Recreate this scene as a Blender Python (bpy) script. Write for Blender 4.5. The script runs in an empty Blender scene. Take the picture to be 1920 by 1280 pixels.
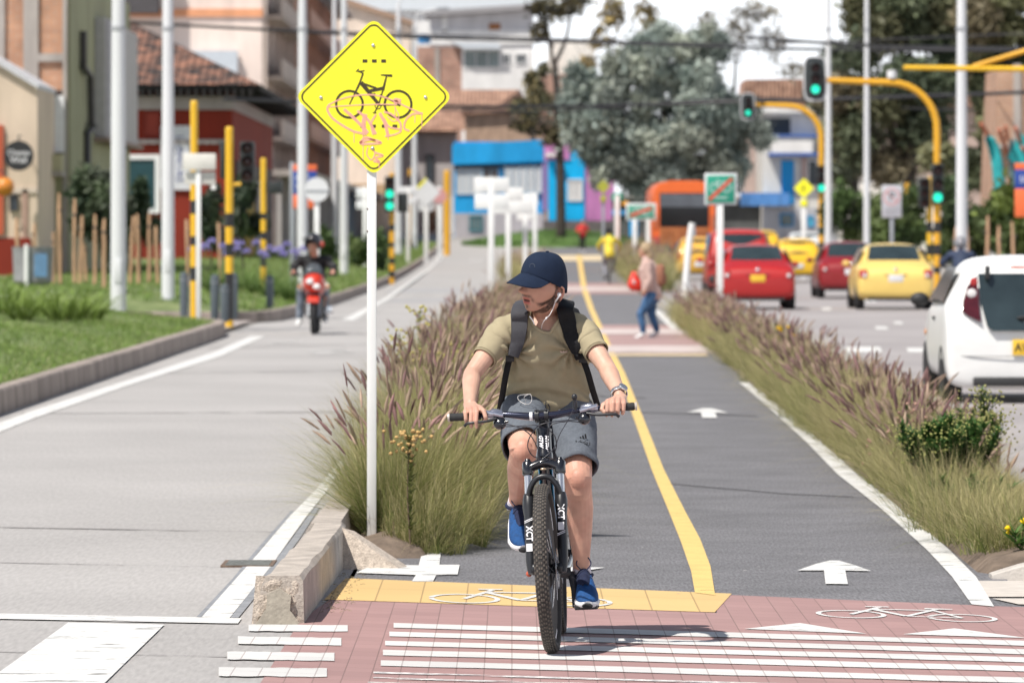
import bpy, bmesh, math, random
import numpy as np
from mathutils import Vector, Matrix, noise as mnoise

S = bpy.context.scene
COL = S.collection
R = math.radians

# ------------------------------------------------------------------ camera, sky, sun, exposure
F, CY, CH = 10667.0, 443.0, 1.64        # focal length in photo pixels, horizon row, eye height
cam_d = bpy.data.cameras.new('camera'); cam = bpy.data.objects.new('camera', cam_d); COL.objects.link(cam)
cam.location = (0, 0, CH); cam.rotation_euler = (R(90), 0, 0)
cam_d.sensor_width = 36; cam_d.lens = 200; cam_d.shift_y = -(640 - CY) / 1920
cam_d.clip_start = 1; cam_d.clip_end = 6000
cam_d.dof.use_dof = True; cam_d.dof.focus_distance = 23.6; cam_d.dof.aperture_fstop = 7.2
S.camera = cam
W = bpy.data.worlds.new('World'); S.world = W; W.use_nodes = True
nt = W.node_tree; nt.nodes.clear()
SUN_D = Vector((0.42, 0.45, -1.0)).normalized()
_n = nt.nodes.new
sky = _n('ShaderNodeTexSky'); sky.sky_type = 'NISHITA'; sky.sun_disc = False
sky.sun_elevation = math.asin(-SUN_D.z); sky.sun_rotation = math.atan2(-SUN_D.x, -SUN_D.y)
bg1 = _n('ShaderNodeBackground'); bg1.inputs[1].default_value = 0.065
bg2 = _n('ShaderNodeBackground'); bg2.inputs[0].default_value = (0.93, 0.96, 1, 1); bg2.inputs[1].default_value = 1.28
mix = _n('ShaderNodeMixShader'); out = _n('ShaderNodeOutputWorld')
tc = _n('ShaderNodeTexCoord'); sep = _n('ShaderNodeSeparateXYZ')
nz = _n('ShaderNodeTexNoise'); nz.inputs['Scale'].default_value = 3.0; nz.inputs['Detail'].default_value = 6
ad = _n('ShaderNodeMath'); ad.operation = 'MULTIPLY_ADD'; ad.inputs[1].default_value = 0.6
rmp = _n('ShaderNodeMapRange'); rmp.inputs[1].default_value = 0.42; rmp.inputs[2].default_value = 0.74
rmp.inputs[3].default_value = 0.97; rmp.inputs[4].default_value = 0.03
L = nt.links.new
L(tc.outputs['Generated'], sep.inputs[0]); L(tc.outputs['Generated'], nz.inputs['Vector'])
L(nz.outputs[0], ad.inputs[0]); L(sep.outputs['Z'], ad.inputs[2]); L(ad.outputs[0], rmp.inputs[0])
L(sky.outputs[0], bg1.inputs[0]); L(rmp.outputs[0], mix.inputs[0])
L(bg1.outputs[0], mix.inputs[1]); L(bg2.outputs[0], mix.inputs[2]); L(mix.outputs[0], out.inputs[0])
sd = bpy.data.lights.new('sun', 'SUN'); sd.energy = 5.0; sd.angle = R(0.6); sd.color = (1, 0.95, 0.87)
sun = bpy.data.objects.new('sun', sd); COL.objects.link(sun)
sun.rotation_mode = 'QUATERNION'; sun.rotation_quaternion = SUN_D.to_track_quat('-Z', 'Y')
S.view_settings.view_transform = 'Standard'; S.view_settings.look = 'None'
S.view_settings.exposure = 0.16; S.view_settings.gamma = 1; S.view_settings.use_curve_mapping = False
S.render.engine = 'CYCLES'
S.cycles.use_denoising = True
S.cycles.max_bounces = 6; S.cycles.diffuse_bounces = 3; S.cycles.glossy_bounces = 3; S.cycles.transparent_max_bounces = 8
S.cycles.sample_clamp_indirect = 6.0
S.cycles.caustics_reflective = False; S.cycles.caustics_refractive = False

# ------------------------------------------------------------------ helpers
def zg(Y):
    """the street is level for 130 m and then climbs gently"""
    if Y < 130: return 0.0
    if Y < 400: return 2.86e-5 * (Y - 130) ** 2
    return 2.86e-5 * 270 ** 2
def at(px, py, Y): return Vector(((px - 960) * Y / F, Y, CH - (py - CY) * Y / F))
def gp(px, py, dz=0.0):
    Y = (CH - dz) * F / max(py - CY, 3.0)
    for _ in range(40):
        Yn = (CH - dz - zg(Y)) * F / max(py - CY, 3.0)
        Y = 0.6 * Y + 0.4 * Yn
    return Vector(((px - 960) * Y / F, Y, zg(Y) + dz))
def mpx(n, Y): return n * Y / F

MATS = {}
def M(name, col, rough=0.6, metal=0.0, var=0.12, vs=4.0, bump=0.0, bs=60.0, spec=0.5, coat=0.0, emit=None, es=0.0, col2=None, trans=0.0, stretch=None, speck=0.0, ss=300.0, worn=None, sy=1.0):
    """a procedural material: base colour broken up by two octaves of noise, optional bump"""
    if name in MATS: return MATS[name]
    m = bpy.data.materials.new(name); m.use_nodes = True; t = m.node_tree
    b = t.nodes['Principled BSDF']
    c = (*col, 1)
    b.inputs['Base Color'].default_value = c
    b.inputs['Roughness'].default_value = rough; b.inputs['Metallic'].default_value = metal
    b.inputs['Specular IOR Level'].default_value = spec
    if coat: b.inputs['Coat Weight'].default_value = coat; b.inputs['Coat Roughness'].default_value = 0.06
    if trans: b.inputs['Transmission Weight'].default_value = trans
    if emit: b.inputs['Emission Color'].default_value = (*emit, 1); b.inputs['Emission Strength'].default_value = es
    if var > 0 or bump > 0:
        co = t.nodes.new('ShaderNodeTexCoord'); src = co.outputs['Object']
        if stretch:
            mp = t.nodes.new('ShaderNodeMapping'); mp.inputs['Scale'].default_value = stretch
            t.links.new(src, mp.inputs[0]); src = mp.outputs[0]
    if var > 0:
        n = t.nodes.new('ShaderNodeTexNoise'); n.inputs['Scale'].default_value = vs; n.inputs['Detail'].default_value = 5; n.inputs['Roughness'].default_value = 0.62
        t.links.new(src, n.inputs['Vector'])
        r = t.nodes.new('ShaderNodeValToRGB'); e = r.color_ramp.elements
        e[0].position = 0.32; e[1].position = 0.7
        lo = [max(0, x * (1 - var)) for x in col]; hi = [min(1, x * (1 + var)) for x in (col2 or col)]
        e[0].color = (*lo, 1); e[1].color = (*hi, 1)
        t.links.new(n.outputs[0], r.inputs[0]); t.links.new(r.outputs[0], b.inputs['Base Color'])
        if speck:        # fine aggregate
            n3 = t.nodes.new('ShaderNodeTexNoise'); n3.inputs['Scale'].default_value = ss; n3.inputs['Detail'].default_value = 2; mp3 = t.nodes.new('ShaderNodeMapping'); mp3.inputs['Scale'].default_value = (1, sy, 1); t.links.new(co.outputs['Object'], mp3.inputs[0]); t.links.new(mp3.outputs[0], n3.inputs['Vector'])
            mr = t.nodes.new('ShaderNodeMapRange'); mr.inputs[1].default_value = .3; mr.inputs[2].default_value = .7; mr.inputs[3].default_value = 1 - speck; mr.inputs[4].default_value = 1 + speck; t.links.new(n3.outputs[0], mr.inputs[0])
            vm = t.nodes.new('ShaderNodeVectorMath'); vm.operation = 'SCALE'; t.links.new(r.outputs[0], vm.inputs[0]); t.links.new(mr.outputs[0], vm.inputs['Scale']); t.links.new(vm.outputs[0], b.inputs['Base Color'])
    if worn:             # chipped and rubbed away paint: (scale, threshold)
        n4 = t.nodes.new('ShaderNodeTexNoise'); n4.inputs['Scale'].default_value = worn[0]; n4.inputs['Detail'].default_value = 8; n4.inputs['Roughness'].default_value = .72; mp4 = t.nodes.new('ShaderNodeMapping'); mp4.inputs['Scale'].default_value = (.35, 1, 1); t.links.new(co.outputs['Object'], mp4.inputs[0]); t.links.new(mp4.outputs[0], n4.inputs['Vector'])
        m4 = t.nodes.new('ShaderNodeMapRange'); m4.inputs[1].default_value = worn[1]; m4.inputs[2].default_value = worn[1] + .06; m4.inputs[3].default_value = .12; m4.inputs[4].default_value = 1; t.links.new(n4.outputs[0], m4.inputs[0]); t.links.new(m4.outputs[0], b.inputs['Alpha'])
    if bump > 0:
        n2 = t.nodes.new('ShaderNodeTexNoise'); n2.inputs['Scale'].default_value = bs; n2.inputs['Detail'].default_value = 3
        t.links.new(src, n2.inputs['Vector'])
        bp = t.nodes.new('ShaderNodeBump'); bp.inputs['Strength'].default_value = bump; bp.inputs['Distance'].default_value = 0.01
        t.links.new(n2.outputs[0], bp.inputs['Height']); t.links.new(bp.outputs[0], b.inputs['Normal'])
    MATS[name] = m
    return m
def attr_mat(name, rough=0.6, spec=0.3, sss=0.0, bump=0.0, bs=80, trl=0.0):
    """base colour comes from the mesh's own 'tint' colour attribute"""
    if name in MATS: return MATS[name]
    m = bpy.data.materials.new(name); m.use_nodes = True; t = m.node_tree; b = t.nodes['Principled BSDF']
    a = t.nodes.new('ShaderNodeAttribute'); a.attribute_name = 'tint'
    t.links.new(a.outputs['Color'], b.inputs['Base Color'])
    b.inputs['Roughness'].default_value = rough; b.inputs['Specular IOR Level'].default_value = spec
    if sss: b.inputs['Subsurface Weight'].default_value = sss; b.inputs['Subsurface Radius'].default_value = (0.012, 0.005, 0.003); b.inputs['Subsurface Scale'].default_value = 1.0
    if bump:
        co = t.nodes.new('ShaderNodeTexCoord'); n2 = t.nodes.new('ShaderNodeTexNoise'); n2.inputs['Scale'].default_value = bs
        t.links.new(co.outputs['Object'], n2.inputs['Vector']); bp = t.nodes.new('ShaderNodeBump'); bp.inputs['Strength'].default_value = bump; bp.inputs['Distance'].default_value = 0.004
        t.links.new(n2.outputs[0], bp.inputs['Height']); t.links.new(bp.outputs[0], b.inputs['Normal'])
    if trl:
        o = t.nodes['Material Output']; tr = t.nodes.new('ShaderNodeBsdfTranslucent'); mx = t.nodes.new('ShaderNodeMixShader'); mx.inputs[0].default_value = trl
        t.links.new(a.outputs['Color'], tr.inputs[0]); t.links.new(b.outputs[0], mx.inputs[1]); t.links.new(tr.outputs[0], mx.inputs[2]); t.links.new(mx.outputs[0], o.inputs[0])
    MATS[name] = m
    return m
def brick_mat(name, c1, c2, mortar, sx, sy, scale=1.0, axis='xz', msize=0.02, rough=0.85, shear=0.0, bump=0.4, offset=0.5, stain=0.25, plane_rot=0.0):
    if name in MATS: return MATS[name]
    m = bpy.data.materials.new(name); m.use_nodes = True; t = m.node_tree; b = t.nodes['Principled BSDF']; N = t.nodes.new; K = t.links.new
    co = N('ShaderNodeTexCoord'); sp = N('ShaderNodeSeparateXYZ'); cb = N('ShaderNodeCombineXYZ')
    K(co.outputs['Object'], sp.inputs[0])
    if axis == 'xz':
        ad = N('ShaderNodeMath'); K(sp.outputs['X'], ad.inputs[0]); K(sp.outputs['Y'], ad.inputs[1]); K(ad.outputs[0], cb.inputs[0]); K(sp.outputs['Z'], cb.inputs[1])
    else:
        sh = N('ShaderNodeMath'); sh.operation = 'MULTIPLY_ADD'; sh.inputs[1].default_value = shear
        K(sp.outputs['X'], cb.inputs[0]); K(sp.outputs['X'], sh.inputs[0]); K(sp.outputs['Y'], sh.inputs[2]); K(sh.outputs[0], cb.inputs[1])
    br = N('ShaderNodeTexBrick'); br.offset = offset
    br.inputs['Color1'].default_value = (*c1, 1); br.inputs['Color2'].default_value = (*c2, 1); br.inputs['Mortar'].default_value = (*mortar, 1)
    br.inputs['Scale'].default_value = scale; br.inputs['Brick Width'].default_value = sx; br.inputs['Row Height'].default_value = sy
    br.inputs['Mortar Size'].default_value = msize; br.inputs['Mortar Smooth'].default_value = 0.3; br.inputs['Bias'].default_value = 0
    K(cb.outputs[0], br.inputs['Vector'])
    nz = N('ShaderNodeTexNoise'); nz.inputs['Scale'].default_value = 0.9; nz.inputs['Detail'].default_value = 7; K(co.outputs['Object'], nz.inputs['Vector'])
    mr = N('ShaderNodeMapRange'); mr.inputs[1].default_value = 0.3; mr.inputs[2].default_value = 0.75; mr.inputs[3].default_value = 1 - stain; mr.inputs[4].default_value = 1 + stain * 0.6
    K(nz.outputs[0], mr.inputs[0])
    mm = N('ShaderNodeVectorMath'); mm.operation = 'SCALE'; K(br.outputs['Color'], mm.inputs[0]); K(mr.outputs[0], mm.inputs['Scale'])
    K(mm.outputs[0], b.inputs['Base Color']); b.inputs['Roughness'].default_value = rough
    if bump:
        bp = N('ShaderNodeBump'); bp.inputs['Strength'].default_value = bump; bp.inputs['Distance'].default_value = 0.006; bp.invert = True
        K(br.outputs['Fac'], bp.inputs['Height']); K(bp.outputs[0], b.inputs['Normal'])
    MATS[name] = m
    return m

def frames(pts):
    """rotation-minimising frames along a polyline"""
    pts = [Vector(p) for p in pts]; n = len(pts); T = []
    for i in range(n):
        d = pts[min(i + 1, n - 1)] - pts[max(i - 1, 0)]
        T.append(d.normalized() if d.length > 1e-9 else Vector((0, 0, 1)))
    u = Vector((1, 0, 0)) if abs(T[0].x) < 0.8 else Vector((0, 1, 0))
    u = (u - T[0] * u.dot(T[0])).normalized(); out = []
    for i in range(n):
        u = u - T[i] * u.dot(T[i])
        if u.length < 1e-6: u = T[i].orthogonal()
        u.normalize(); out.append((pts[i], u.copy(), T[i].cross(u), T[i]))
    return out
def smooth_path(pts, k=6):
    """Catmull-Rom through the points"""
    P = [Vector(p) for p in pts]; P = [2 * P[0] - P[1]] + P + [2 * P[-1] - P[-2]]; o = []
    for i in range(1, len(P) - 2):
        a, b, c, d = P[i - 1:i + 3]
        for j in range(k):
            t = j / k
            o.append(0.5 * ((2 * b) + (c - a) * t + (2 * a - 5 * b + 4 * c - d) * t * t + (3 * b - a - 3 * c + d) * t ** 3))
    o.append(P[-2]); return o
def interp(keys, t):
    for i in range(len(keys) - 1):
        if t <= keys[i + 1][0]:
            a, b = keys[i], keys[i + 1]; w = (t - a[0]) / (b[0] - a[0] + 1e-12); w = max(0, w)
            return [x + (y - x) * w for x, y in zip(a[1:], b[1:])]
    return list(keys[-1][1:])

class MB:
    """collects shapes and links them as ONE mesh object"""
    def __init__(s): s.v = []; s.f = []; s.m = []
    def add(s, vs, fs, m=0):
        o = len(s.v); s.v += [tuple(v) for v in vs]; s.f += [tuple(i + o for i in f) for f in fs]; s.m += [m] * len(fs); return s
    def box(s, c, d, rot=None, m=0, bev=0.0):
        if bev > 0:
            bm = bmesh.new(); bmesh.ops.create_cube(bm, size=1.0)
            for v in bm.verts: v.co = Vector((v.co.x * d[0], v.co.y * d[1], v.co.z * d[2]))
            bmesh.ops.bevel(bm, geom=bm.edges[:], offset=bev, segments=2, affect='EDGES', profile=0.5)
            bm.verts.ensure_lookup_table(); vs = [v.co.copy() for v in bm.verts]; fs = [[v.index for v in f.verts] for f in bm.faces]; bm.free()
        else:
            x, y, z = d[0] / 2, d[1] / 2, d[2] / 2
            vs = [Vector(p) for p in ((-x, -y, -z), (x, -y, -z), (x, y, -z), (-x, y, -z), (-x, -y, z), (x, -y, z), (x, y, z), (-x, y, z))]
            fs = [(0, 3, 2, 1), (4, 5, 6, 7), (0, 1, 5, 4), (1, 2, 6, 5), (2, 3, 7, 6), (3, 0, 4, 7)]
        if rot is not None: vs = [rot @ v for v in vs]
        c = Vector(c); return s.add([v + c for v in vs], fs, m)
    def bar(s, a, b, w, h, m=0):
        a, b = Vector(a), Vector(b); d = b - a; q = d.to_track_quat('Y', 'Z').to_matrix()
        return s.box((a + b) / 2, (w, d.length, h), q, m)
    def tube(s, pts, r, n=8, m=0, cap=True):
        fr = frames(pts); k = len(fr); vs = []
        rs = r if isinstance(r, list) else [r] * k
        for (p, u, w, t), q in zip(fr, rs):
            a, b = q if isinstance(q, (list, tuple)) else (q, q)
            for j in range(n):
                an = 2 * math.pi * j / n; vs.append(p + u * (a * math.cos(an)) + w * (b * math.sin(an)))
        fs = [(i * n + j, i * n + (j + 1) % n, (i + 1) * n + (j + 1) % n, (i + 1) * n + j) for i in range(k - 1) for j in range(n)]
        if cap: fs += [tuple(range(n))[::-1], tuple((k - 1) * n + j for j in range(n))]
        return s.add(vs, fs, m)
    def lathe(s, prof, n=16, mat=None, m=0):
        vs = [Vector((r * math.cos(2 * math.pi * j / n), r * math.sin(2 * math.pi * j / n), z)) for r, z in prof for j in range(n)]
        if mat is not None: vs = [mat @ v for v in vs]
        k = len(prof); fs = [(i * n + j, i * n + (j + 1) % n, (i + 1) * n + (j + 1) % n, (i + 1) * n + j) for i in range(k - 1) for j in range(n)]
        if prof[0][0] > 1e-5: fs.append(tuple(range(n))[::-1])
        if prof[-1][0] > 1e-5: fs.append(tuple((k - 1) * n + j for j in range(n)))
        return s.add(vs, fs, m)
    def ell(s, c, r, nu=14, nv=8, rot=None, m=0):
        if not isinstance(r, (tuple, list)): r = (r, r, r)
        vs = []; c = Vector(c)
        for i in range(nv + 1):
            th = math.pi * i / nv
            for j in range(nu):
                ph = 2 * math.pi * j / nu
                v = Vector((r[0] * math.sin(th) * math.cos(ph), r[1] * math.sin(th) * math.sin(ph), -r[2] * math.cos(th)))
                vs.append((rot @ v if rot is not None else v) + c)
        fs = [(i * nu + j, i * nu + (j + 1) % nu, (i + 1) * nu + (j + 1) % nu, (i + 1) * nu + j) for i in range(nv) for j in range(nu)]
        return s.add(vs, fs, m)
    def caps(s, keys, n=14, m=0):
        """tapered limb with round ends through keys [(point, radius or (ra, rb))]"""
        pts = []; rs = []
        def rr(q, f): return (q[0] * f, q[1] * f) if isinstance(q, (tuple, list)) else q * f
        def mx(q): return max(q) if isinstance(q, (tuple, list)) else q
        P = [Vector(k[0]) for k in keys]; Q = [k[1] for k in keys]
        d0 = (P[0] - P[1]).normalized(); d1 = (P[-1] - P[-2]).normalized()
        for a in (0.97, 0.8, 0.5): pts.append(P[0] + d0 * mx(Q[0]) * a * 0.9); rs.append(rr(Q[0], math.sqrt(1 - a * a)))
        pts += P; rs += Q
        for a in (0.5, 0.8, 0.97): pts.append(P[-1] + d1 * mx(Q[-1]) * a * 0.9); rs.append(rr(Q[-1], math.sqrt(1 - a * a)))
        return s.tube(pts, rs, n, m)
    def loft(s, rings, m=0, cap=True, closed=True):
        n = len(rings[0]); k = len(rings); vs = [v for r in rings for v in r]; e = n if closed else n - 1
        fs = [(i * n + j, i * n + (j + 1) % n, (i + 1) * n + (j + 1) % n, (i + 1) * n + j) for i in range(k - 1) for j in range(e)]
        if cap: fs += [tuple(range(n))[::-1], tuple((k - 1) * n + j for j in range(n))]
        return s.add(vs, fs, m)
    def prism(s, pts, y0, y1, m=0, fn=None):
        """outline in x,z extruded along y"""
        n = len(pts); f = fn or (lambda x, y, z: Vector((x, y, z)))
        vs = [f(x, y0, z) for x, z in pts] + [f(x, y1, z) for x, z in pts]
        fs = [tuple(range(n)), tuple(range(2 * n - 1, n - 1, -1))] + [(i, n + i, n + (i + 1) % n, (i + 1) % n) for i in range(n)]
        return s.add(vs, fs, m)
    def build(s, name, mats, parent=None, smooth=None, loc=None, off=None):
        me = bpy.data.meshes.new(name)
        vs = s.v if off is None else [(a - off[0], b - off[1], c - off[2]) for a, b, c in s.v]
        me.from_pydata(vs, [], s.f)
        if not isinstance(mats, (list, tuple)): mats = [mats]
        for q in mats: me.materials.append(q)
        if len(mats) > 1: me.polygons.foreach_set('material_index', s.m)
        if smooth is not None:
            me.polygons.foreach_set('use_smooth', [True] * len(s.f))
            if smooth < 179: me.set_sharp_from_angle(angle=R(smooth))
        me.update(); o = bpy.data.objects.new(name, me); COL.objects.link(o)
        if parent is not None: o.parent = parent
        if loc is not None: o.location = loc
        return o
def tag(o, label=None, cat=None, group=None, kind=None):
    for k, v in (('label', label), ('category', cat), ('group', group), ('kind', kind)):
        if v: o[k] = v
    return o
def thing(name, label, cat, loc=(0, 0, 0), rz=0.0, group=None):
    o = bpy.data.objects.new(name, None); COL.objects.link(o); o.empty_display_size = 0.2
    o.location = loc; o.rotation_euler = (0, 0, rz); return tag(o, label, cat, group)
def dup(o, loc=None, label=None, rz=None, scale=None, parent=None):
    c = o.copy(); COL.objects.link(c)
    if parent is not None: c.parent = parent
    for ch in o.children: dup(ch, parent=c)
    if loc is not None: c.location = loc
    if rz is not None: c.rotation_euler = (0, 0, rz)
    if scale is not None: c.scale = scale
    if label: c['label'] = label
    return c
def remeshed(mb, voxel=0.004, smooth=6, fac=0.5):
    """union of everything in mb as one continuous surface -> (verts array, faces list)"""
    o = mb.build('union', MATS.setdefault('_u', bpy.data.materials.new('union')))
    md = o.modifiers.new('r', 'REMESH'); md.mode = 'VOXEL'; md.voxel_size = voxel; md.adaptivity = 0
    if smooth: sm = o.modifiers.new('s', 'SMOOTH'); sm.iterations = smooth; sm.factor = fac
    dg = bpy.context.evaluated_depsgraph_get(); ev = o.evaluated_get(dg); me = bpy.data.meshes.new_from_object(ev)
    old = o.data; bpy.data.objects.remove(o); bpy.data.meshes.remove(old); return me
def mesh_obj(me, name, mats, parent=None, smooth=True, loc=None):
    me.materials.clear()
    for q in (mats if isinstance(mats, (list, tuple)) else [mats]): me.materials.append(q)
    me.name = name
    if smooth: me.polygons.foreach_set('use_smooth', [True] * len(me.polygons))
    o = bpy.data.objects.new(name, me); COL.objects.link(o)
    if parent is not None: o.parent = parent
    if loc is not None: o.location = loc
    return o
def vco(me):
    a = np.empty(len(me.vertices) * 3, dtype=np.float32); me.vertices.foreach_get('co', a); return a.reshape(-1, 3)
def set_vco(me, a): me.vertices.foreach_set('co', np.ascontiguousarray(a, dtype=np.float32).ravel()); me.update()
def vno(me):
    a = np.empty(len(me.vertices) * 3, dtype=np.float32); me.vertices.foreach_get('normal', a); return a.reshape(-1, 3)
def set_tint(me, rgb):
    at_ = me.color_attributes.get('tint') or me.color_attributes.new('tint', 'FLOAT_COLOR', 'POINT')
    a = np.ones((len(me.vertices), 4), dtype=np.float32); a[:, :3] = rgb; at_.data.foreach_set('color', a.ravel())
def np_mesh(name, V, Fq, mat, parent=None, tint=None, smooth=False, loc=None):
    """fast mesh from numpy vertex and quad arrays"""
    me = bpy.data.meshes.new(name); n = len(V); k = len(Fq); w = Fq.shape[1]
    me.vertices.add(n); me.vertices.foreach_set('co', np.ascontiguousarray(V, dtype=np.float32).ravel())
    me.loops.add(k * w); me.loops.foreach_set('vertex_index', np.ascontiguousarray(Fq, dtype=np.int32).ravel())
    me.polygons.add(k); me.polygons.foreach_set('loop_start', np.arange(0, k * w, w, dtype=np.int32))
    me.update(calc_edges=True); me.validate()
    if tint is not None: set_tint(me, tint)
    return mesh_obj(me, name, mat, parent, smooth, loc)
def text_mesh(txt, size, name, mat, parent, mtx, ext=0.0006, align='CENTER', sx=1.0, bold=0.0, shear=0.0):
    cu = bpy.data.curves.new(name, 'FONT'); cu.body = txt; cu.size = size; cu.align_x = align; cu.align_y = 'CENTER'; cu.extrude = ext
    cu.offset = bold; cu.shear = shear; cu.resolution_u = 2
    o = bpy.data.objects.new(name, cu); COL.objects.link(o)
    dg = bpy.context.evaluated_depsgraph_get(); me = bpy.data.meshes.new_from_object(o.evaluated_get(dg)); bpy.data.objects.remove(o)
    a = vco(me); a[:, 0] *= sx; mm = np.array(mtx)
    a = a @ mm[:3, :3].T + mm[:3, 3]; set_vco(me, a)
    return mesh_obj(me, name, mat, parent, False)
FACE = Matrix(((1, 0, 0, 0), (0, 0, -1, 0), (0, 1, 0, 0), (0, 0, 0, 1)))     # text lying in x,z and read from the -y side

# ------------------------------------------------------------------ ground, roads, markings
rng = np.random.default_rng(7); random.seed(7)
def ev(keys, Y):
    if callable(keys): return keys(Y)
    if not isinstance(keys, (list, tuple)): return keys
    return interp(keys, Y)[0]
def sheet(name, xl, xr, Y0, Y1, dz, mat, step=4.0, nx=1, kind='structure'):
    mb = MB(); k = max(2, int((Y1 - Y0) / step)); vs = []
    for i in range(k + 1):
        Y = Y0 + (Y1 - Y0) * i / k; a, b = ev(xl, Y), ev(xr, Y)
        for j in range(nx + 1): vs.append((a + (b - a) * j / nx, Y, zg(Y) + dz))
    fs = [(i * (nx + 1) + j, i * (nx + 1) + j + 1, (i + 1) * (nx + 1) + j + 1, (i + 1) * (nx + 1) + j) for i in range(k) for j in range(nx)]
    o = mb.add(vs, fs).build(name, mat)
    if kind: o['kind'] = kind
    return o

concrete = M('road_concrete', (0.375, 0.359, 0.350), 0.85, var=0.09, vs=0.5, bump=0.2, bs=90, stretch=(0.6, 0.5, 1), speck=.10, ss=55, sy=.09)
asphalt_r = M('grey_road', (0.325, 0.30, 0.30), 0.85, var=0.16, vs=0.4, bump=0.25, bs=60, stretch=(0.6, 0.6, 1), speck=.1, ss=40, sy=.09)
asphalt = M('lane_asphalt', (0.165, 0.162, 0.172), 0.8, var=0.16, vs=1.3, bump=0.6, bs=200, speck=.30, ss=85, sy=.10)
soil = M('bed_soil', (0.16, 0.12, 0.09), 0.95, var=0.35, vs=9, bump=0.8, bs=30)
dust = M('base_ground', (0.33, 0.31, 0.29), 0.9, var=0.15, vs=0.3)
white = M('road_paint', (0.66, 0.655, 0.64), 0.75, var=0.10, vs=9, bump=0.2, bs=120, speck=.06, ss=90, worn=(9, .37))
yellow = M('lane_paint_yellow', (0.70, 0.49, 0.17), 0.75, var=0.10, vs=5, bump=0.3, bs=120, speck=.08, ss=120, worn=(8, .31))
curbm = M('kerb_concrete', (0.43, 0.38, 0.335), 0.9, var=0.26, vs=5, bump=0.6, bs=70, speck=.12, ss=120)
curbold = M('kerb_weathered', (0.30, 0.25, 0.22), 0.9, var=0.42, vs=2.6, bump=0.5, bs=30, stretch=(1, 1, 0.35))
paver = brick_mat('red_pavers', (0.375, 0.225, 0.215), (0.335, 0.20, 0.192), (0.23, 0.145, 0.135), 0.105, 0.205, axis='xy', msize=0.0026, shear=0.5, offset=0.0, stain=0.12)
paver_w = brick_mat('painted_pavers', (0.64, 0.635, 0.62), (0.60, 0.59, 0.58), (0.42, 0.37, 0.36), 0.105, 0.205, axis='xy', msize=0.0026, shear=0.5, offset=0.0, stain=0.12)
paver_y = brick_mat('yellow_pavers', (0.66, 0.45, 0.19), (0.61, 0.42, 0.18), (0.40, 0.27, 0.12), 0.205, 0.9, axis='xy', msize=0.004, shear=0.5, offset=0.0, stain=0.08)

sheet('ground', -260, 260, -30, 1500, -0.007, dust, step=10)
BEDL_A = [(24, -1.05), (150, -0.72), (330, -0.3)]; BEDL_B = [(24, -0.45), (30, -0.42), (111, 0.42), (330, 2.2)]
LANE_R = [(20, 2.06), (27, 2.17), (64, 2.55), (111, 3.0), (330, 5.1)]
BEDR_A = [(26, 2.25), (64, 2.66), (111, 3.12), (330, 5.2)]; BEDR_B = [(26, 3.0), (90, 3.6), (130, 3.95), (330, 5.9)]
sheet('left_road', -4.80, lambda Y: ev(BEDL_A, Y) + .28, 5, 345, 0.0, concrete, nx=2)
sheet('right_road', BEDR_B, [(5, 14), (330, 16)], 5, 345, 0.0, asphalt_r, nx=2)
sheet('bike_path', lambda Y: ev(BEDL_B, Y) - .35, lambda Y: ev(LANE_R, Y) + .2, 24.0, 330, 0.0, asphalt, nx=2)
# the two red crossings farther up the bike lane, their white bands
cross_far = M('far_crossing_pavers', (0.36, 0.235, 0.225), 0.85, var=0.12, vs=0.8)
for n, (a, b) in enumerate(((79.5, 105), (159, 188))):
    sheet('bike_path_crossing', lambda Y: ev(BEDL_B, Y) - 0.6, lambda Y: ev(BEDR_B, Y), a, b, 0.006, cross_far)
pale_band = M('worn_crossing_paint', (0.53, 0.45, 0.43), 0.85, var=0.2, vs=1.5)
for a, b, c in ((80.0, 85, 0), (95, 100.5, 0), (166, 177, 1)):
    sheet('crossing_marking', lambda Y: ev(BEDL_B, Y), lambda Y: ev(LANE_R, Y) + 0.25, a, b, 0.011, pale_band)
sheet('yellow_marking', lambda Y: ev(BEDL_B, Y), lambda Y: ev(LANE_R, Y), 77.6, 79.0, 0.011, M('faded_yellow', (0.62, 0.5, 0.33), 0.8))
sheet('yellow_marking', lambda Y: ev(BEDL_B, Y), lambda Y: ev(LANE_R, Y), 262, 285, 0.011, M('faded_yellow', (0.62, 0.5, 0.33), 0.8))

def px_poly(name, pts, dz, mat, parent=None, mb=None):
    q = [gp(x, y, dz) for x, y in pts]
    own = mb is None; mb = mb or MB(); mb.add(q, [tuple(range(len(q)))])
    if own:
        o = mb.build(name, mat); o['kind'] = 'structure'; return o
def px_band(name, L_, R_, dz, mat, k=1):
    """quad strip on the ground between two photo polylines with equal counts"""
    mb = MB(); vs = []
    for (a, b) in zip(L_, R_): vs += [gp(*a, dz), gp(*b, dz)]
    fs = [(2 * i, 2 * i + 1, 2 * i + 3, 2 * i + 2) for i in range(len(L_) - 1)]
    o = mb.add(vs, fs).build(name, mat); o['kind'] = 'structure'; return o

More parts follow.
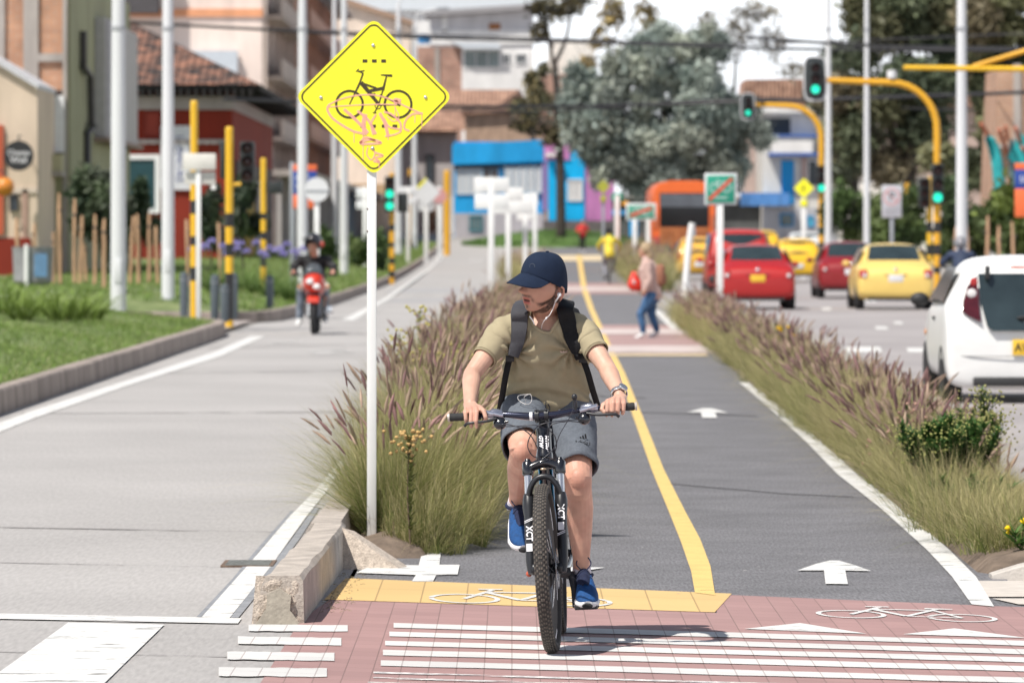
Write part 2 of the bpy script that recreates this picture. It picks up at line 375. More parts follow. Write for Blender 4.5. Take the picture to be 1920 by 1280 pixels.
# near crossing: red pavers, concrete apron on the left
px_poly('crossing_paving', [(557, 1172), (566, 1160), (620, 1122), (1345, 1148), (1330, 1113), (1880, 1136), (2300, 1148), (2400, 1560), (420, 1560), (488, 1280)], 0.003, paver)
px_poly('crossing_paving', [(648, 1083), (1372, 1112), (1340, 1147), (608, 1123)], 0.005, paver_y)
def bars(rows, dz, n=14):
    for (xa, ya, xb, yb, h, wob) in rows:
        mb = MB(); vs = []
        for i in range(n + 1):
            t = i / n; x = xa + (xb - xa) * t; y = ya + (yb - ya) * t
            w1 = random.uniform(-.7, .7) * wob; w2 = random.uniform(-.7, .7) * wob
            vs += [gp(x, y + w1, dz), gp(x, y + h + w2, dz)]
        o = mb.add(vs, [(2 * i, 2 * i + 1, 2 * i + 3, 2 * i + 2) for i in range(n)]).build('crossing_marking', paver_w); o['kind'] = 'structure'
bars([(738, 1167, 2010, 1203, 9, .6), (730, 1183, 2010, 1219, 9, .6), (722, 1200, 2020, 1234, 9, .6), (718, 1217, 2020, 1250, 10, .7), (714, 1237, 2020, 1272, 10, .8)], 0.0062)
bars([(466, 1170, 652, 1171, 12, .5), (446, 1192, 640, 1195, 14, .6), (426, 1220, 627, 1223, 15, .8), (410, 1250, 613, 1252, 16, 1.2)], 0.0062)
worn = M('worn_road_paint', (0.45, 0.42, 0.43), 0.8, var=0.4, vs=26, col2=(0.66, 0.64, 0.62), worn=(7, .43))
for (xa, ya, xb, yb) in ((700, 1258, 2020, 1296), (690, 1277, 2020, 1316)):
    mb = MB(); mb.add([gp(xa, ya, .0062), gp(xb, yb, .0062), gp(xb, yb + 3, .0062), gp(xa, ya + 3, .0062)], [(0, 1, 2, 3)])
    mb.add([gp(xa, ya + 10, .0062), gp(xb, yb + 10, .0062), gp(xb, yb + 13, .0062), gp(xa, ya + 13, .0062)], [(0, 1, 2, 3)])
    o = mb.build('crossing_marking', worn); o['kind'] = 'structure'
faded_w = M('faded_road_paint', (0.50, 0.485, 0.475), 0.85, var=0.12, vs=2, worn=(3, .44))
# left road paint
px_poly('road_marking', [(-60, 1148), (453, 1158), (446, 1168), (-60, 1158)], 0.006, white)
px_poly('road_marking', [(128, 1166), (308, 1170), (185, 1290), (150, 1330), (-160, 1330), (0, 1258)], 0.006, white)
px_band('road_marking', [(378, 1156), (462, 1062), (545, 965), (592, 918), (640, 860)], [(430, 1158), (505, 1064), (575, 967), (613, 920), (652, 860)], 0.006, white)
greypatch = M('blacked_out_line', (0.24, 0.25, 0.27), 0.85, var=0.2, vs=8)
px_band('road_marking', [(368, 1156), (436, 1084), (476, 1035), (545, 957)], [(377, 1156), (445, 1084), (484, 1035), (552, 957)], 0.0055, greypatch)
px_band('road_marking', [(432, 1157), (470, 1108), (545, 1012), (590, 950)], [(447, 1157), (487, 1108), (560, 1012), (600, 950)], 0.0055, greypatch)
px_band('road_marking', [(-40, 806), (60, 770), (250, 709), (400, 660), (470, 630)], [(-40, 826), (60, 785), (250, 719), (412, 668), (496, 630)], 0.006, white)
px_band('road_marking', [(640, 600), (720, 560), (800, 505), (832, 476)], [(662, 600), (730, 560), (806, 505), (836, 476)], 0.006, white)
for pts in ([(575, 655), (640, 652), (665, 660), (590, 666)], [(560, 600), (660, 590), (662, 593), (565, 604)], [(505, 639), (560, 636), (570, 642), (500, 646)], [(660, 600), (720, 572), (730, 574), (670, 604)], [(760, 552), (830, 548), (835, 552), (765, 556)], [(880, 486), (905, 486), (908, 492), (880, 492)]):
    px_poly('road_marking', pts, 0.006, faded_w)
# expansion joints of the concrete road, and shadow bands painted on it
jm = M('joint_sealant', (0.27, 0.255, 0.25), 0.9, var=0.2, worn=(2.5, .46))
for (xa, ya, xb, yb, h) in ((-40, 986, 585, 997, 1.3), (-40, 1052, 470, 1063, .8), (40, 774, 700, 771, 1.2), (-40, 1219, 500, 1231, .9), (240, 700, 760, 693, .8), (390, 652, 690, 645, .7)):
    px_poly('road_joint_and_shadow', [(xa, ya), (xb, yb), (xb, yb + h), (xa, ya + h)], 0.004, jm)
dark_road = M('road_painted_shadow', (0.34, 0.335, 0.345), 0.85, var=0.12, vs=0.8)
for (ya, yb) in ((541, 549), (560, 566)):
    px_poly('road_joint_and_shadow', [(745, ya), (905, ya), (905, yb), (720, yb)], 0.003, dark_road)  # dark bands put a shadow across the road into its colour
# bike path paint
px_band('yellow_marking', [(1081, 478), (1090, 540), (1104, 580), (1130, 640), (1158, 700), (1187, 780), (1222, 880), (1255, 960), (1277, 1015), (1296, 1070), (1303, 1110)],
        [(1090, 478), (1100, 540), (1114, 580), (1142, 640), (1172, 700), (1205, 780), (1245, 880), (1286, 960), (1313, 1010), (1332, 1060), (1341, 1115)], 0.007, yellow)
px_band('white_marking', [(1386, 716), (1440, 762), (1512, 828), (1570, 888), (1655, 955), (1738, 1030), (1785, 1080), (1822, 1132)],
        [(1402, 716), (1462, 762), (1540, 828), (1606, 888), (1692, 955), (1780, 1030), (1830, 1080), (1864, 1136)], 0.007, white)
px_band('white_marking', [(1222, 580), (1260, 618)], [(1234, 580), (1288, 612)], 0.007, white)
def arrow(cx, y0, y1, hw, sw, dz=0.007, flip=1):
    ym = y0 + (y1 - y0) * 0.42
    pts = [(cx - hw, ym), (cx - hw * .5, y0 + (ym - y0) * .35), (cx - 8, y0), (cx + 8, y0), (cx + hw * .55, y0 + (ym - y0) * .45), (cx + hw, ym + 1), (cx + sw + 2, ym), (cx + sw + 7, y1), (cx - sw + 3, y1 - .5), (cx - sw, ym)]
    px_poly('arrow_marking', pts, dz, white)
arrow(1564, 1050, 1094, 69, 19); arrow(1326, 765, 783, 39, 12)
px_poly('arrow_marking', [(1010, 1062), (1134, 1063), (1082, 1072), (1086, 1082), (1050, 1082), (1054, 1072)], 0.007, white)
px_poly('bike_marking', [(792, 1033), (827, 1033), (824, 1058), (862, 1058), (858, 1076), (818, 1077), (812, 1089), (772, 1089), (780, 1077), (668, 1073), (700, 1057), (785, 1059)], 0.007, white)
for pts in ([(1395, 1178), (1500, 1167), (1625, 1187)], [(1693, 1188), (1790, 1177), (1925, 1195)]): px_poly('arrow_marking', pts, 0.0062, white)
# bicycle symbols painted on the crossing
BIKE = [('ring', -0.56, -0.3, 0.36, 0.055), ('ring', 0.56, -0.3, 0.36, 0.055), ('line', -0.56, -0.3, -0.28, 0.42, .06), ('line', -0.33, 0.25, 0.28, 0.3, .06), ('line', -0.33, 0.22, 0.0, -0.3, .075),
        ('line', 0.0, -0.3, 0.3, 0.42, .06), ('line', 0.0, -0.3, 0.56, -0.3, .05), ('line', 0.28, 0.28, 0.56, -0.3, .05), ('line', -0.42, 0.46, -0.18, 0.5, .06), ('line', 0.18, 0.46, 0.46, 0.46, .09)]
def bike_glyph(mb, fn, step=0.0):
    k = 0
    for g in BIKE:
        k += 1
        if g[0] == 'ring':
            _, cx, cy, r, w = g; n = 28
            vs = []
            for i in range(n):
                a = 2 * math.pi * i / n; vs += [fn(cx + (r - w) * math.cos(a), cy + (r - w) * math.sin(a), k * step), fn(cx + r * math.cos(a), cy + r * math.sin(a), k * step)]
            mb.add(vs, [(2 * i, 2 * i + 1, (2 * i + 3) % (2 * n), (2 * i + 2) % (2 * n)) for i in range(n)])
        else:
            _, a, b, c, d, w = g; dx, dy = c - a, d - b; l = math.hypot(dx, dy); nx, ny = -dy / l * w / 2, dx / l * w / 2
            mb.add([fn(a + nx, b + ny, k * step), fn(c + nx, d + ny, k * step), fn(c - nx, d - ny, k * step), fn(a - nx, b - ny, k * step)], [(0, 1, 2, 3)])
def ground_bike(cx, cy, hw, hh, dz, slope):
    mb = MB()
    bike_glyph(mb, lambda u, v, k: gp(cx + u * hw, cy - (v + .0) * hh + slope * u * hw, dz + k), 0.00015)
    o = mb.build('bike_marking', white); o['kind'] = 'structure'
ground_bike(976, 1117, 188, 24, 0.008, 0.028); ground_bike(1700, 1148, 186, 20, 0.0062, 0.035)
sheet('walkway', -14, -4.9, 97.5, 107.5, 0.05, M('walkway_paving', (0.36, 0.31, 0.29), 0.9, var=0.15, vs=2))
# lane dashes of the right road, pale concrete strip beside the corner kerb
for (x0, y0, x1, y1) in ((1585, 650, 1650, 660), (1700, 652, 1745, 660), (1640, 612, 1662, 617), (1675, 603, 1690, 607), (1540, 577, 1556, 581), (1610, 560, 1640, 566)):
    px_poly('road_marking', [(x0, y0), (x1, y0), (x1 + 4, y1), (x0 + 3, y1)], 0.006, white)
px_poly('road_gutter', [(1832, 1088), (2100, 1088), (2100, 1118), (1848, 1118)], 0.006, M('pale_gutter', (0.55, 0.5, 0.45), 0.9, var=0.12, vs=12))
px_poly('road_gutter', [(1860, 1121), (2100, 1121), (2100, 1138), (1910, 1132)], 0.0062, M('pale_gutter', (0.5, 0.46, 0.42)))

# ------------------------------------------------------------------ kerbs, beds and verges
def kerb(name, path, w, h, mat, label, cat='kerb', side=1, z0=-0.02, chips=0.006, seg=1.0, top=None, joint=True):
    """a kerb along a ground path: profile offset to one side, cast in stones with thin joints"""
    mb = MB(); P = [Vector((x, y, 0)) for x, y in path]; Q = []
    for a, b in zip(P[:-1], P[1:]):
        k = max(1, int((b - a).length / seg)); Q += [a + (b - a) * i / k for i in range(k)]
    Q.append(P[-1]); rings = []
    for i, p in enumerate(Q):
        d = (Q[min(i + 1, len(Q) - 1)] - Q[max(i - 1, 0)]).normalized(); nrm = Vector((-d.y, d.x, 0)) * side
        z = zg(p.y); j = lambda: random.uniform(-chips, chips); c = 0.02
        o = p + Vector((0, 0, z))
        rings.append([o + Vector((0, 0, z0)), o + nrm * (.015 + j()) + Vector((0, 0, h - c + j())), o + nrm * (.03 + j()) + Vector((0, 0, h + j())), o + nrm * (w - c) + Vector((0, 0, h + j())), o + nrm * w + Vector((0, 0, h - c)), o + nrm * w + Vector((0, 0, z0))])
    mb.loft(rings); o = mb.build(name, mat, smooth=25); return tag(o, label, cat)
K1 = [(-4.72, 12), (-4.70, 60), (-4.69, 92), (-4.78, 95), (-5.1, 97), (-5.8, 98), (-9, 98.3)]
K2 = [(-10, 107), (-5.4, 107.3), (-4.75, 108.3), (-4.5, 110), (-4.4, 115), (-4.0, 190), (-3.95, 260), (-3.95, 325)]
kerb('kerb', K1, 0.2, 0.235, [curbold], 'stained concrete kerb edging the near grass verge along the left road', side=1, seg=2.2)
kerb('kerb', K2, 0.2, 0.22, [curbold], 'weathered kerb edging the farther grass verge behind the motorcycle', side=1, seg=2.5)
verge_m = M('verge_turf', (0.12, 0.19, 0.05), 0.95, var=0.4, vs=1.8, col2=(0.17, 0.2, 0.08))
def verge_h(x, Y, xk):
    d = xk - 0.18 - x
    return zg(Y) + 0.205 + 0.10 * min(d, 3.2) + 0.012 * max(0, d - 3.2) + 0.03 * math.sin(Y * .7 + x) * min(1, d)
def kx(Y):
    if Y < 98: return interp([(12, -4.72), (60, -4.70), (92, -4.69), (95, -4.78), (97, -5.1), (98, -5.8)], Y)[0]
    return interp([(107, -9), (107.3, -5.4), (108.3, -4.75), (110, -4.5), (115, -4.4), (190, -4.0), (325, -3.95)], Y)[0]
for (a, b) in ((14, 98.1), (107.2, 325)):
    mb = MB(); k = int((b - a) / 2.0); nx = 10; vs = []
    for i in range(k + 1):
        Y = a + (b - a) * i / k; x0 = kx(Y) - 0.18
        for j in range(nx + 1):
            x = x0 + (-17 - x0) * (j / nx) ** 1.5; vs.append((x, Y, verge_h(x, Y, kx(Y))))
    fs = [(i * (nx + 1) + j, (i + 1) * (nx + 1) + j, (i + 1) * (nx + 1) + j + 1, i * (nx + 1) + j + 1) for i in range(k) for j in range(nx)]
    o = mb.add(vs, fs).build('grass_ground', verge_m, smooth=180); o['kind'] = 'structure'

# planted median beds: soil mounds between low kerbs
def bed(name, xa, xb, Y0, Y1, h):
    mb = MB(); k = max(3, int((Y1 - Y0) / 2)); vs = []; prof = ((0, 0), (0.12, h), (0.5, h + .05), (0.88, h), (1, 0))
    for i in range(k + 1):
        Y = Y0 + (Y1 - Y0) * i / k; a, b = ev(xa, Y), ev(xb, Y)
        for t, z in prof: vs.append((a + (b - a) * t, Y + 0, zg(Y) + z - .005))
    fs = [(i * 5 + j, i * 5 + j + 1, (i + 1) * 5 + j + 1, (i + 1) * 5 + j) for i in range(k) for j in range(4)]
    n = len(vs); a, b = ev(xa, Y0), ev(xb, Y0); vs += [(a + (b - a) * t, Y0 - .25 * (1 if 0 < t < 1 else 0), -.01) for t, z in prof]; fs += [(n + j, n + j + 1, j + 1, j) for j in range(4)]
    o = mb.add(vs, fs).build(name, soil, smooth=180); o['kind'] = 'structure'
bed('planting_bed_ground', lambda Y: ev(BEDL_A, Y) + .18, BEDL_B, 29.2, 160, 0.05)
bed('planting_bed_ground', BEDR_A, lambda Y: ev(BEDR_B, Y) - .1, 27.8, 108, 0.07)
bed('planting_bed_ground', BEDR_A, lambda Y: ev(BEDR_B, Y) - .1, 158, 235, 0.07)
# kerb block at the nose of the left bed: long stones, broken front face with an old mortar patch
rough_agg = M('exposed_aggregate', (0.46, 0.39, 0.33), 0.95, var=0.25, vs=40, bump=.7, bs=110, col2=(0.50, 0.43, 0.365), speck=.15, ss=160)
kb = thing('kerb_block', 'thick concrete kerb stone with a broken front end at the nose of the left bed', 'kerb', (-0.985, 24.1, 0))
mb = MB(); rings = []
for i in range(12):
    y = 4.4 * i / 11; dx = 0.004 * i * 4.4 / 11 * 3
    j = lambda a=.006: random.uniform(-a, a)
    rings.append([Vector((-.115 + dx, y, -.02)), Vector((-.075 + dx + j(), y, .165 + j())), Vector((-.055 + dx + j(), y, .2 + j())), Vector((.085 + dx + j(), y, .205 + j())), Vector((.1 + dx, y, .185 + j())), Vector((.105 + dx, y, -.02))])
mb.loft(rings); mb.build('stone', curbm, kb, smooth=30)
mb = MB(); nu, nw = 40, 40; vs = []
for i in range(nw + 1):
    for j in range(nu + 1):
        w = i / nw; u = -1 + 2 * j / nu; hw = .112 - .018 * w; q = Vector((u * hw * 22, w * 4.4 * 1.0, 1.7)); x = u * hw - .006; z = w * .203
        e = min(1, (1 - abs(u)) * 5) * min(1, (1 - w) * 6); vs.append((x, .004 - (.007 * mnoise.noise(q) + .005 * abs(mnoise.noise(q * 2.7)) + .003 * mnoise.noise(q * 7) + .004) * e, z + .004 * mnoise.noise(q * 1.3) * e))
mb.add(vs, [(i * (nu + 1) + j, i * (nu + 1) + j + 1, (i + 1) * (nu + 1) + j + 1, (i + 1) * (nu + 1) + j) for i in range(nw) for j in range(nu)]); mb.build('rough_end', rough_agg, kb, smooth=40)
mb = MB(); mb.prism([(-.1, 0), (.09, 0), (.045, .06), (.05, .12), (0, .15), (-.05, .13), (-.055, .07)], -.03, .01); mb.build('mortar_patch', M('old_mortar', (0.40, 0.36, 0.30), .95, var=.15, vs=20, bump=.4), kb, smooth=20)
kb2 = MB(); rings = []
for i in range(60):
    Y = 28.62 + i * 2.2; x = ev(BEDL_A, Y); j = lambda a=.006: random.uniform(-a, a); z = zg(Y)
    rings.append([Vector((x - .02, Y, z - .02)), Vector((x + j(), Y, z + .16 + j())), Vector((x + .03 + j(), Y, z + .195 + j())), Vector((x + .17 + j(), Y, z + .19 + j())), Vector((x + .19, Y, z - .02))])
tag(kb2.loft(rings).build('kerb', curbm, smooth=30), 'continuing kerb row along the road side of the fountain grass bed', 'kerb')
# sloped concrete wedge behind the sign post
wd = thing('concrete_wedge', 'rough sloping concrete wedge between the kerb block and the bike lane', 'kerb', (-.86, 28.1, 0))
mb = MB(); mb.add([(0.005, -.05, -.02), (0.34, -.1, -.02), (0.02, 0.05, .2), (.08, .1, .18), (.345, .06, .005), (.34, .5, -.02), (.0, .5, -.02), (.04, .35, .12)],
       [(0, 1, 4, 3, 2), (2, 3, 7), (3, 4, 5, 7), (0, 2, 7, 6), (1, 5, 4), (0, 6, 5, 1), (7, 5, 6)])
mb.build('wedge', rough_agg, wd)
# corner kerb on the right
ck = thing('corner_kerb', 'low pale concrete kerb end at the tip of the right hand bed', 'kerb', (2.3, 27.3, 0))
mb = MB(); rings = []
for i in range(9):
    t = i / 8; x = t * 1.1; h = .02 + .12 * min(1, t * 2.2) ** .8
    rings.append([Vector((x, -.06, -.02)), Vector((x, -.05, h * .9)), Vector((x, -.03, h)), Vector((x, .12, h)), Vector((x, .15, h * .8)), Vector((x, .15, -.02))])
mb.loft(rings); mb.build('stone', M('pale_kerb', (0.5, 0.46, 0.42), .9, var=.15, vs=8, bump=.4), ck, smooth=30)
# drain grate beside the white line
dg_ = gp(463, 1058)
dr = thing('drain_grate', 'rusty metal drain grate set in the concrete beside the kerb', 'drain', (dg_.x, dg_.y, 0.0))
mb = MB(); 
mb.box((-.11, 0, .004), (.02, .5, .012)); mb.box((.13, 0, .004), (.02, .5, .012)); mb.box((.01, .24, .004), (.22, .02, .012)); mb.box((.01, -.24, .004), (.22, .02, .012)); mb.build('frame', M('rusty_iron', (.16, .11, .08), .8, var=.4, vs=30), dr)
mb = MB(); mb.box((.01, 0, .0045), (.218, .46, .004)); mb.build('pit', M('pit_dark', (.03, .035, .03), .9), dr)
mb = MB()
for i in range(9): mb.box((.01, -.2 + i * .05, .009), (.218, .018, .006))
mb.build('grating', M('grey_iron', (.2, .21, .2), .7, var=.3, vs=30), dr)

mb = MB()
for i in range(150):
    p = gp(random.uniform(880, 1780), random.uniform(690, 1120), .007); r_ = random.uniform(.003, .012); a0 = random.uniform(0, 6)
    if p.x < ev(BEDL_B, p.y) or p.x > ev(LANE_R, p.y): continue
    mb.add([p + Vector((r_ * random.uniform(.6, 1.5) * math.cos(a0 + a), r_ * random.uniform(.6, 1.5) * math.sin(a0 + a), 0)) for a in (0, 1.3, 2.6, 3.9, 5.1)], [(0, 1, 2, 3, 4)])
o = mb.build('grit', M('pale_grit', (.45, .43, .41), .9, var=.4, vs=20)); tag(o, 'pale specks of grit and litter on the bike lane asphalt', 'grit', kind='stuff')
crack = M('asphalt_seam', (.085, .083, .088), .9, var=.2)
for pts in ([(1180, 771), (1420, 779)], [(900, 868), (960, 871), (1010, 870)], [(1110, 741), (1210, 745)], [(1250, 905), (1480, 925), (1600, 930)]):
    mb = MB(); vs = []
    for x, y in pts: vs += [gp(x, y, .004), gp(x, y + .9, .004)]
    o = mb.add(vs, [(2 * i, 2 * i + 1, 2 * i + 3, 2 * i + 2) for i in range(len(pts) - 1)]).build('asphalt_seam', crack); o['kind'] = 'structure'

# ------------------------------------------------------------------ grasses and low plants
def ribbons(B, az, lean, Ln, Wd, droop, segs=4, tw=None, vc0=None, vc1=None, pw=0.75):
    """arrays of bent tapering blades -> vertices, quads, tint"""
    N = len(B); t = np.linspace(0, 1, segs + 1)[None, :, None]
    h = np.stack([np.cos(az), np.sin(az), np.zeros(N)], 1)[:, None, :]
    L_ = Ln[:, None, None]; s = np.sin(lean)[:, None, None]; c = np.cos(lean)[:, None, None]; d = droop[:, None, None]
    up = np.array([0, 0, 1.0])[None, None, :]
    P = B[:, None, :] + h * L_ * (s * t + d * t * t * 0.75) + up * L_ * (c * t - d * t * t * 0.62)
    tw = az + np.pi / 2 + (rng.normal(0, .6, N) if tw is None else tw)
    wv = np.stack([np.cos(tw), np.sin(tw), np.zeros(N)], 1)[:, None, :] * (Wd[:, None, None] / 2) * ((1 - t) ** pw + 0.04)
    V = np.stack([P - wv, P + wv], 2).reshape(-1, 3)
    k = 2 * (segs + 1); o = (np.arange(N) * k)[:, None, None]; i = np.arange(segs)[None, :, None] * 2
    Q = (o + i + np.array([0, 1, 3, 2])[None, None, :]).reshape(-1, 4)
    T = None
    if vc0 is not None:
        tt = np.clip(t * 1.1, 0, 1); C = vc0[:, None, :] * (1 - tt) + vc1[:, None, :] * tt
        T = np.repeat(C[:, :, None, :], 2, axis=2).reshape(-1, 3)
    return V, Q, T
def spindles(A, D, Ln, Rd, col, n=5):
    """fuzzy seed heads: tapered spindles from A along D"""
    N = len(A); t = np.array([0, .12, .45, .8, 1.0]); r = np.array([.25, .8, 1, .6, .06]); k = len(t)
    D = D / np.linalg.norm(D, axis=1, keepdims=True); u = np.cross(D, np.array([.3, 1, .2])); u /= np.linalg.norm(u, axis=1, keepdims=True); w = np.cross(D, u)
    an = np.linspace(0, 2 * np.pi, n, endpoint=False)
    sag = np.array([0, 0, -1.0])[None, None, :] * (t ** 2)[None, :, None] * Ln[:, None, None] * .16
    C = A[:, None, :] + D[:, None, :] * (Ln[:, None, None] * t[None, :, None]) + sag
    ring = u[:, None, None, :] * np.cos(an)[None, None, :, None] + w[:, None, None, :] * np.sin(an)[None, None, :, None]
    jit = rng.uniform(.7, 1.3, (N, k, n, 1))
    V = (C[:, :, None, :] + ring * (Rd[:, None, None, None] * r[None, :, None, None] * jit)).reshape(-1, 3)
    o = (np.arange(N) * k * n)[:, None, None, None]; i = (np.arange(k - 1) * n)[None, :, None, None]; j = np.arange(n)[None, None, :]
    q = np.stack([j, (j + 1) % n, n + (j + 1) % n, n + j], -1)
    Q = (o + i + q).reshape(-1, 4)
    T = np.repeat(col[:, None, :] * rng.uniform(.75, 1.25, (N, k * n, 1)), 1, axis=1).reshape(-1, 3)
    return V, Q, T
def bundle(parts):
    V = []; Q = []; T = []; o = 0
    for v, q, t in parts: V.append(v); Q.append(q + o); T.append(t); o += len(v)
    return np.concatenate(V), np.concatenate(Q), np.concatenate(T)
grass_mat = attr_mat('grass_blades', 0.6, 0.25, trl=0.3)
plume_mat = attr_mat('seed_plumes', 0.9, 0.1)
GREEN = np.array([.11, .155, .04]); OLIVE = np.array([.22, .235, .075]); STRAW = np.array([.50, .43, .22]); PALE = np.array([.50, .43, .25]); PLUM = np.array([.25, .145, .14]); TAN = np.array([.40, .29, .22])
def fountain(cx, cy, z, n, hgt, spread, nb, wd=.003, warm=0.5, wind=(0.16, 0)):
    pn = mnoise.noise(Vector((cx * 1.3, cy * .33, 0))); warm = min(1, max(.05, warm + pn * .7)); tone = 1 + .25 * mnoise.noise(Vector((cx * 2, cy * .8, 5))); nb = int(nb * max(.3, 1 + 1.6 * mnoise.noise(Vector((cx, cy * .45, 9)))))
    a = rng.uniform(0, 2 * np.pi, n); r = rng.uniform(0, 1, n) ** .6 * spread * .38
    B = np.stack([cx + r * np.cos(a), cy + r * np.sin(a), np.full(n, z)], 1)
    az = a + rng.normal(0, .85, n); lean = np.abs(rng.normal(.46, .3, n)).clip(.02, 1.15); L_ = hgt * rng.uniform(.6, 1.12, n) * (1 - .12 * lean); dr = rng.uniform(.12, .62, n) * (.4 + lean)
    m = rng.uniform(0, 1, (n, 1)) ; m2 = (m < warm)
    c0 = np.where(m2, OLIVE, GREEN) * rng.uniform(.5, 1.35, (n, 1)) * tone; c1 = np.where(m2, STRAW, OLIVE * 1.15) * rng.uniform(.6, 1.35, (n, 1)) * tone; dead = rng.uniform(0, 1, (n, 1)) < .08; c0 = np.where(dead, PALE, c0); c1 = np.where(dead, PALE * 1.1, c1)
    V, Q, T = ribbons(B, az, lean, L_, wd * rng.uniform(.55, 1.2, n) * np.where(rng.uniform(0, 1, n) < .12, 2.0, 1), dr, 5, vc0=c0, vc1=c1)
    V[:, 0] += wind[0] * np.maximum(0, V[:, 2] - z) ** 2
    V += .012 * np.sin(V[:, [1, 2, 0]] * 37 + cx * 9)
    if cy < 32.5 and cx < 0:     # the sign post stands clear at the front edge of the tussock
        b_ = V.reshape(n, 12, 3); ok = ~((np.abs(b_[:, :, 0] + .745) < .045) & (b_[:, :, 1] < 30.12)).any(1); V = b_[ok].reshape(-1, 3); T = T.reshape(n, 12, 3)[ok].reshape(-1, 3); n = int(ok.sum()); Q = Q[:n * 5]
    out = [(V, Q, T)]; pl = None
    if nb:
        a = rng.uniform(0, 2 * np.pi, nb); r = rng.uniform(0, 1, nb) * spread * .3
        B = np.stack([cx + r * np.cos(a), cy + r * np.sin(a), np.full(nb, z)], 1); lean = np.abs(rng.normal(.24, .15, nb)).clip(0, .55); L_ = hgt * rng.uniform(.85, 1.22, nb); dr = rng.uniform(.05, .3, nb)
        c = np.tile(STRAW * .9, (nb, 1)); V, Q, T = ribbons(B, a, lean, L_, np.full(nb, wd * 1.1), dr, 4, vc0=c, vc1=c, pw=.2); V[:, 0] += wind[0] * 1.3 * np.maximum(0, V[:, 2] - z) ** 2; out.append((V, Q, T))
        tip = V.reshape(nb, 5, 2, 3)[:, -1].mean(1); pre = V.reshape(nb, 5, 2, 3)[:, -2].mean(1)
        col = np.where(rng.uniform(0, 1, (nb, 1)) < .5, PLUM, TAN) * rng.uniform(.8, 1.35, (nb, 1))
        pl = spindles(pre + (tip - pre) * .3, tip - pre, rng.uniform(.11, .2, nb), rng.uniform(.006, .0115, nb) * (wd / .003) ** .35, col)
    return bundle(out), pl
def grass_object(name, clumps, label=None, cat=None, kind=None):
    P = [c[1] for c in clumps if c[1] is not None]; G = bundle([c[0] for c in clumps] + (P if kind else []))
    o = np_mesh(name, G[0], G[1], grass_mat, tint=G[2])
    if not kind:
        for v, q, t in P:
            for i in range(len(v) // 25): np_mesh('seed_plume', v[i * 25:i * 25 + 25], q[:20], plume_mat, o, t[i * 25:i * 25 + 25], True)
    tag(o, label, cat, kind=kind); return o
# the dense front tussock round the sign post and the mass behind it
front = [fountain(-.60, 30.25, .06, 2600, .66, .46, 12, .003, .3), fountain(-.68, 30.9, .06, 1500, .72, .36, 16, .003, .4), fountain(-.44, 30.7, .06, 2200, .70, .48, 12, .003, .55), fountain(-.34, 31.2, .05, 1400, .62, .5, 9, .003, .75), fountain(-.48, 29.6, .02, 900, .42, .5, 0, .003, .45), fountain(-.57, 29.5, .02, 420, .24, .34, 0, .0028, .5), fountain(-.40, 29.35, .0, 420, .22, .4, 0, .0028, .7), fountain(-.30, 29.9, .02, 900, .5, .45, 0, .003, .8)]
grass_object('fountain_grass_tussock', front, 'big green front tussock of fountain grass around the foot of the yellow sign', 'plant')
cl = []; Y = 31.4
while Y < 77.5:
    a, b = ev(BEDL_A, Y) + .33, ev(BEDL_B, Y) + .12
    for k in range(3):
        x = a + (b - a) * (k + .5 + random.uniform(-.25, .25)) / 3; q = 36 / Y
        cl.append(fountain(x, Y + random.uniform(-.2, .2), .07 + zg(Y), int(420 * q), random.uniform(.70, 1.0), .5, int(random.uniform(7, 13)), .0032 * max(1, Y / 42), .72))
    Y += .52 * max(1, Y / 45)
grass_object('fountain_grass', cl, 'mass of purple plumed fountain grass filling the left median bed', 'ornamental grass', 'stuff')
cl = []
for (Y0, Y1) in ((110, 158), (192, 250)):
    Y = Y0
    while Y < Y1:
        for k in range(2): cl.append(fountain(ev(BEDL_A, Y) + .3 + (ev(BEDL_B, Y) - ev(BEDL_A, Y) - .4) * random.random(), Y, .06 + zg(Y), 60, random.uniform(.5, .95) if Y > 150 else random.uniform(.3, .6), .6, 4, .012, .8))
        Y += 1.6
grass_object('fountain_grass', cl, 'far strip of dry fountain grass between the white sign posts', 'ornamental grass', 'stuff')
cl = []; Y = 28.3
while Y < 109:
    a, b = ev(BEDR_A, Y) + random.choice((.0, .06, .12, .16)), ev(BEDR_B, Y) - .1; hh = .58 * (1 + .45 * mnoise.noise(Vector((1, Y * .22, 3))))
    for k in range(3):
        x = a + (b - a) * (k + .5 + random.uniform(-.28, .28)) / 3; q = 34 / Y
        cl.append(fountain(x, Y + random.uniform(-.2, .2), .06 + zg(Y), int(430 * q) + 10, (hh if Y > 37 else (.46, .34, .24)[k] if Y > 31.5 else (.36, .34, .32)[k]) * (.82 if k == 2 and Y < 62 else 1) * random.uniform(.8, 1.15), .6, 0 if Y < 33 else int(random.uniform(3, 8) + (k == 2) * 3), .0032 * max(1, Y / 42), .8 if k < 2 else .6, wind=(-.12, 0)))
    Y += .5 * max(1, Y / 42)
grass_object('fountain_grass', cl, 'dry fountain grass with brown plumes filling the right median bed', 'ornamental grass', 'stuff')
cl = []; Y = 159
while Y < 232:
    for k in range(2): cl.append(fountain(ev(BEDR_A, Y) + .1 + .7 * random.random(), Y, .06 + zg(Y), 70, random.uniform(1.0, 1.5), .8, 6, .014, .65))
    Y += 1.2
grass_object('fountain_grass', cl, 'tall dark grass clump right of the cyclist in yellow', 'ornamental grass', 'stuff')

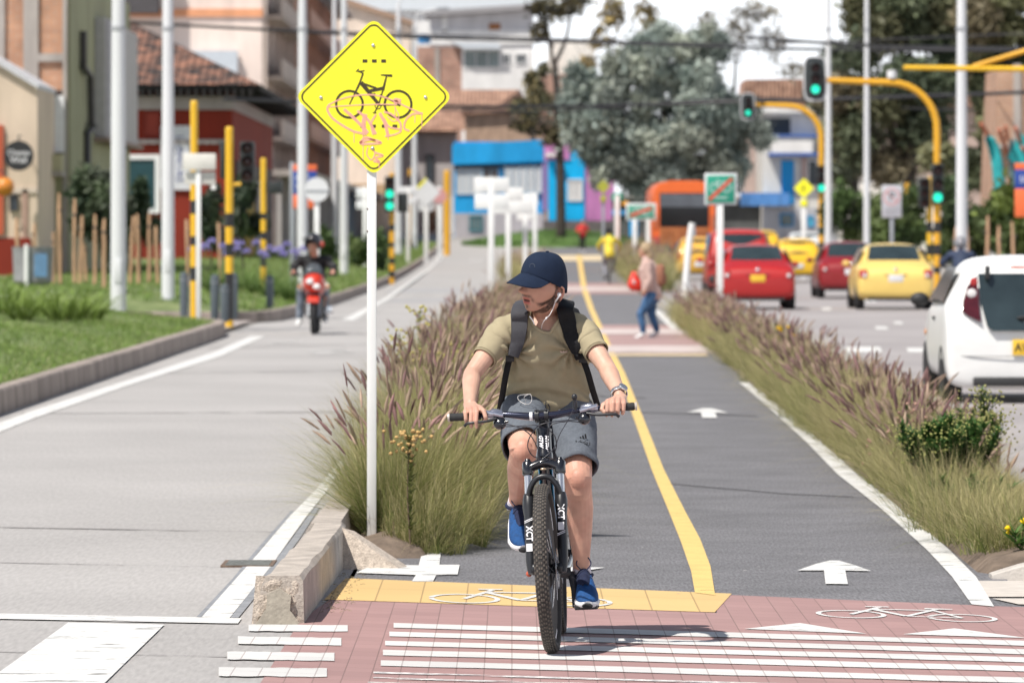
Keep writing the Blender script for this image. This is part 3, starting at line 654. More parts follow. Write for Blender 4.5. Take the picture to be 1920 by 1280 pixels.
# lawn of the two verges
def lawn(name, Y0, Y1, n, wd, hgt, label, xspan):
    Yb = rng.uniform(0, 1, n) ** 1.1 * (Y1 - Y0) + Y0; xk = np.array([kx(y) for y in Yb]); x = xk - .19 - rng.uniform(0, 1, n) ** 1.15 * xspan
    z = np.array([verge_h(a, b, c) for a, b, c in zip(x, Yb, xk)]) - .01
    pt = np.array([mnoise.noise(Vector((a * .9, b * .35, 0))) for a, b in zip(x, Yb)])[:, None]
    dry = (rng.uniform(0, 1, (n, 1)) < (.1 + .22 * np.clip(pt + .25, 0, 1)))
    c0 = np.array([.13, .215, .05]) * rng.uniform(.6, 1.2, (n, 1)) * (1 + .3 * pt); c1 = np.where(dry, np.array([.42, .38, .22]), np.array([.235, .335, .085])) * rng.uniform(.75, 1.25, (n, 1)) * (1 + .25 * pt)
    V, Q, T = ribbons(np.stack([x, Yb, z], 1), rng.uniform(0, 6.28, n), np.abs(rng.normal(.45, .3, n)), hgt * rng.uniform(.5, 1.4, n), wd * rng.uniform(.7, 1.4, n), rng.uniform(.1, .5, n), 2, vc0=c0, vc1=c1)
    tag(np_mesh(name, V, Q, grass_mat, tint=T), label, 'lawn', kind='stuff')
lawn('grass', 44, 97.6, 80000, .011, .085, 'lush mown grass on the near left verge above the kerb', 6.5)
lawn('grass', 108.5, 320, 42000, .035, .12, 'green grass on the farther verge behind the motorcycle', 8.5)

# strap leaved plants, agapanthus, weeds and the yellow flowered herb
def strap_plant(px, py, Y, n, hgt, label, group, flowers=0, col=(.13, .2, .05), name='strap_leaf_plant'):
    p = at(px, py, Y); xk = kx(Y); z = verge_h(p.x, Y, xk); t = thing(name, label, 'plant', (p.x, Y, z), 0, group)
    a = rng.uniform(0, 6.28, n); B = np.stack([.12 * np.cos(a), .12 * np.sin(a), np.zeros(n)], 1)
    c0 = np.array(col) * rng.uniform(.6, 1.2, (n, 1)); c1 = np.array(col) * 1.5 * rng.uniform(.7, 1.3, (n, 1))
    V, Q, T = ribbons(B, a + rng.normal(0, .3, n), np.abs(rng.normal(.45, .2, n)), hgt * rng.uniform(.7, 1.2, n), np.full(n, .035), rng.uniform(.25, .65, n), 5, vc0=c0, vc1=c1, pw=.5)
    np_mesh('leaves', V, Q, grass_mat, t, T)
    for k in range(flowers):
        mb = MB(); q = Vector((random.uniform(-.45, .45), random.uniform(-.4, .4), 0)); e = q + Vector((random.uniform(-.1, .1), 0, random.uniform(.85, 1.15)))
        mb.tube([q, q * .5 + e * .5, e], .009, 5); st = mb.build('flower_stem', M('stem_green', (.16, .2, .07), .7), t)
        nb = 46; d = rng.normal(0, 1, (nb, 3)); d[:, 2] = np.abs(d[:, 2]) * .8 - .2; d /= np.linalg.norm(d, axis=1, keepdims=True)
        cc = np.array([.30, .27, .56]) * rng.uniform(.7, 1.3, (nb, 1))
        V, Q, T = spindles(np.array(e)[None, :] + d * .04, d, np.full(nb, .07), np.full(nb, .014), cc, 4); np_mesh('flower_head', V, Q, plume_mat, st, T, True)
for i, (px, py, Y) in enumerate(((8, 555, 84), (42, 556, 82), (78, 552, 86), (112, 556, 83), (146, 552, 85), (172, 556, 88))):
    strap_plant(px, py, Y, 70, .62, ['bright strap leaved plant at the far left verge edge, by the red wall', 'strap leaved plant just right of the leftmost one on the verge', 'strap leaved plant at the foot of the grey bin on the left verge', 'strap leaved plant in front of the two tallest wooden stakes', 'strap leaved plant below the thick pair of stakes on the verge', 'strap leaved plant nearest to the large grey lamp post'][i], 'strap leaved plants on the left verge', col=(.15, .21, .05))
for i, (px, Y, nf) in enumerate(((392, 128, 4), (408, 124, 3), (452, 132, 4), (478, 128, 4), (505, 126, 4), (530, 130, 5), (545, 124, 3))):
    strap_plant(px, 500, Y, 80, .75, ['purple agapanthus just right of the striped pole with the white sign', 'agapanthus with purple heads beside the short dark bollards', 'purple agapanthus right of the middle striped yellow pole', 'agapanthus clump with round purple heads left of the thin yellow pole', 'agapanthus clump right under the thin yellow pole', 'agapanthus with many purple heads left of the motorcyclist', 'agapanthus partly behind the motorcyclist, against the grey sign post'][i], 'agapanthus plants', nf, (.11, .17, .05), 'agapanthus')
def leafy_stem(mb_s, parts, base, top, nl, ll, col0, col1, bush=0.0):
    path = smooth_path([base, (Vector(base) + Vector(top)) / 2 + Vector((random.uniform(-.03, .03), 0, 0)), top], 4); mb_s.tube(path, [.006 - .004 * i / (len(path) - 1) for i in range(len(path))], 5)
    k = rng.uniform(.12, 1, nl); B = np.array(base)[None, :] * (1 - k[:, None]) + np.array(top)[None, :] * k[:, None]; az = rng.uniform(0, 6.28, nl)
    c0 = np.array(col0) * rng.uniform(.6, 1.3, (nl, 1)); c1 = np.array(col1) * rng.uniform(.6, 1.3, (nl, 1))
    parts.append(ribbons(B, az, rng.uniform(.5, 1.3, nl), ll * rng.uniform(.6, 1.3, nl), np.full(nl, ll * .26), rng.uniform(0, .3, nl), 3, vc0=c0, vc1=c1, pw=.6))
def weed(name, label, cx, cy, stems, hgt, spread, nl, ll, col0, col1, fl=None, nfl=0, flr=.012, z=.05, stemc=(.14, .1, .06), fspread=.06):
    t = thing(name, label, 'plant', (cx, cy, z)); mb = MB(); P = []; tips = []
    for i in range(stems):
        a = random.uniform(0, 6.28); r = spread * math.sqrt(random.random()); h = hgt * random.uniform(.72, 1.05) * (1 - .25 * r / (spread + .01))
        b = (r * .35 * math.cos(a), r * .35 * math.sin(a), 0); tp = (r * math.cos(a), r * math.sin(a), h); tips.append(tp); leafy_stem(mb, P, b, tp, nl, ll, col0, col1)
    mb.build('stem', M('weed_stem', stemc, .8), t); V, Q, T = bundle(P); np_mesh('leaves', V, Q, grass_mat, t, T)
    if nfl:
        A = np.array([[tp[0] + random.gauss(0, fspread), tp[1] + random.gauss(0, fspread), tp[2] - abs(random.gauss(0, fspread * 1.6)) + .02] for tp in tips for k in range(nfl)])
        D = rng.normal(0, .5, A.shape); D[:, 2] = 1; c = np.array(fl) * rng.uniform(.65, 1.3, (len(A), 1)); V, Q, T = spindles(A, D, np.full(len(A), flr * 2), np.full(len(A), flr), c, 5)
        if len(A) > 120: np_mesh('flower_heads', V, Q, plume_mat, t, T, True)['kind'] = 'stuff'
        else:
            for i in range(len(A)): np_mesh('flower_head', V[i * 25:i * 25 + 25], Q[:20], plume_mat, t, T[i * 25:i * 25 + 25], True)
    return t
weed('tall_weed', 'tall single stemmed weed with tan tufted flowers right of the sign post', -.52, 29.2, 1, .92, .02, 120, .055, (.12, .15, .04), (.2, .2, .07), (.50, .33, .14), 46, .011, fspread=.05)
weed('wild_shrub', 'leafy green wild shrub with yellowish flower heads near the white car', 2.58, 33.6, 50, .58, .30, 230, .062, (.045, .11, .028), (.085, .17, .045), (.33, .34, .12), 13, .007, fspread=.045, z=.07)
weed('wild_shrub', 'olive flowered wild shrub leaning towards the road beside the leafy one', 2.86, 34.6, 20, .66, .18, 110, .05, (.07, .125, .035), (.12, .18, .055), (.33, .32, .13), 30, .0075, fspread=.055, z=.07)
weed('yellow_flower_herb', 'small herb with yellow dandelion flowers at the tip of the right bed', 2.58, 28.0, 9, .2, .16, 22, .07, (.09, .17, .04), (.13, .24, .06), (.85, .58, .02), 1, .017, fspread=.012, z=.06)
weed('green_weed', 'upright green weed with narrow leaves at the right edge of the bed', 2.92, 30.8, 5, .42, .16, 40, .06, (.07, .14, .04), (.12, .2, .06), z=.06)
weed('young_weed', 'yellow green weed with spiky tips rising from the left grass mass', -.72, 43.5, 5, 1.12, .3, 60, .06, (.2, .24, .06), (.3, .32, .09), (.45, .4, .12), 20, .013, z=.06)
weed('young_weed', 'bushy yellow green weed halfway along the left grass mass', -.45, 40.5, 7, 1.0, .28, 60, .06, (.17, .22, .06), (.26, .3, .09), (.45, .38, .14), 14, .013, z=.06)
weed('low_weed', 'low green leafy weed spreading below the wild shrub in the right bed', 2.56, 31.9, 14, .26, .28, 60, .06, (.08, .15, .045), (.14, .22, .07), z=.06)
weed('low_weed', 'dark green weed with rose tufts left of the wild shrub', 2.5, 36.6, 10, .5, .2, 70, .05, (.06, .12, .04), (.11, .18, .06), (.42, .25, .2), 8, .012, z=.06)
weed('low_weed', 'green weed patch in the right bed beyond the wild shrub', 3.0, 41, 12, .55, .3, 70, .06, (.09, .16, .045), (.15, .22, .07), z=.06)
weed('low_weed', 'small weed with a yellow bloom on the far right bed', 3.15, 66, 6, .8, .2, 40, .06, (.12, .18, .05), (.18, .24, .08), (.8, .45, .02), 1, .03, z=.06)
mb = MB()
for i in range(40):
    p = gp(random.uniform(690, 800), random.uniform(1014, 1040)); mb.ell((p.x, p.y, .005), (random.uniform(.006, .02), random.uniform(.006, .02), random.uniform(.005, .014)), 6, 4)
tag(mb.build('pebbles', rough_agg), 'loose pebbles and grit at the foot of the sign post', 'pebbles', kind='stuff')
mb = MB(); p = gp(738, 1026); mb.tube([(p.x, p.y, 0), (p.x, p.y, .08), (p.x + .002, p.y, .135)], [.012, .013, .009], 8)
tag(mb.build('rusty_stake', M('rusty_stake', (.2, .13, .1), .8)), 'short rusty stake standing right of the sign post', 'stake')
mb = MB()
for i in range(110):
    p = gp(random.choice([random.uniform(600, 640), random.uniform(575, 620)]), random.uniform(1075, 1150)); d = p - Vector((-.86, p.y, 0))
    if p.x < -.80 + .03: p.x = -.83 + random.random() * .12
    a = random.uniform(0, 6.28); q = Vector((math.cos(a), math.sin(a), .3)) * random.uniform(.01, .035); mb.tube([p + Vector((0, 0, .004)), p + q * .5 + Vector((0, 0, .006)), p + q], .0012, 3)
tag(mb.build('dry_litter', M('dry_grass_litter', (.3, .25, .17), .9, var=.4, vs=30)), 'dry grass litter gathered along the shaded side of the kerb block', 'litter', kind='stuff')

# ------------------------------------------------------------------ street furniture
steel_w = M('pale_galvanised_pole', (0.68, 0.69, 0.71), 0.55, 0.0, var=0.05, vs=1.5, stretch=(1, 1, .2))
white_p = M('white_enamel', (0.82, 0.82, 0.81), 0.45, var=0.05, vs=6, stretch=(1, 1, .4))
yel_p = M('traffic_yellow', (0.78, 0.46, 0.02), 0.45, var=0.06, vs=3)
yel_o = M('traffic_amber', (0.74, 0.38, 0.02), 0.45, var=0.06, vs=3)
blk = M('black_paint', (0.02, 0.02, 0.022), 0.5, var=0.1)
signal_b = M('signal_housing', (0.025, 0.03, 0.03), 0.45, var=0.1)
green_l = M('green_lamp', (0.05, 0.6, 0.45), 0.3, var=0, emit=(0.02, 0.85, 0.55), es=1.15)
dark_l = M('dark_lens', (0.05, 0.02, 0.02), 0.2, var=0)
bolt_m = M('zinc_bolt', (0.6, 0.6, 0.62), 0.3, 0.8, var=0)
signgreen = M('sign_green', (0.02, 0.30, 0.20), 0.4, var=0.05)
signred = M('sign_red', (0.62, 0.09, 0.05), 0.45, var=0.05)
signwhite = M('sign_white', (0.72, 0.73, 0.75), 0.45, var=0.04)
greysteel = M('grey_steel', (0.36, 0.38, 0.41), 0.45, 0.3, var=0.06)
stake_m = M('stake_wood', (0.50, 0.31, 0.19), 0.85, var=0.3, vs=9, stretch=(1, 1, .15))
def gz(x, Y):
    if x < kx(Y) - .15 and not (98.1 < Y < 107.2): return verge_h(x, Y, kx(Y))
    if 98.1 <= Y <= 107.2 and x < -4.9: return .05
    return zg(Y)
def post_at(name, label, cat, px, Y, group=None, z=None):
    x = (px - 960) * Y / F; zb = gz(x, Y) if z is None else z
    t = thing(name, label, cat, (x, Y, zb - .02), 0, group); t['zb'] = zb - .02; return t
def zl(t, py): return CH - (py - CY) * t.location.y / F - t.location.z
def xl(t, px): return (px - 960) * t.location.y / F - t.location.x

def lamp_post(px, Y, w, label, door=True, lean=0.0):
    t = post_at('lamp_post', label, 'lamp post', px, Y, 'pale steel lamp posts along the street'); r = mpx(w, Y) / 2; Hh = 11.5
    mb = MB(); mb.tube([(0, 0, 0), (lean * Hh * .3, 0, Hh * .3), (lean * Hh, 0, Hh)], [r * 1.02, r * .93, r * .55], 12); mb.build('pole', steel_w, t, smooth=60)
    mb = MB(); mb.lathe([(r * 1.0, .0), (r * 1.55, 0), (r * 1.55, .03), (r * 1.0, .03)], 12); mb.build('base_flange', greysteel, t, smooth=30)
    mb = MB(); zz = zl(t, 57); mb.lathe([(r * .93, zz), (r * .96, zz), (r * .96, zz + .07), (r * .93, zz + .07)], 12); mb.build('joint_band', M('joint_band', (.4, .41, .43), .5, .2, var=0), t, smooth=30)
    if door: mb = MB(); mb.box((0, -r * .98, .75), (r * .9, .02, .42), bev=.006); mb.build('access_door', steel_w, t, smooth=30)
    mb = MB(); mb.tube([(lean * Hh, 0, Hh), (.15, -.0, Hh + .5), (1.2, 0, Hh + .75)], [.05, .045, .04], 8); a = mb.build('arm', steel_w, t, smooth=60)
    mb = MB(); mb.box((1.45, 0, Hh + .74), (.65, .26, .13), bev=.04); mb.build('lamp_head', greysteel, a, smooth=30)
    return t
for px, Y, w, lb in ((222, 97, 29, 'thick pale lamp post nearest on the left verge, wider than the others'), (315, 110, 24, 'pale lamp post with faded stickers beside the white sign and striped pole'), (567, 139, 20, 'pale lamp post standing right behind the motorcyclist'), (645, 185, 16, 'pale lamp post just left of the yellow sign post'), (627, 245, 13, 'slim pale lamp post half hidden behind the yellow diamond sign'), (747, 262, 14, 'far pale lamp post right of the green pedestrian signal'), (777, 290, 11, 'farthest pale lamp post left of the blue house'),
                     (1803, 121, 22, 'thick pale lamp post on the right, above the white hatchback'), (1625, 190, 12, 'slim pale lamp post left of the no parking sign'), (1553, 196, 13, 'pale lamp post carrying a small white camera beside the amber mast')):
    lamp_post(px, Y, w, lb)

def striped_pole(name, label, px, Y, w, top, bands, mat, group=None, z=None):
    t = post_at(name, label, 'traffic pole', px, Y, group, z); r = mpx(w, Y) / 2; zt = zl(t, top)
    mb = MB(); mb.tube([(0, 0, 0), (0, 0, zt)], r, 14); mb.lathe([(r, zt), (r * .8, zt + r * .4), (0, zt + r * .5)], 14); mb.build('pole', mat, t, smooth=40)
    for a, b in bands:
        za, zb = max(0, zl(t, b)), zl(t, a); mb = MB(); mb.lathe([(r * .9, za), (r * 1.03, za), (r * 1.03, zb), (r * .9, zb)], 14); mb.build('black_band', blk, t, smooth=40)
    return t
def signal_head(t, px, py, hpx, lit=2, n=3, frame=False, two=False, name='signal_head', ahead=.16, wpx=None):
    """housing with hooded lenses facing the camera; lit = index of the lamp that is on, from the top"""
    Y = t.location.y; h = mpx(hpx, Y); w = mpx(wpx, Y) if wpx else h / n * .98; cx, cz = xl(t, px), zl(t, py); y = -ahead
    if frame:
        pass
    mb = MB(); mb.box((cx, y, cz), (w, .2, h), bev=min(.04, w * .15)); hd = mb.build(name, signal_b, t, smooth=30)
    if frame:
        mb = MB(); o = [(-.62, -.6), (.62, -.6), (.62, .6), (-.62, .6)]
        k = 24; out = []
        for i in range(k):
            a = 2 * math.pi * i / k; c, s_ = math.cos(a), math.sin(a); sx = math.copysign(abs(c) ** .45, c); sz = math.copysign(abs(s_) ** .45, s_); out.append((cx + sx * w * .98, cz + sz * h * .68))
        mb.prism(out, y + .1, y + .13); mb.build('backboard', M('backboard', (.05, .06, .065), .5), hd, smooth=20)
        mb = MB(); q = [(x, y + .095, z) for x, z in out]; q.append(q[0]); mb.tube(q, w * .085, 6); mb.build('white_border', signwhite, hd, smooth=60)
    for i in range(n):
        z = cz + h * (.5 - (i + .5) / n); rr = min(h / n, w) * .40
        mm = Matrix.Translation((cx, y - .1, z)) @ Matrix.Rotation(R(90), 4, 'X')
        mb = MB(); mb.lathe([(rr, 0), (rr * .8, rr * .14), (rr * .4, rr * .25), (0, rr * .28)], 16, mm); on = (i == lit) or (two and i >= n - 2)
        mb.build('lamp_lens', green_l if on else dark_l, hd, smooth=60)
        mb = MB(); vs = []; k = 12
        for j in range(k + 1):
            a = R(-20 + 220 * j / k); vs += [Vector((cx + rr * 1.12 * math.cos(a), y - .1, z + rr * 1.12 * math.sin(a))), Vector((cx + rr * 1.12 * math.cos(a), y - .1 - rr * (1.5 if 1 else 1), z + rr * 1.12 * math.sin(a) * .98))]
        mb.add(vs, [(2 * j, 2 * j + 1, 2 * j + 3, 2 * j + 2) for j in range(k)]); v = mb.build('visor', signal_b, hd, smooth=60); md = v.modifiers.new('t', 'SOLIDIFY'); md.thickness = .008
    return hd
G = 'striped yellow traffic poles'
striped_pole('striped_pole', 'yellow pole with black bands standing directly behind the white sign back', 364, 100, 14, 192, [(376, 401), (443, 460), (501, 526)], yel_p, G)
t = striped_pole('striped_pole', 'yellow and black pole carrying a dark traffic signal, above the bollards', 430, 100, 15, 241, [(400, 425), (457, 480), (512, 600)], yel_p, G)
signal_head(t, 463, 303, 76, lit=9, ahead=-.2, wpx=28)
mb = MB(); mb.tube([(0, 0, zl(t, 347)), (xl(t, 452), 0, zl(t, 345))], .03, 8); mb.build('bracket', yel_p, t, smooth=60)
mb = MB(); mb.box((xl(t, 418), .1, zl(t, 300)), (mpx(12, 100), .14, mpx(70, 100)), bev=.02); mb.build('side_signal', signal_b, t, smooth=30)
t = striped_pole('striped_pole', 'thin yellow pole with two black bands above the purple agapanthus', 494, 128, 11, 299, [(400, 411), (435, 449), (470, 500)], yel_p, G)
mb = MB(); mb.box((xl(t, 517), 0, zl(t, 352)), (mpx(26, 128), .2, mpx(22, 128)), bev=.03); mb.build('side_signal', signal_b, t, smooth=30)
t = striped_pole('striped_pole', 'amber pole with a lit green pedestrian signal behind the yellow sign post', 735, 185, 10, 326, [(420, 433), (455, 464), (483, 495), (508, 520)], yel_o, G)
signal_head(t, 731, 364, 66, lit=9, two=True, n=3, wpx=19); mb = MB(); mb.box((xl(t, 755), 0, zl(t, 380)), (mpx(20, 185), .2, mpx(36, 185)), bev=.03); mb.build('side_signal', signal_b, t, smooth=30)
striped_pole('amber_pole', 'plain amber pole rising at the bend of the left kerb near the blue house', 838, 285, 12, 322, [], yel_o)
striped_pole('amber_pole', 'thin amber pole behind the white sign panels left of the plain amber pole', 768, 300, 6, 318, [(330, 350)], yel_o)

def mast(name, label, px, Y, w, arm_py, arm_px, top_r, bands, base_z=None):
    t = post_at(name, label, 'signal mast', px, Y, 'amber signal masts over the right road', base_z); r = mpx(w, Y) / 2; zt = zl(t, arm_py); xa = xl(t, arm_px); rr = mpx(top_r, Y)
    pts = [Vector((0, 0, 0)), Vector((0, 0, zt * .4)), Vector((0, 0, zt - rr))]
    for i in range(1, 9): a = R(90 * i / 8); pts.append(Vector((-rr * (1 - math.cos(a)), 0, zt - rr + rr * math.sin(a))))
    pts.append(Vector((xa, 0, zt + .06)))
    mb = MB(); mb.tube(pts, [r] * 6 + [r * .95] * 5 + [r * .75], 12); mb.build('mast_arm', yel_o, t, smooth=60)
    for a, b in bands:
        za, zb = max(0, zl(t, b)), zl(t, a); mb = MB(); mb.lathe([(r * .9, za), (r * 1.03, za), (r * 1.03, zb), (r * .9, zb)], 14); mb.build('black_band', blk, t, smooth=40)
    return t
t = mast('signal_mast', 'large amber mast whose arm holds the framed green signal over the road', 1757, 142, 13, 155, 1545, 88, [(416, 436), (458, 478), (500, 512)])
signal_head(t, 1528, 148, 60, lit=2, frame=True, wpx=21); signal_head(t, 1757, 345, 76, lit=2, wpx=22)
mb = MB(); mb.lathe([(.0, 0), (.12, .02), (.12, .2), (.0, .22)], 10, Matrix.Translation((xl(t, 1672), 0, zl(t, 148)))); mb.build('camera_dome', signwhite, t, smooth=60)
t2 = mast('signal_mast', 'smaller amber mast farther back with a green signal over the taxis', 1540, 215, 11, 199, 1418, 62, [(425, 440), (455, 470)])
signal_head(t2, 1402, 200, 36, lit=2, frame=True, wpx=13); signal_head(t2, 1540, 336, 50, lit=2, wpx=17)
t = striped_pole('striped_pole', 'yellow and black pole with dark side signals touching the large amber mast', 1743, 143, 10, 334, [(416, 436), (458, 478), (500, 520)], yel_p, G)
signal_head(t, 1732, 362, 56, lit=9, ahead=.1, wpx=22)
t = striped_pole('striped_pole', 'short amber pole with a green pedestrian signal left of the large mast', 1701, 205, 9, 345, [(400, 410), (430, 440)], yel_o, G); signal_head(t, 1709, 376, 34, lit=9, two=True, n=3, wpx=11)
Yb = 112; t = post_at('signal_mast', 'amber mast arm with a diagonal brace entering at the upper right edge', 'signal mast', 2020, Yb, 'amber signal masts over the right road')
mb = MB(); mb.tube([(0, 0, 0), (0, 0, zl(t, 40))], .09, 12); mb.build('pole', yel_p, t, smooth=60)
mb = MB(); mb.tube([(0, 0, zl(t, 131)), (xl(t, 1694), 0, zl(t, 127))], [.062, .05], 10); mb.build('arm', yel_p, t, smooth=60)
mb = MB(); mb.tube([(0, 0, zl(t, 66)), (xl(t, 1825), 0, zl(t, 125))], .05, 10); mb.build('brace', yel_o, t, smooth=60)

def sign_post(name, label, px, Y, w, top, mat, cat='sign', group=None, z=None):
    t = post_at(name, label, cat, px, Y, group, z); r = mpx(w, Y) / 2
    mb = MB(); mb.box((0, 0, zl(t, top) / 2), (2 * r, 2 * r, zl(t, top)), bev=r * .2); mb.build('post', mat, t, smooth=30); t['r'] = r; return t
def panel(t, x0, y0, x1, y1, mat, name='panel', y=-.06, th=.03, rnd=.03):
    a, b, c, d = xl(t, x0), xl(t, x1), zl(t, y1), zl(t, y0); mb = MB(); mb.box(((a + b) / 2, y, (c + d) / 2), (b - a, th, d - c), bev=min(th * .4, .008)); return mb.build(name, mat, t, smooth=30)
# the yellow cycle sign
P0 = gp(697, 1006, 0.05); t = thing('cycle_sign', 'big yellow diamond cycle sign with pink graffiti on a white square post', 'sign', (P0.x, P0.y, 0.03)); Ys = P0.y
zc, xc = zl(t, 182), xl(t, 701); hw = mpx(148, Ys); pw = mpx(17.5, Ys)
mb = MB(); mb.box((0, 0.012, (zc + .2) / 2), (pw, pw, zc + .2), bev=.004); ps = mb.build('post', white_p, t, smooth=30)
for zz in (zl(t, 392), zl(t, 434)): mb = MB(); mb.ell((-pw * .46, -pw / 2 + .012, zz), (.004, .004, .006), 8, 6); mb.build('rust_spot', M('rust', (.08, .04, .03), .9), ps, smooth=180)
def dia(k, rnd, n=7):
    """rounded diamond outline of half diagonal k"""
    pts = []
    for c in range(4):
        a0 = R(90 * c); d = k - rnd * math.sqrt(2); cx_, cz_ = d * math.cos(a0), d * math.sin(a0)
        for i in range(n): a = a0 - R(45) + R(90) * i / (n - 1); pts.append((xc + cx_ + rnd * math.cos(a), zc + cz_ + rnd * math.sin(a)))
    return pts
sy = -.022
signyel = M('fluorescent_yellow', (0.95, 0.90, 0.03), 0.4, var=0.03, vs=5, emit=None)
mb = MB(); mb.prism(dia(hw, .045), sy - .003, sy); pn = mb.build('panel', signyel, t, smooth=20)
ink = M('sign_black', (0.055, 0.04, 0.015), 0.5, var=0.05)
mb = MB(); o, i_ = dia(hw * .957, .04), dia(hw * .93, .034); n = len(o); vs = [(x, sy - .0042, z) for x, z in o] + [(x, sy - .0042, z) for x, z in i_]
mb.add(vs, [(i, (i + 1) % n, n + (i + 1) % n, n + i) for i in range(n)]); mb.build('border', ink, pn)
sp = lambda px, py, e=0.0: Vector((xl(t, px), sy - .0042 - e, zl(t, py)))
mb = MB()
for x in (680, 697.5, 715): mb.add([sp(x, 112), sp(x + 9, 112), sp(x + 9, 118), sp(x, 118)], [(0, 3, 2, 1)])
for x in (676, 696, 716, 736): mb.add([sp(x, 234), sp(x + 9, 234), sp(x + 9, 240), sp(x, 240)], [(0, 3, 2, 1)])
mb.build('dash_mark', ink, pn)
mb = MB(); ke = [0.0]
def stroke(mb, pts, w, e=0.0, fn=sp):
    P = [Vector((p[0], p[1], 0)) for p in pts]; vs = []; ws = w if isinstance(w, (list, tuple)) else [w] * len(P); ke[0] += .00002
    for i, p in enumerate(P):
        d = (P[min(i + 1, len(P) - 1)] - P[max(i - 1, 0)]).normalized(); nx, ny = -d.y * ws[i] / 2, d.x * ws[i] / 2
        vs += [fn(p.x + nx, p.y + ny, e + ke[0]), fn(p.x - nx, p.y - ny, e + ke[0])]
    mb.add(vs, [(2 * i, 2 * i + 1, 2 * i + 3, 2 * i + 2) for i in range(len(P) - 1)])
def ringpx(mb, cx, cy, r, w): stroke(mb, [(cx + r * math.cos(2 * math.pi * i / 36), cy + r * math.sin(2 * math.pi * i / 36)) for i in range(37)], w)
ringpx(mb, 655.5, 196, 25, 4.4); ringpx(mb, 746.5, 196, 25, 4.4); ringpx(mb, 709, 199, 5.5, 1.6)
for pts, w in (([(655.5, 196), (676, 154)], [2.2, 4]), ([(674, 158), (681, 138)], 3), ([(681, 138), (673, 134)], 3), ([(684, 133), (671, 135)], 2.2), ([(668, 135), (673, 130)], 2), ([(677, 155), (711, 197)], [8, 6]), ([(677, 156), (706, 166)], 4), ([(690, 172), (718, 166)], 6), ([(718, 170), (725, 143)], [5, 2.5]), ([(714, 141), (735, 142.5)], [2, 5]), ([(728, 142.5), (735.5, 142.5)], 4),
               ([(711, 193), (718, 170)], 2.6), ([(709, 198), (746, 197)], 1.8), ([(712, 178), (748, 196)], 2.2), ([(742, 194), (751, 198)], 5), ([(709, 199), (702, 212)], 2.2), ([(699, 212), (706, 212)], 1.8), ([(696, 178), (704, 176)], 2.2)): stroke(mb, pts, w)
mb.build('cycle_symbol', ink, pn)
pink = M('pink_spray_paint', (0.95, 0.46, 0.38), 0.6, var=0.08, vs=40)
tn = pink.node_tree; bs_ = tn.nodes['Principled BSDF']; bs_.inputs['Alpha'].default_value = .78
mb = MB(); ke[0] = .0006
def sk(pts, w): stroke(mb, [(v.x, v.y) for v in smooth_path([(p[0], p[1], 0) for p in pts], 6)], w)
sk([(618, 196), (640, 186), (672, 179), (705, 179), (735, 188), (765, 202), (790, 213)], 3); sk([(617, 201), (660, 198), (712, 196), (745, 197)], 2.4); sk([(618, 196), (614, 205), (622, 220), (640, 234), (662, 246), (682, 251)], 4.5)
sk([(645, 205), (662, 220), (680, 238), (690, 250)], 6); sk([(670, 208), (690, 225), (705, 252)], 5); sk([(685, 214), (682, 232), (684, 254)], 8); sk([(705, 215), (696, 232), (700, 253)], 4); sk([(712, 212), (722, 232), (728, 256)], 6); sk([(720, 210), (735, 215), (750, 230), (752, 243)], 4)
sk([(720, 222), (730, 238), (752, 244), (742, 252), (722, 256)], 3.5); sk([(740, 200), (748, 220), (738, 228), (726, 218)], 2); sk([(793, 213), (775, 214), (762, 224), (758, 240), (768, 246)], 4); sk([(674, 268), (695, 262), (715, 268), (690, 270), (676, 269), (686, 258), (704, 264)], 4.5); sk([(690, 276), (688, 290), (697, 300), (703, 286), (694, 278)], 2.6); sk([(702, 286), (718, 292), (704, 296), (712, 304), (700, 302)], 4); sk([(745, 195), (741, 188), (752, 190)], 8)
for x, a, b in ((664, 248, 268), (681, 252, 300), (728, 254, 263), (791, 214, 240), (778, 216, 231), (741, 200, 218), (711, 300, 316)): sk([(x, a), (x, (a + b) / 2), (x, b)], 1.6)
for v in range(len(mb.v)):
    x, y_, z = mb.v[v]
mb.build('graffiti', pink, pn)
for bx, by in ((700, 86), (602, 183.5), (798, 183), (699, 278)):
    mb = MB(); q = sp(bx, by); mb.ell((q.x, q.y - .001, q.z), (.0095, .006, .0095), 12, 8); mb.build('bolt', bolt_m, pn, smooth=180)

# white backs of the signs standing in the median and on the left
GW = 'white sign backs'
t = sign_post('sign_post', 'white twin panel sign back on the tallest white post in the grass strip', 921, 148, 11, 334, white_p, group=GW); panel(t, 890, 333, 954, 361, white_p); panel(t, 890, 364, 954, 392, white_p); panel(t, 918.5, 331, 924.5, 394, M('panel_seam', (.5, .52, .55), .5), 'rail', y=.02)
t = sign_post('sign_post', 'white sign back on the second white post, right of the tallest one', 953, 156, 10, 352, white_p, group=GW); panel(t, 950, 352, 980, 376, white_p); panel(t, 924, 374, 1000, 401, white_p)
t = sign_post('sign_post', 'slanted white sign back on a slim white post near the purple wall', 985, 190, 9, 370, white_p, group=GW); panel(t, 969, 398, 1002, 413, white_p)
t = sign_post('sign_post', 'bent white sign back on the rightmost thin post of the median row', 1003, 215, 8, 365, white_p, group=GW); p_ = panel(t, 984, 362, 1018, 386, white_p); p_.rotation_euler = (0, R(-4), 0)
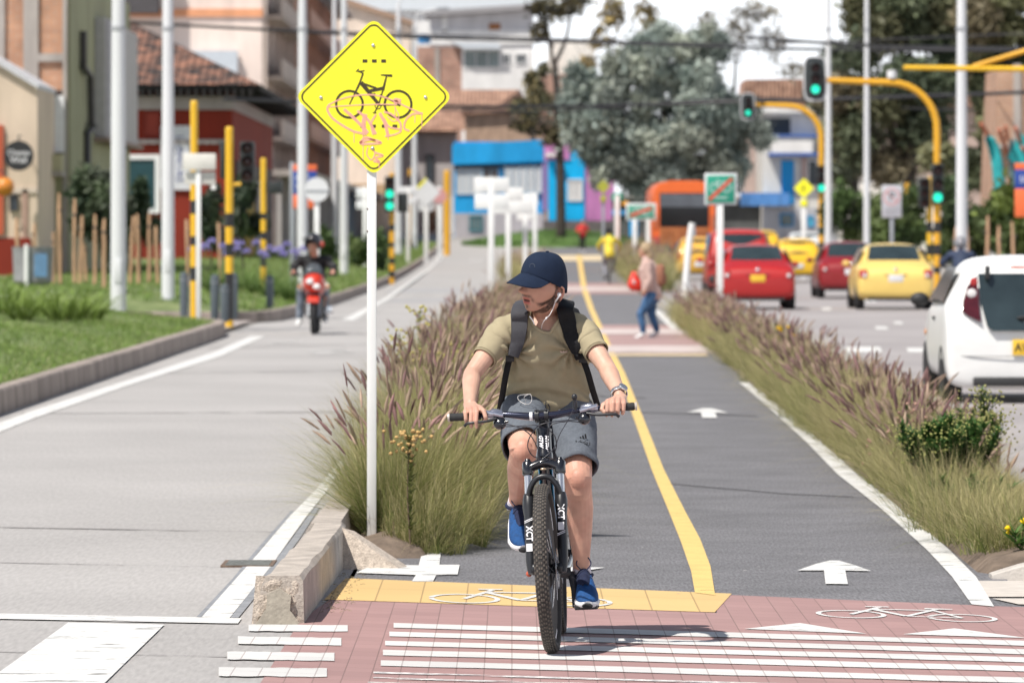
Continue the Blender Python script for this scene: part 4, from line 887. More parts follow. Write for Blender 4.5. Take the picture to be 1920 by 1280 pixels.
t = sign_post('sign_post', 'weathered white sign back with two panels in front of the striped pole', 372, 97, 9, 288, white_p, group=GW); panel(t, 343, 288, 405, 319, M('dirty_white', (.68, .66, .62), .6, var=.12, vs=3)); panel(t, 346, 322, 404, 346, M('dirty_white', (.68, .66, .62)), y=.02); mb = MB(); mb.box((xl(t, 400), .03, zl(t, 349)), (.08, .03, .12)); mb.build('bracket', white_p, t)
t = sign_post('sign_post', 'round white sign back on a white post behind the motorcyclist', 594, 133, 10, 336, white_p, group=GW)
mb = MB(); rr = mpx(23, 133); mb.lathe([(0, 0), (rr, 0), (rr, .02), (0, .02)], 28, Matrix.Translation((0, -.09, zl(t, 356))) @ Matrix.Rotation(R(90), 4, 'X')); mb.build('disc', signwhite, t, smooth=30)
mb = MB(); mb.box((0, -.12, zl(t, 358)), (rr * 1.9, .012, .03)); mb.build('rail', greysteel, t)
t = sign_post('sign_post', 'white sign back with yellow rim of a diamond sign, two panels stacked', 799, 250, 8, 340, white_p, group=GW); mb = MB(); k = mpx(27, 250); c = zl(t, 361); mb.prism([(k, c), (0, c + k), (-k, c), (0, c - k)], -.12, -.09); mb.build('panel', signwhite, t); mb = MB(); mb.prism([(-k * 1.04, c), (0, c + k * 1.04), (.0, c + k * .8), (-k * .8, c)], -.135, -.122); mb.build('yellow_rim', signyel, t); panel(t, 785, 374, 812, 396, signwhite, 'lower_panel')
t = sign_post('sign_post', 'low white sign back with a wide panel between the far lamp posts', 765, 235, 7, 352, white_p, group=GW); panel(t, 748, 350, 783, 366, signwhite); panel(t, 748, 370, 783, 384, signwhite)
t = sign_post('sign_post', 'white sign back with twin panels half hidden by the yellow sign post', 684, 210, 8, 350, white_p, group=GW); panel(t, 668, 352, 702, 372, signwhite); panel(t, 668, 376, 702, 392, signwhite)
t = sign_post('round_sign', 'small round sign with a red ring on a far post left of the blue house', 824, 265, 8, 350, white_p); mb = MB(); rr = mpx(14, 265); m_ = Matrix.Translation((0, -.12, zl(t, 368))) @ Matrix.Rotation(R(90), 4, 'X'); mb.lathe([(0, 0), (rr * .72, 0), (rr * .72, .02), (0, .02)], 24, m_); mb.build('face', signwhite, t, smooth=30); mb = MB(); mb.lathe([(rr * .7, .0), (rr, 0), (rr, .022), (rr * .7, .022)], 24, m_); mb.build('red_ring', M('faded_red', (.6, .3, .3), .6), t, smooth=30)
# bus stop flags
def flag(label, px, Y, y0, y1, wpx, post_px, order, base=None):
    t = sign_post('bus_stop_sign', label, post_px, Y, 9, y0 - 5 if post_px < 1000 else y0, greysteel, group='bus stop flags'); x0, x1 = px - wpx / 2, px + wpx / 2
    cs = [M('flag_orange', (.80, .16, .05), .5, var=.04), M('flag_blue', (.02, .06, .30), .5, var=.04)]; n = len(order); e = y0
    for k, h in order: panel(t, x0, e, x1, e + h, cs[k], 'orange_field' if k == 0 else 'blue_field', y=-.09); e += h
    return t
t = flag('orange and blue bus stop flag behind the lamp post by the motorcyclist', 572, 142, 309, 391, 44, 548, [(0, 12), (1, 44), (0, 26)])
mb = MB(); stroke(mb, [(556, 332), (578, 350)], 5, fn=lambda a, b, e: Vector((xl(t, a), -.109 - e, zl(t, b)))); stroke(mb, [(556, 350), (578, 330)], 4, fn=lambda a, b, e: Vector((xl(t, a), -.109 - e, zl(t, b)))); mb.build('white_symbol', signwhite, t)
t = flag('orange and blue bus stop flag at the far right edge over the shrubs', 1925, 128, 306, 407, 46, 1948, [(0, 12), (1, 36), (0, 53)])
text_mesh('SITP', mpx(17, 128), 'lettering', signwhite, t, Matrix.Translation((xl(t, 1926), -.108, zl(t, 337))) @ FACE)
# green cycle lane end signs
def green_sign(label, px, Y, x0, x1, y0, y1, w, yb=None, two=None):
    t = sign_post('lane_end_sign', label, px, Y, w, y0 + 8, white_p, group='green end of cycle lane signs'); panel(t, x0, y0, x1, y1, signwhite, 'border', y=-.055); pn = panel(t, x0 + 4, y0 + 4, x1 - 4, y1 - 4, signgreen, 'panel', y=-.075)
    f = lambda a, b, e: Vector((xl(t, a), -.0925 - e, zl(t, b)))
    mb = MB(); k = (x1 - x0) / 58; cx, cy = (x0 + x1) / 2, y0 + (y1 - y0) * .42
    for dx in (-11, 11): stroke(mb, [(cx + k * (dx + 8 * math.cos(a * math.pi / 10)), cy + k * (2 + 8 * math.sin(a * math.pi / 10))) for a in range(21)], 2.2 * k, fn=f)
    for a, b in (((-11, 2), (-5, -9)), ((-6, -7), (6, -8)), ((-6, -6), (0, 3)), ((0, 3), (7, -10)), ((7, -7), (11, 2)), ((-8, -11), (-3, -11))): stroke(mb, [(cx + k * a[0], cy + k * a[1]), (cx + k * b[0], cy + k * b[1])], 2 * k, fn=f)
    stroke(mb, [(cx - 12 * k, y1 - 13 * k), (cx + 12 * k, y1 - 13 * k)], 2.5 * k, fn=f); mb.build('cycle_symbol', M('sign_pale', (.45, .62, .57), .5), pn)
    mb = MB(); stroke(mb, [(x0 + 8 * k, y1 - 9 * k), (x1 - 8 * k, y0 + 9 * k)], 6.5 * k, e=.002, fn=f); mb.build('red_slash', signred, pn)
    if two: mb = MB(); mb.box((xl(t, two), 0, zl(t, y0 + 8) / 2), (2 * t['r'], 2 * t['r'], zl(t, y0 + 8))); mb.build('post', white_p, t)
    return t
green_sign('green square sign with a red slash through a bicycle on a white post', 1350, 109, 1321, 1381, 325, 384, 12)
green_sign('faded green wide sign with a slash on two posts left of the orange bus', 1190, 200, 1174, 1230, 381, 413, 8, two=1215)
t = sign_post('sign_post', 'small green and blue sign on a white post right of the purple wall', 1157, 235, 9, 366, white_p); panel(t, 1147, 362, 1167, 378, signgreen); panel(t, 1147, 394, 1175, 404, M('sign_blue', (.05, .3, .6), .5), 'lower_panel'); mb = MB(); mb.ell((xl(t, 1173), -.05, zl(t, 382)), (.16, .03, .1)); mb.build('yellow_tag', yel_o, t, smooth=180)
# bent white post beside the woman
P_ = at(1285, 598, 110); t = thing('bent_post', 'bent white marker post leaning to the right beside the walking woman', 'post', (P_.x, 110, 0)); Yp = 110
mb = MB(); mb.tube(smooth_path([(0, 0, 0), (0, 0, .5), (xl(t, 1288), 0, zl(t, 500)), (xl(t, 1293), 0, zl(t, 450)), (xl(t, 1298), 0, zl(t, 418))], 4), .062, 12); mb.build('post', white_p, t, smooth=60)
mb = MB(); mb.box((xl(t, 1302), -.02, zl(t, 436)), (.05, .04, .16), bev=.01); mb.build('broken_bracket', greysteel, t)
# right side signs
t = sign_post('no_parking_sign', 'grey rectangular no parking sign on a grey steel post above the yellow taxi', 1672, 150, 7, 350, greysteel); pn = panel(t, 1653, 347, 1690, 408, M('sign_grey', (.50, .50, .54), .5), y=-.06)
mb = MB(); f = lambda a, b, e: Vector((xl(t, a), -.078 - e, zl(t, b))); ke[0] = 0; stroke(mb, [(1671.5 + 14 * math.cos(a * math.pi / 14), 369 + 15 * math.sin(a * math.pi / 14)) for a in range(29)], 3, fn=f); stroke(mb, [(1661, 359), (1682, 379)], 2.6, fn=f); mb.build('red_ring', M('faded_red', (.6, .3, .3)), pn)
text_mesh('P', mpx(22, 150), 'letter', blk, pn, Matrix.Translation((xl(t, 1672), -.0775, zl(t, 369))) @ FACE); mb = MB()
for yy in (391, 396, 401): stroke(mb, [(1659, yy), (1685, yy)], 1.3, fn=f)
mb.build('small_text', M('text_grey', (.3, .3, .33), .6), pn)
t = sign_post('round_sign', 'round speed sign with a red ring on a white post beside the pale lamp post', 1567, 205, 8, 366, white_p); mb = MB(); rr = mpx(14.5, 205); m_ = Matrix.Translation((0, -.1, zl(t, 379))) @ Matrix.Rotation(R(90), 4, 'X'); mb.lathe([(0, 0), (rr * .72, 0), (rr * .72, .02), (0, .02)], 28, m_); mb.build('face', signwhite, t, smooth=30); mb = MB(); mb.lathe([(rr * .7, 0), (rr, 0), (rr, .022), (rr * .7, .022)], 28, m_); mb.build('red_ring', M('ring_red', (.6, .16, .15), .5), t, smooth=30); text_mesh('30', mpx(13, 205), 'number', blk, t, Matrix.Translation((0, -.125, zl(t, 379))) @ FACE)
t = sign_post('warning_sign', 'small yellow diamond warning sign with a plate below, over the white car', 1507, 200, 9, 340, white_p); mb = MB(); k = mpx(19, 200); c = zl(t, 353); mb.prism([(k, c), (0, c + k), (-k, c), (0, c - k)], -.12, -.09); mb.build('panel', signyel, t); mb = MB(); mb.box((0, -.125, c), (.06, .006, .26)); mb.box((-.07, -.125, c - .02), (.1, .006, .05)); mb.build('symbol', M('olive_mark', (.35, .33, .02), .5), t); panel(t, 1501, 375, 1513, 387, signyel, 'lower_panel', y=-.1)
t = sign_post('warning_sign', 'small yellow diamond sign coloured as if in shade, with a plate, in front of the purple wall', 1131, 215, 5, 345, greysteel); mb = MB(); k = mpx(13, 215); c = zl(t, 350); mb.prism([(k, c), (0, c + k), (-k, c), (0, c - k)], -.12, -.09); mb.build('panel', M('painted_shade_yellow', (.42, .42, .05), .5), t); panel(t, 1126, 367, 1136, 379, M('painted_shade_yellow', (.42, .42, .05)), 'lower_panel', y=-.1)  # sign yellow darkened in its colour to stand for shade
# bollards
boll_m = M('bollard_grey', (0.085, 0.105, 0.12), 0.5, var=0.1, vs=8)
bp = None
for i, (px, Y, lb) in enumerate(((345, 104, 'dark grey bollard farthest left, beside the stickered lamp post'), (362, 103, 'dark grey bollard touching the left side of the striped yellow pole'), (403, 97.5, 'dark grey bollard tallest of the cluster right of the white sign post'), (421, 97.2, 'short dark grey bollard in the middle of the cluster by the kerb corner'), (438, 101, 'dark grey bollard at the right side of the cluster, by the banded pole'), (506, 112, 'lone dark grey bollard on the grass left of the motorcycle'))):
    x = (px - 960) * Y / F; z = .2 if i < 5 else gz(x, Y)
    if bp is None:
        bp = thing('bollard', lb, 'bollard', (x, Y, z - .02), 0, 'dark grey bollards'); mb = MB(); mb.lathe([(.075, 0), (.075, .74), (.06, .79), (.02, .81), (0, .81)], 16); mb.build('shaft', boll_m, bp, smooth=40); mb = MB(); mb.lathe([(.07, .64), (.079, .64), (.079, .69), (.07, .69)], 16); mb.build('ring', M('bollard_ring', (.16, .18, .2), .4), bp, smooth=40)
    else:
        d = dup(bp, (x, Y, z - .02), lb); d.scale = (1, 1, (1, 1, 1.0, .8, 1, .84)[i])
# wooden stakes round the saplings
def stake(px, Y, top, label, lean=0.0, w=.046):
    lean = random.uniform(-.05, .05)
    t = post_at('wooden_stake', label, 'stake', px, Y, 'wooden stakes of the young trees'); h = zl(t, top); mb = MB(); n = 6
    mb.tube([(lean * h * i / n + random.uniform(-.008, .008), 0, h * i / n) for i in range(n + 1)], [w * random.uniform(.85, 1.1) for i in range(n)] + [w * .7], 7); mb.build('shaft', stake_m, t, smooth=50)
    mb = MB(); zz = h * .8; mb.lathe([(w * .9, zz), (w * 1.15, zz), (w * 1.15, zz + .05), (w * .9, zz + .05)], 8); mb.build('tie', M('rubber_tie', (.1, .08, .07), .8), t)
for px, Y, top, lb in ((37, 126, 408, 'leftmost wooden stake, before the beige house'), (62, 128, 418, 'wooden stake behind the grey bin'), (100, 128, 435, 'short thin wooden stake left of the tallest one'), (113, 126, 362, 'tallest wooden stake, in front of the green wall'), (140, 126, 372, 'thick wooden stake right of the tallest one'), (150, 130, 404, 'wooden stake partly behind a thick one'), (161, 132, 456, 'low wooden stake left of the dark sapling'), (178, 130, 402, 'knotty wooden stake against the dark sapling'), (195, 118, 410, 'wooden stake nearest to the thick lamp post on its left'), (244, 130, 405, 'wooden stake touching the right side of the thick lamp post'), (260, 130, 401, 'straight orange toned wooden stake between the two lamp posts'), (280, 134, 400, 'short wooden stake left of the low one by the stickered post'), (296, 130, 424, 'low wooden stake left of the stickered lamp post'), (353, 128, 411, 'wooden stake just left of the striped pole'), (415, 134, 417, 'wooden stake left of the banded signal pole'),
                       (1787, 150, 425, 'wooden stake left of the thick right lamp post'), (1819, 150, 422, 'wooden stake right of the thick right lamp post'), (1848, 146, 405, 'tallest wooden stake on the right, under the teal net'), (1874, 146, 423, 'wooden stake above the roof of the white hatchback'), (1904, 150, 415, 'rightmost wooden stake below the bus stop flag')):
    stake(px, Y, top, lb)
# grey bin, cable wires
P_ = at(62, 545, 124); t = thing('litter_bin', 'grey concrete litter bin on the left verge before the red wall', 'bin', (P_.x, 124, gz(P_.x, 124) - .02)); mb = MB(); mb.lathe([(.3, 0), (.42, .1), (.45, .8), (.47, .85), (.38, .85), (.36, .5), (0, .5)], 20); mb.build('drum', M('grey_concrete', (.3, .3, .32), .9, var=.2, vs=4), t, smooth=40); mb = MB(); mb.box((.2, -.42, .45), (.28, .03, .5)); mb.build('blue_plate', M('bin_blue', (.12, .24, .4), .5), t); mb = MB(); mb.tube([(-.1, -.5, -.1), (-.1, -.5, .9)], .05, 8); mb.build('white_rail', white_p, t, smooth=60)
def cable(pts, Y, label, r=.022):
    mb = MB(); mb.tube(smooth_path([at(x, y, Y + dy) for x, y, dy in pts], 10), r, 5); tag(mb.build('overhead_cable', M('cable_black', (.03, .03, .035), .6), smooth=60), label, 'cable', 'overhead cables')
cable([(-80, 25, 0), (480, 55, 10), (760, 70, 15), (1120, 80, 20), (1480, 92, 10), (2000, 96, 0)], 190, 'upper thick overhead cable crossing above the yellow sign', .055)
cable([(-80, 40, 0), (300, 46, 0), (620, 60, 10), (1000, 72, 20), (1400, 82, 20), (2000, 60, 0)], 215, 'thin overhead cable just above the upper thick one', .035)
cable([(420, 186, 0), (800, 199, 10), (1100, 199, 15), (1420, 190, 15), (1800, 178, 5), (2000, 170, 0)], 200, 'lower thick overhead cable passing behind the framed green signal', .07)
cable([(800, 206, 10), (1060, 208, 10), (1400, 184, 15), (1640, 200, 15), (2000, 214, 0)], 230, 'thin lower overhead cable sagging across the grey green tree', .04)
cable([(1400, 70, 0), (1640, 86, 0), (2000, 92, 0)], 170, 'overhead cable over the dark trees on the right', .05)

# ------------------------------------------------------------------ buildings
def plaster(name, col, var=.1, vs=.5): return M(name, col, .9, var=var + .1, vs=vs * 1.6, bump=.2, bs=8, stretch=(1, 1, .3))
brick_o = brick_mat('orange_brick', (.60, .31, .18), (.50, .25, .15), (.46, .38, .32), .42, .13, msize=.012, stain=.4)
brick_p = brick_mat('pinkish_brick', (.46, .27, .20), (.38, .2, .15), (.38, .33, .29), .45, .14, msize=.012, stain=.4)
brick_t = brick_mat('tower_brick', (.52, .31, .2), (.46, .27, .18), (.5, .42, .36), .4, .16, msize=.012, stain=.25)
tile_m = None
def tiles(name, c1, c2):
    """clay tile roof: courses of rounded tiles running up the slope"""
    m = bpy.data.materials.new(name); m.use_nodes = True; t = m.node_tree; b = t.nodes['Principled BSDF']; N = t.nodes.new; K = t.links.new
    co = N('ShaderNodeTexCoord'); w = N('ShaderNodeTexWave'); w.wave_type = 'BANDS'; w.bands_direction = 'X'; w.inputs['Scale'].default_value = 1.1; w.inputs['Distortion'].default_value = .6
    n = N('ShaderNodeTexNoise'); n.inputs['Scale'].default_value = 1.6; n.inputs['Detail'].default_value = 6; K(co.outputs['Object'], w.inputs[0]); K(co.outputs['Object'], n.inputs[0])
    r = N('ShaderNodeValToRGB'); e = r.color_ramp.elements; e[0].color = (*c1, 1); e[1].color = (*c2, 1); e[0].position = .44; e[1].position = .68; K(n.outputs[0], r.inputs[0]); K(r.outputs[0], b.inputs['Base Color']); b.inputs['Roughness'].default_value = .9
    bp = N('ShaderNodeBump'); bp.inputs['Strength'].default_value = .9; bp.inputs['Distance'].default_value = .12; K(w.outputs[0], bp.inputs['Height']); K(bp.outputs[0], b.inputs['Normal']); MATS[name] = m; return m
tile_old = tiles('old_clay_tiles', (.055, .04, .036), (.36, .17, .11)); tile_far = tiles('far_clay_tiles', (.30, .17, .12), (.56, .34, .24))
glass_d = M('dark_window_glass', (.03, .04, .05), .12, var=.2, vs=2); glass_g = M('grey_window_glass', (.16, .2, .2), .15, var=.3, vs=1)
class B:
    """a building at depth Y: everything given in photo pixels of its front plane, built in metres round its own base"""
    def __init__(s, name, label, px0, px1, Y, cat='building', base=None, group=None):
        s.Y = Y; x = (px0 + px1) / 2; s.t = thing(name, label, cat, ((x - 960) * Y / F, Y, zg(Y) - .3), 0, group); s.px0, s.px1 = px0, px1
    def X(s, px): return (px - 960) * s.Y / F - s.t.location.x
    def Z(s, py): return CH - (py - CY) * s.Y / F - s.t.location.z
    def box(s, name, x0, y0, x1, y1, mat, d0=0.0, d1=8.0, parent=None):
        a, b = s.X(x0), s.X(x1); lo = 0 if y1 is None else s.Z(y1); hi = s.Z(y0); mb = MB(); mb.box(((a + b) / 2, (d0 + d1) / 2, (lo + hi) / 2), (b - a, d1 - d0, hi - lo)); return mb.build(name, mat, parent or s.t)
    def poly(s, name, pts, mat, d0, d1): mb = MB(); mb.prism([(s.X(a), s.Z(b)) for a, b in pts], d0, d1); return mb.build(name, mat, s.t)
    def window(s, x0, y0, x1, y1, frame, pane=None, bars=1, name='window', f=2.2):
        pane = pane or glass_d; a, b, lo, hi = s.X(x0), s.X(x1), s.Z(y1), s.Z(y0); w = mpx(f, s.Y); mb = MB()
        for c, d in (((a + b) / 2, 0), ((a + b) / 2, 1)): mb.box((c, -.05, hi - w / 2 if d else lo + w / 2), (b - a, .1, w))
        for i in range(bars + 2):
            x = a + w / 2 + (b - a - w) * i / (bars + 1); mb.box((x, -.05, (lo + hi) / 2), (w if i in (0, bars + 1) else w * .6, .1, hi - lo - 2 * w))
        fr = mb.build(name, frame, s.t); mb = MB(); mb.box(((a + b) / 2, -.02, (lo + hi) / 2), (b - a - w, .03, hi - lo - w)); mb.build('pane', pane, fr); return fr
    def door(s, x0, y0, x1, y1, mat, frame=None):
        a, b, lo, hi = s.X(x0), s.X(x1), s.Z(y1) if y1 else .3, s.Z(y0); mb = MB(); mb.box(((a + b) / 2, -.04, (lo + hi) / 2), (b - a, .08, hi - lo)); d = mb.build('door', mat, s.t); mb = MB(); mb.ell((b - (b - a) * .15, -.12, lo + (hi - lo) * .45), .06, 8, 6); mb.build('handle', greysteel, d, smooth=180); return d
cream = plaster('cream_plaster', (.60, .51, .43)); beige = plaster('beige_plaster', (.62, .50, .39)); redw = plaster('dark_red_plaster', (.21, .02, .008)); pinkw = plaster('pale_pink_plaster', (.78, .66, .60), .05); greenw = plaster('moss_green_plaster', (.31, .31, .19), .14); whitew = plaster('white_plaster', (.74, .73, .72), .06); greyw = plaster('grey_plaster', (.46, .43, .43), .1); conc = plaster('bare_concrete', (.40, .36, .33), .2); bluew = plaster('blue_paint', (.015, .34, .70), .08); skyb = plaster('bright_blue_paint', (.0, .42, .82), .05); purp = plaster('orchid_paint', (.50, .20, .44), .08); purpd = plaster('violet_paint', (.27, .2, .42), .08); teal = plaster('teal_paint', (.03, .22, .27), .1); orange_b = plaster('orange_band', (.70, .33, .18), .08); brownd = M('brown_door', (.30, .12, .04), .6, var=.2); ironb = M('dark_iron', (.05, .045, .05), .5); whitef = M('window_white', (.75, .75, .75), .5, var=.04); curt = M('white_curtain', (.62, .62, .62), .8, var=.2, vs=3, stretch=(6, 1, .2)); balc_y = plaster('pale_yellow_paint', (.45, .42, .27), .15)

b = B('corner_house', 'beige plastered house with a red lower wall at the far left edge', -110, 70, 152)
b.poly('wall', [(-110, 60), (5, 125), (70, 166), (70, 620), (-110, 620)], beige, 0, 9); b.poly('coping', [(-110, 52), (5, 117), (72, 158), (72, 167), (5, 126), (-110, 61)], M('pale_coping', (.55, .55, .57), .7), -.15, 9.1)
b.box('red_dado', -108, 446, 58, None, redw, -.06, -.005); b.box('orange_pilaster', -60, 235, 7, 440, plaster('brick_red_paint', (.45, .1, .05)), -.12, -.01); b.box('arch_band', 7, 352, 70, 362, cream, -.05, -.004); b.box('pilaster', 42, 355, 52, 480, plaster('rose_paint', (.40, .26, .21)), -.05, -.003); b.window(18, 365, 34, 396, ironb, glass_d, 0)
t = thing('round_sign', 'round black shop sign with white lettering hanging on the beige house', 'sign', at(35, 292, 151.2)); rr = mpx(27, 151.2); mb = MB(); mb.lathe([(0, -.03), (rr, -.03), (rr, .03), (0, .03)], 32, Matrix.Rotation(R(90), 4, 'X')); mb.build('disc', blk, t, smooth=30); mb = MB(); mb.lathe([(rr * .97, -.02), (rr * 1.05, -.02), (rr * 1.05, .02), (rr * .97, .02)], 32, Matrix.Rotation(R(90), 4, 'X')); mb.build('rim', ironb, t, smooth=30)
for tx, dz, sz in (('Cheese', .08, .2), ('Wall', -.12, .24)): text_mesh(tx, sz, 'lettering', M('chalk_white', (.6, .6, .62), .7), t, Matrix.Translation((0, -.04, dz)) @ FACE, bold=.004)
mb = MB(); mb.tube([(0, .0, rr), (0, .0, rr + .15), (0, .7, rr + .15)], .02, 6); mb.build('bracket', ironb, t)
t = thing('hanging_lamp', 'orange ball lamp on the red corner of the beige house', 'lamp', at(8, 350, 150.6)); mb = MB(); mb.ell((0, 0, 0), (.27, .27, .25), 16, 10); mb.build('shade', M('orange_glass', (.62, .22, .03), .4), t, smooth=180); mb = MB(); mb.tube([(0, 0, .25), (0, 0, .4), (-.3, .8, .45)], .02, 6); mb.build('bracket', ironb, t)
b = B('brick_building', 'unfinished orange brick building with concrete columns and a green street facade', -60, 125, 158)
b.box('brick_wall', -60, -60, 125, None, brick_o, 0, 25); b.box('column', 44, -60, 72, None, conc, -.1, -.004); b.box('column', -8, -60, 9, 128, conc, -.1, -.004); b.box('column', 118, -60, 126, None, conc, -.1, -.004); b.box('beam', 72, 101, 118, 116, conc, -.1, -.004)
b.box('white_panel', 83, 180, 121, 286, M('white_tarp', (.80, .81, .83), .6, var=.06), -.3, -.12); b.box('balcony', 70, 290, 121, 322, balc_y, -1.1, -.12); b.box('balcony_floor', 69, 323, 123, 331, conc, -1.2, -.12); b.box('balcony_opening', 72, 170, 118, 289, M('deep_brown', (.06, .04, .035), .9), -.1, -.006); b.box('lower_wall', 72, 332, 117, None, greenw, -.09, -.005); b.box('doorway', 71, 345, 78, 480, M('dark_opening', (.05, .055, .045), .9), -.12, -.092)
x1 = b.X(125); y1 = 25
mb = MB(); mb.box((x1 + .04, 12.5, b.Z(-60) / 2), (.07, 24.8, b.Z(-60))); gw = mb.build('street_wall', greenw, b.t)
def street_rect(b, x, name, ya, yb, z0, z1, mat, th=.1): mb = MB(); mb.box((x + th / 2, (ya + yb) / 2, (z0 + z1) / 2), (th, yb - ya, z1 - z0)); return mb.build(name, mat, b.t)
street_rect(b, x1 + .09, 'pale_bay', 9.5, 24, b.Z(245), b.Z(8), M('bay_grey', (.46, .44, .43), .8, var=.1), .3); street_rect(b, x1 + .38, 'bay_rib', 10, 11, b.Z(240), b.Z(12), M('bay_rib', (.5, .48, .5), .8)); street_rect(b, x1 + .38, 'bay_rib', 14.5, 15.5, b.Z(246), b.Z(12), M('bay_rib', (.5, .48, .5))); street_rect(b, x1 + .09, 'bay_ledge', 9, 24.5, b.Z(256), b.Z(247), M('ledge', (.3, .22, .18), .8), .45)
mb = MB(); mb.tube([(x1 + .2, 3.5, b.Z(50)), (x1 + .2, 3.5, b.Z(118)), (x1 + .25, 5.5, b.Z(132)), (x1 + .25, 5.8, b.Z(225)), (x1 + .25, 7, b.Z(228)), (x1 + .2, 5, b.Z(245)), (x1 + .2, 5, b.Z(400))], .1, 8); mb.build('drainpipe', ironb, b.t, smooth=60)
b = B('red_house', 'old two storey dark red house with a hipped clay tile roof and deep eaves coloured black as shade', 200, 440, 215)
b.box('wall', 120, 165, 436, None, redw, 0, 36); b.box('cornice', 120, 181, 438, 206, plaster('grey_cornice', (.34, .30, .29)), -.25, 36.2); b.box('string_course', 120, 262, 437, 270, plaster('grey_cornice', (.34, .30, .29)), -.15, -.004)
a, c, e = b.X(120), b.X(436), b.Z(160); eo = 1.1; rz = e + 3.6
mb = MB(); mb.add([(a - 8, -eo, e), (c + eo, -eo, e), (c + eo, 37, e), (a - 8, 37, e), (c - 6.2, 12, rz), (c - 6.2, 24, rz), (a - 8, 12, rz), (a - 8, 24, rz)], [(0, 1, 4, 6), (1, 2, 5, 4), (2, 3, 7, 5), (6, 4, 5, 7)]); mb.build('roof', tile_old, b.t)
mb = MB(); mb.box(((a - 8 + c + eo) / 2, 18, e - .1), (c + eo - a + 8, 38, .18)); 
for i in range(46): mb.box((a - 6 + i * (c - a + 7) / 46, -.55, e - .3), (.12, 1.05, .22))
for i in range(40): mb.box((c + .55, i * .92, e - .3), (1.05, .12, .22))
mb.build('eaves', M('painted_shade_timber', (.018, .016, .016), .9), b.t)  # eaves coloured near black for the shadow under the overhang
b.window(228, 290, 300, 400, whitef, M('teal_glass', (.01, .05, .06), .3), 0, f=9); b.window(270, 210, 300, 255, M('red_frame', (.22, .02, .01), .7), M('red_shutter', (.26, .03, .015), .7), 0)
b.box('white_banner', 302, 236, 358, 356, M('banner_white', (.62, .62, .66), .7), -.12, -.02)
text_mesh('LLANTAS', mpx(21, 215), 'lettering', M('banner_ink', (.12, .14, .3), .7), b.t, Matrix.Translation((b.X(337), -.14, b.Z(298))) @ FACE @ Matrix.Rotation(R(-90), 4, 'Z'))
street_rect(b, c + .005, 'shop_front', 2, 34, .3, b.Z(300), M('dark_shop', (.07, .05, .05), .8), .06); street_rect(b, c + .005, 'yellow_shutter', 8, 16, .3, b.Z(340), plaster('ochre_paint', (.42, .30, .04)), .12); street_rect(b, c + .005, 'white_shutter', 20, 26, .3, b.Z(330), whitew, .12)
b = B('pink_building', 'tall pale pink building with an orange stripe behind the red house', 200, 492, 282)
b.box('wall', 120, -120, 492, None, pinkw, 0, 14); b.box('orange_stripe', 120, 17, 493, 32, orange_b, -.12, -.004); b.box('dark_soffit', 200, -120, 300, 26, M('dark_soffit', (.08, .075, .08), .9), -1.6, -.13); b.box('grey_sheet', 322, 96, 446, 190, M('grey_sheet', (.52, .57, .63), .6, var=.08), -.5, -.125)
def street_block(name, label, pxa, pxb, X0, top, wallm, floors, wm, balm, roofm=None, cat='building'):
    """a block whose long facade follows the left side of the street"""
    Ya, Yb = -X0 * F / (960 - pxa), -X0 * F / (960 - pxb); t = thing(name, label, cat, (X0, Ya, zg(Ya) - .3)); D = Yb - Ya; zt = CH - (top - CY) * Ya / F - t.location.z
    mb = MB(); mb.box((-4, D / 2, zt / 2), (8, D, zt)); mb.build('wall', wallm, t); fh = zt / floors; n = max(2, int(D / 7))
    for f in range(floors):
        for k in range(n):
            y = D * (k + .5) / n; z = fh * f + fh * .5
            mb = MB(); mb.box((.03, y, z), (.06, D / n * .45, fh * .55)); w = mb.build('window', wm, t); mb = MB(); mb.box((.05, y, z), (.05, D / n * .38, fh * .47)); mb.build('pane', glass_d, w)
        if f and balm: mb = MB(); mb.box((.5, D / 2, fh * f + .1), (1.0, D * .94, .2)); mb.box((.95, D / 2, fh * f + .6), (.1, D * .94, .9)); mb.build('balcony', balm, t)
    for k in range(n + 1): mb = MB(); mb.box((.12, .3 + (D - .6) * k / n, zt / 2), (.24, .5, zt)); mb.build('column', balm or wallm, t)
    mb = MB(); mb.box((-3.4, D / 2, zt + .15), (9.4, D + .2, .3)); mb.build('roof', roofm or conc, t); return t
rosew = plaster('rose_brown_plaster', (.50, .36, .31), .25, 1.2); brickw = brick_mat('brown_brick', (.50, .25, .16), (.42, .2, .13), (.42, .32, .26), .42, .13, msize=.01, stain=.45)
street_block('apartment_block', 'narrow rose brown block with stacked balconies left of the yellow sign', 491, 545, -12.4, -80, rosew, 5, M('brown_frame', (.14, .08, .06), .7), plaster('beige_balcony', (.48, .40, .35)))
street_block('apartment_block', 'brown brick block with rust red balconies directly behind the yellow sign', 546, 626, -12.4, -60, brickw, 5, M('brown_frame', (.14, .08, .06)), plaster('rust_balcony', (.48, .27, .2)))
street_block('shop_row', 'low dark shop row with worn awnings at street level behind the lamp posts', 517, 700, -10.6, 330, plaster('worn_shop', (.26, .22, .21), .3, 1), 1, ironb, plaster('grey_awning', (.5, .47, .45)))
b = B('cream_house', 'cream coloured house with a sloping roof edge above the yellow sign', 600, 770, 425); b.poly('wall', [(600, -10), (640, 4), (770, 48), (770, 460), (600, 460)], plaster('warm_cream', (.74, .62, .52), .06), 0, 8); b.poly('roof', [(590, -22), (640, -6), (775, 40), (775, 48), (640, 5), (590, -12)], M('brown_verge', (.36, .24, .17), .8), -.5, 8.3); b.box('ochre_storey', 660, 345, 745, 376, plaster('ochre_wall', (.42, .29, .17)), -.1, -.004)
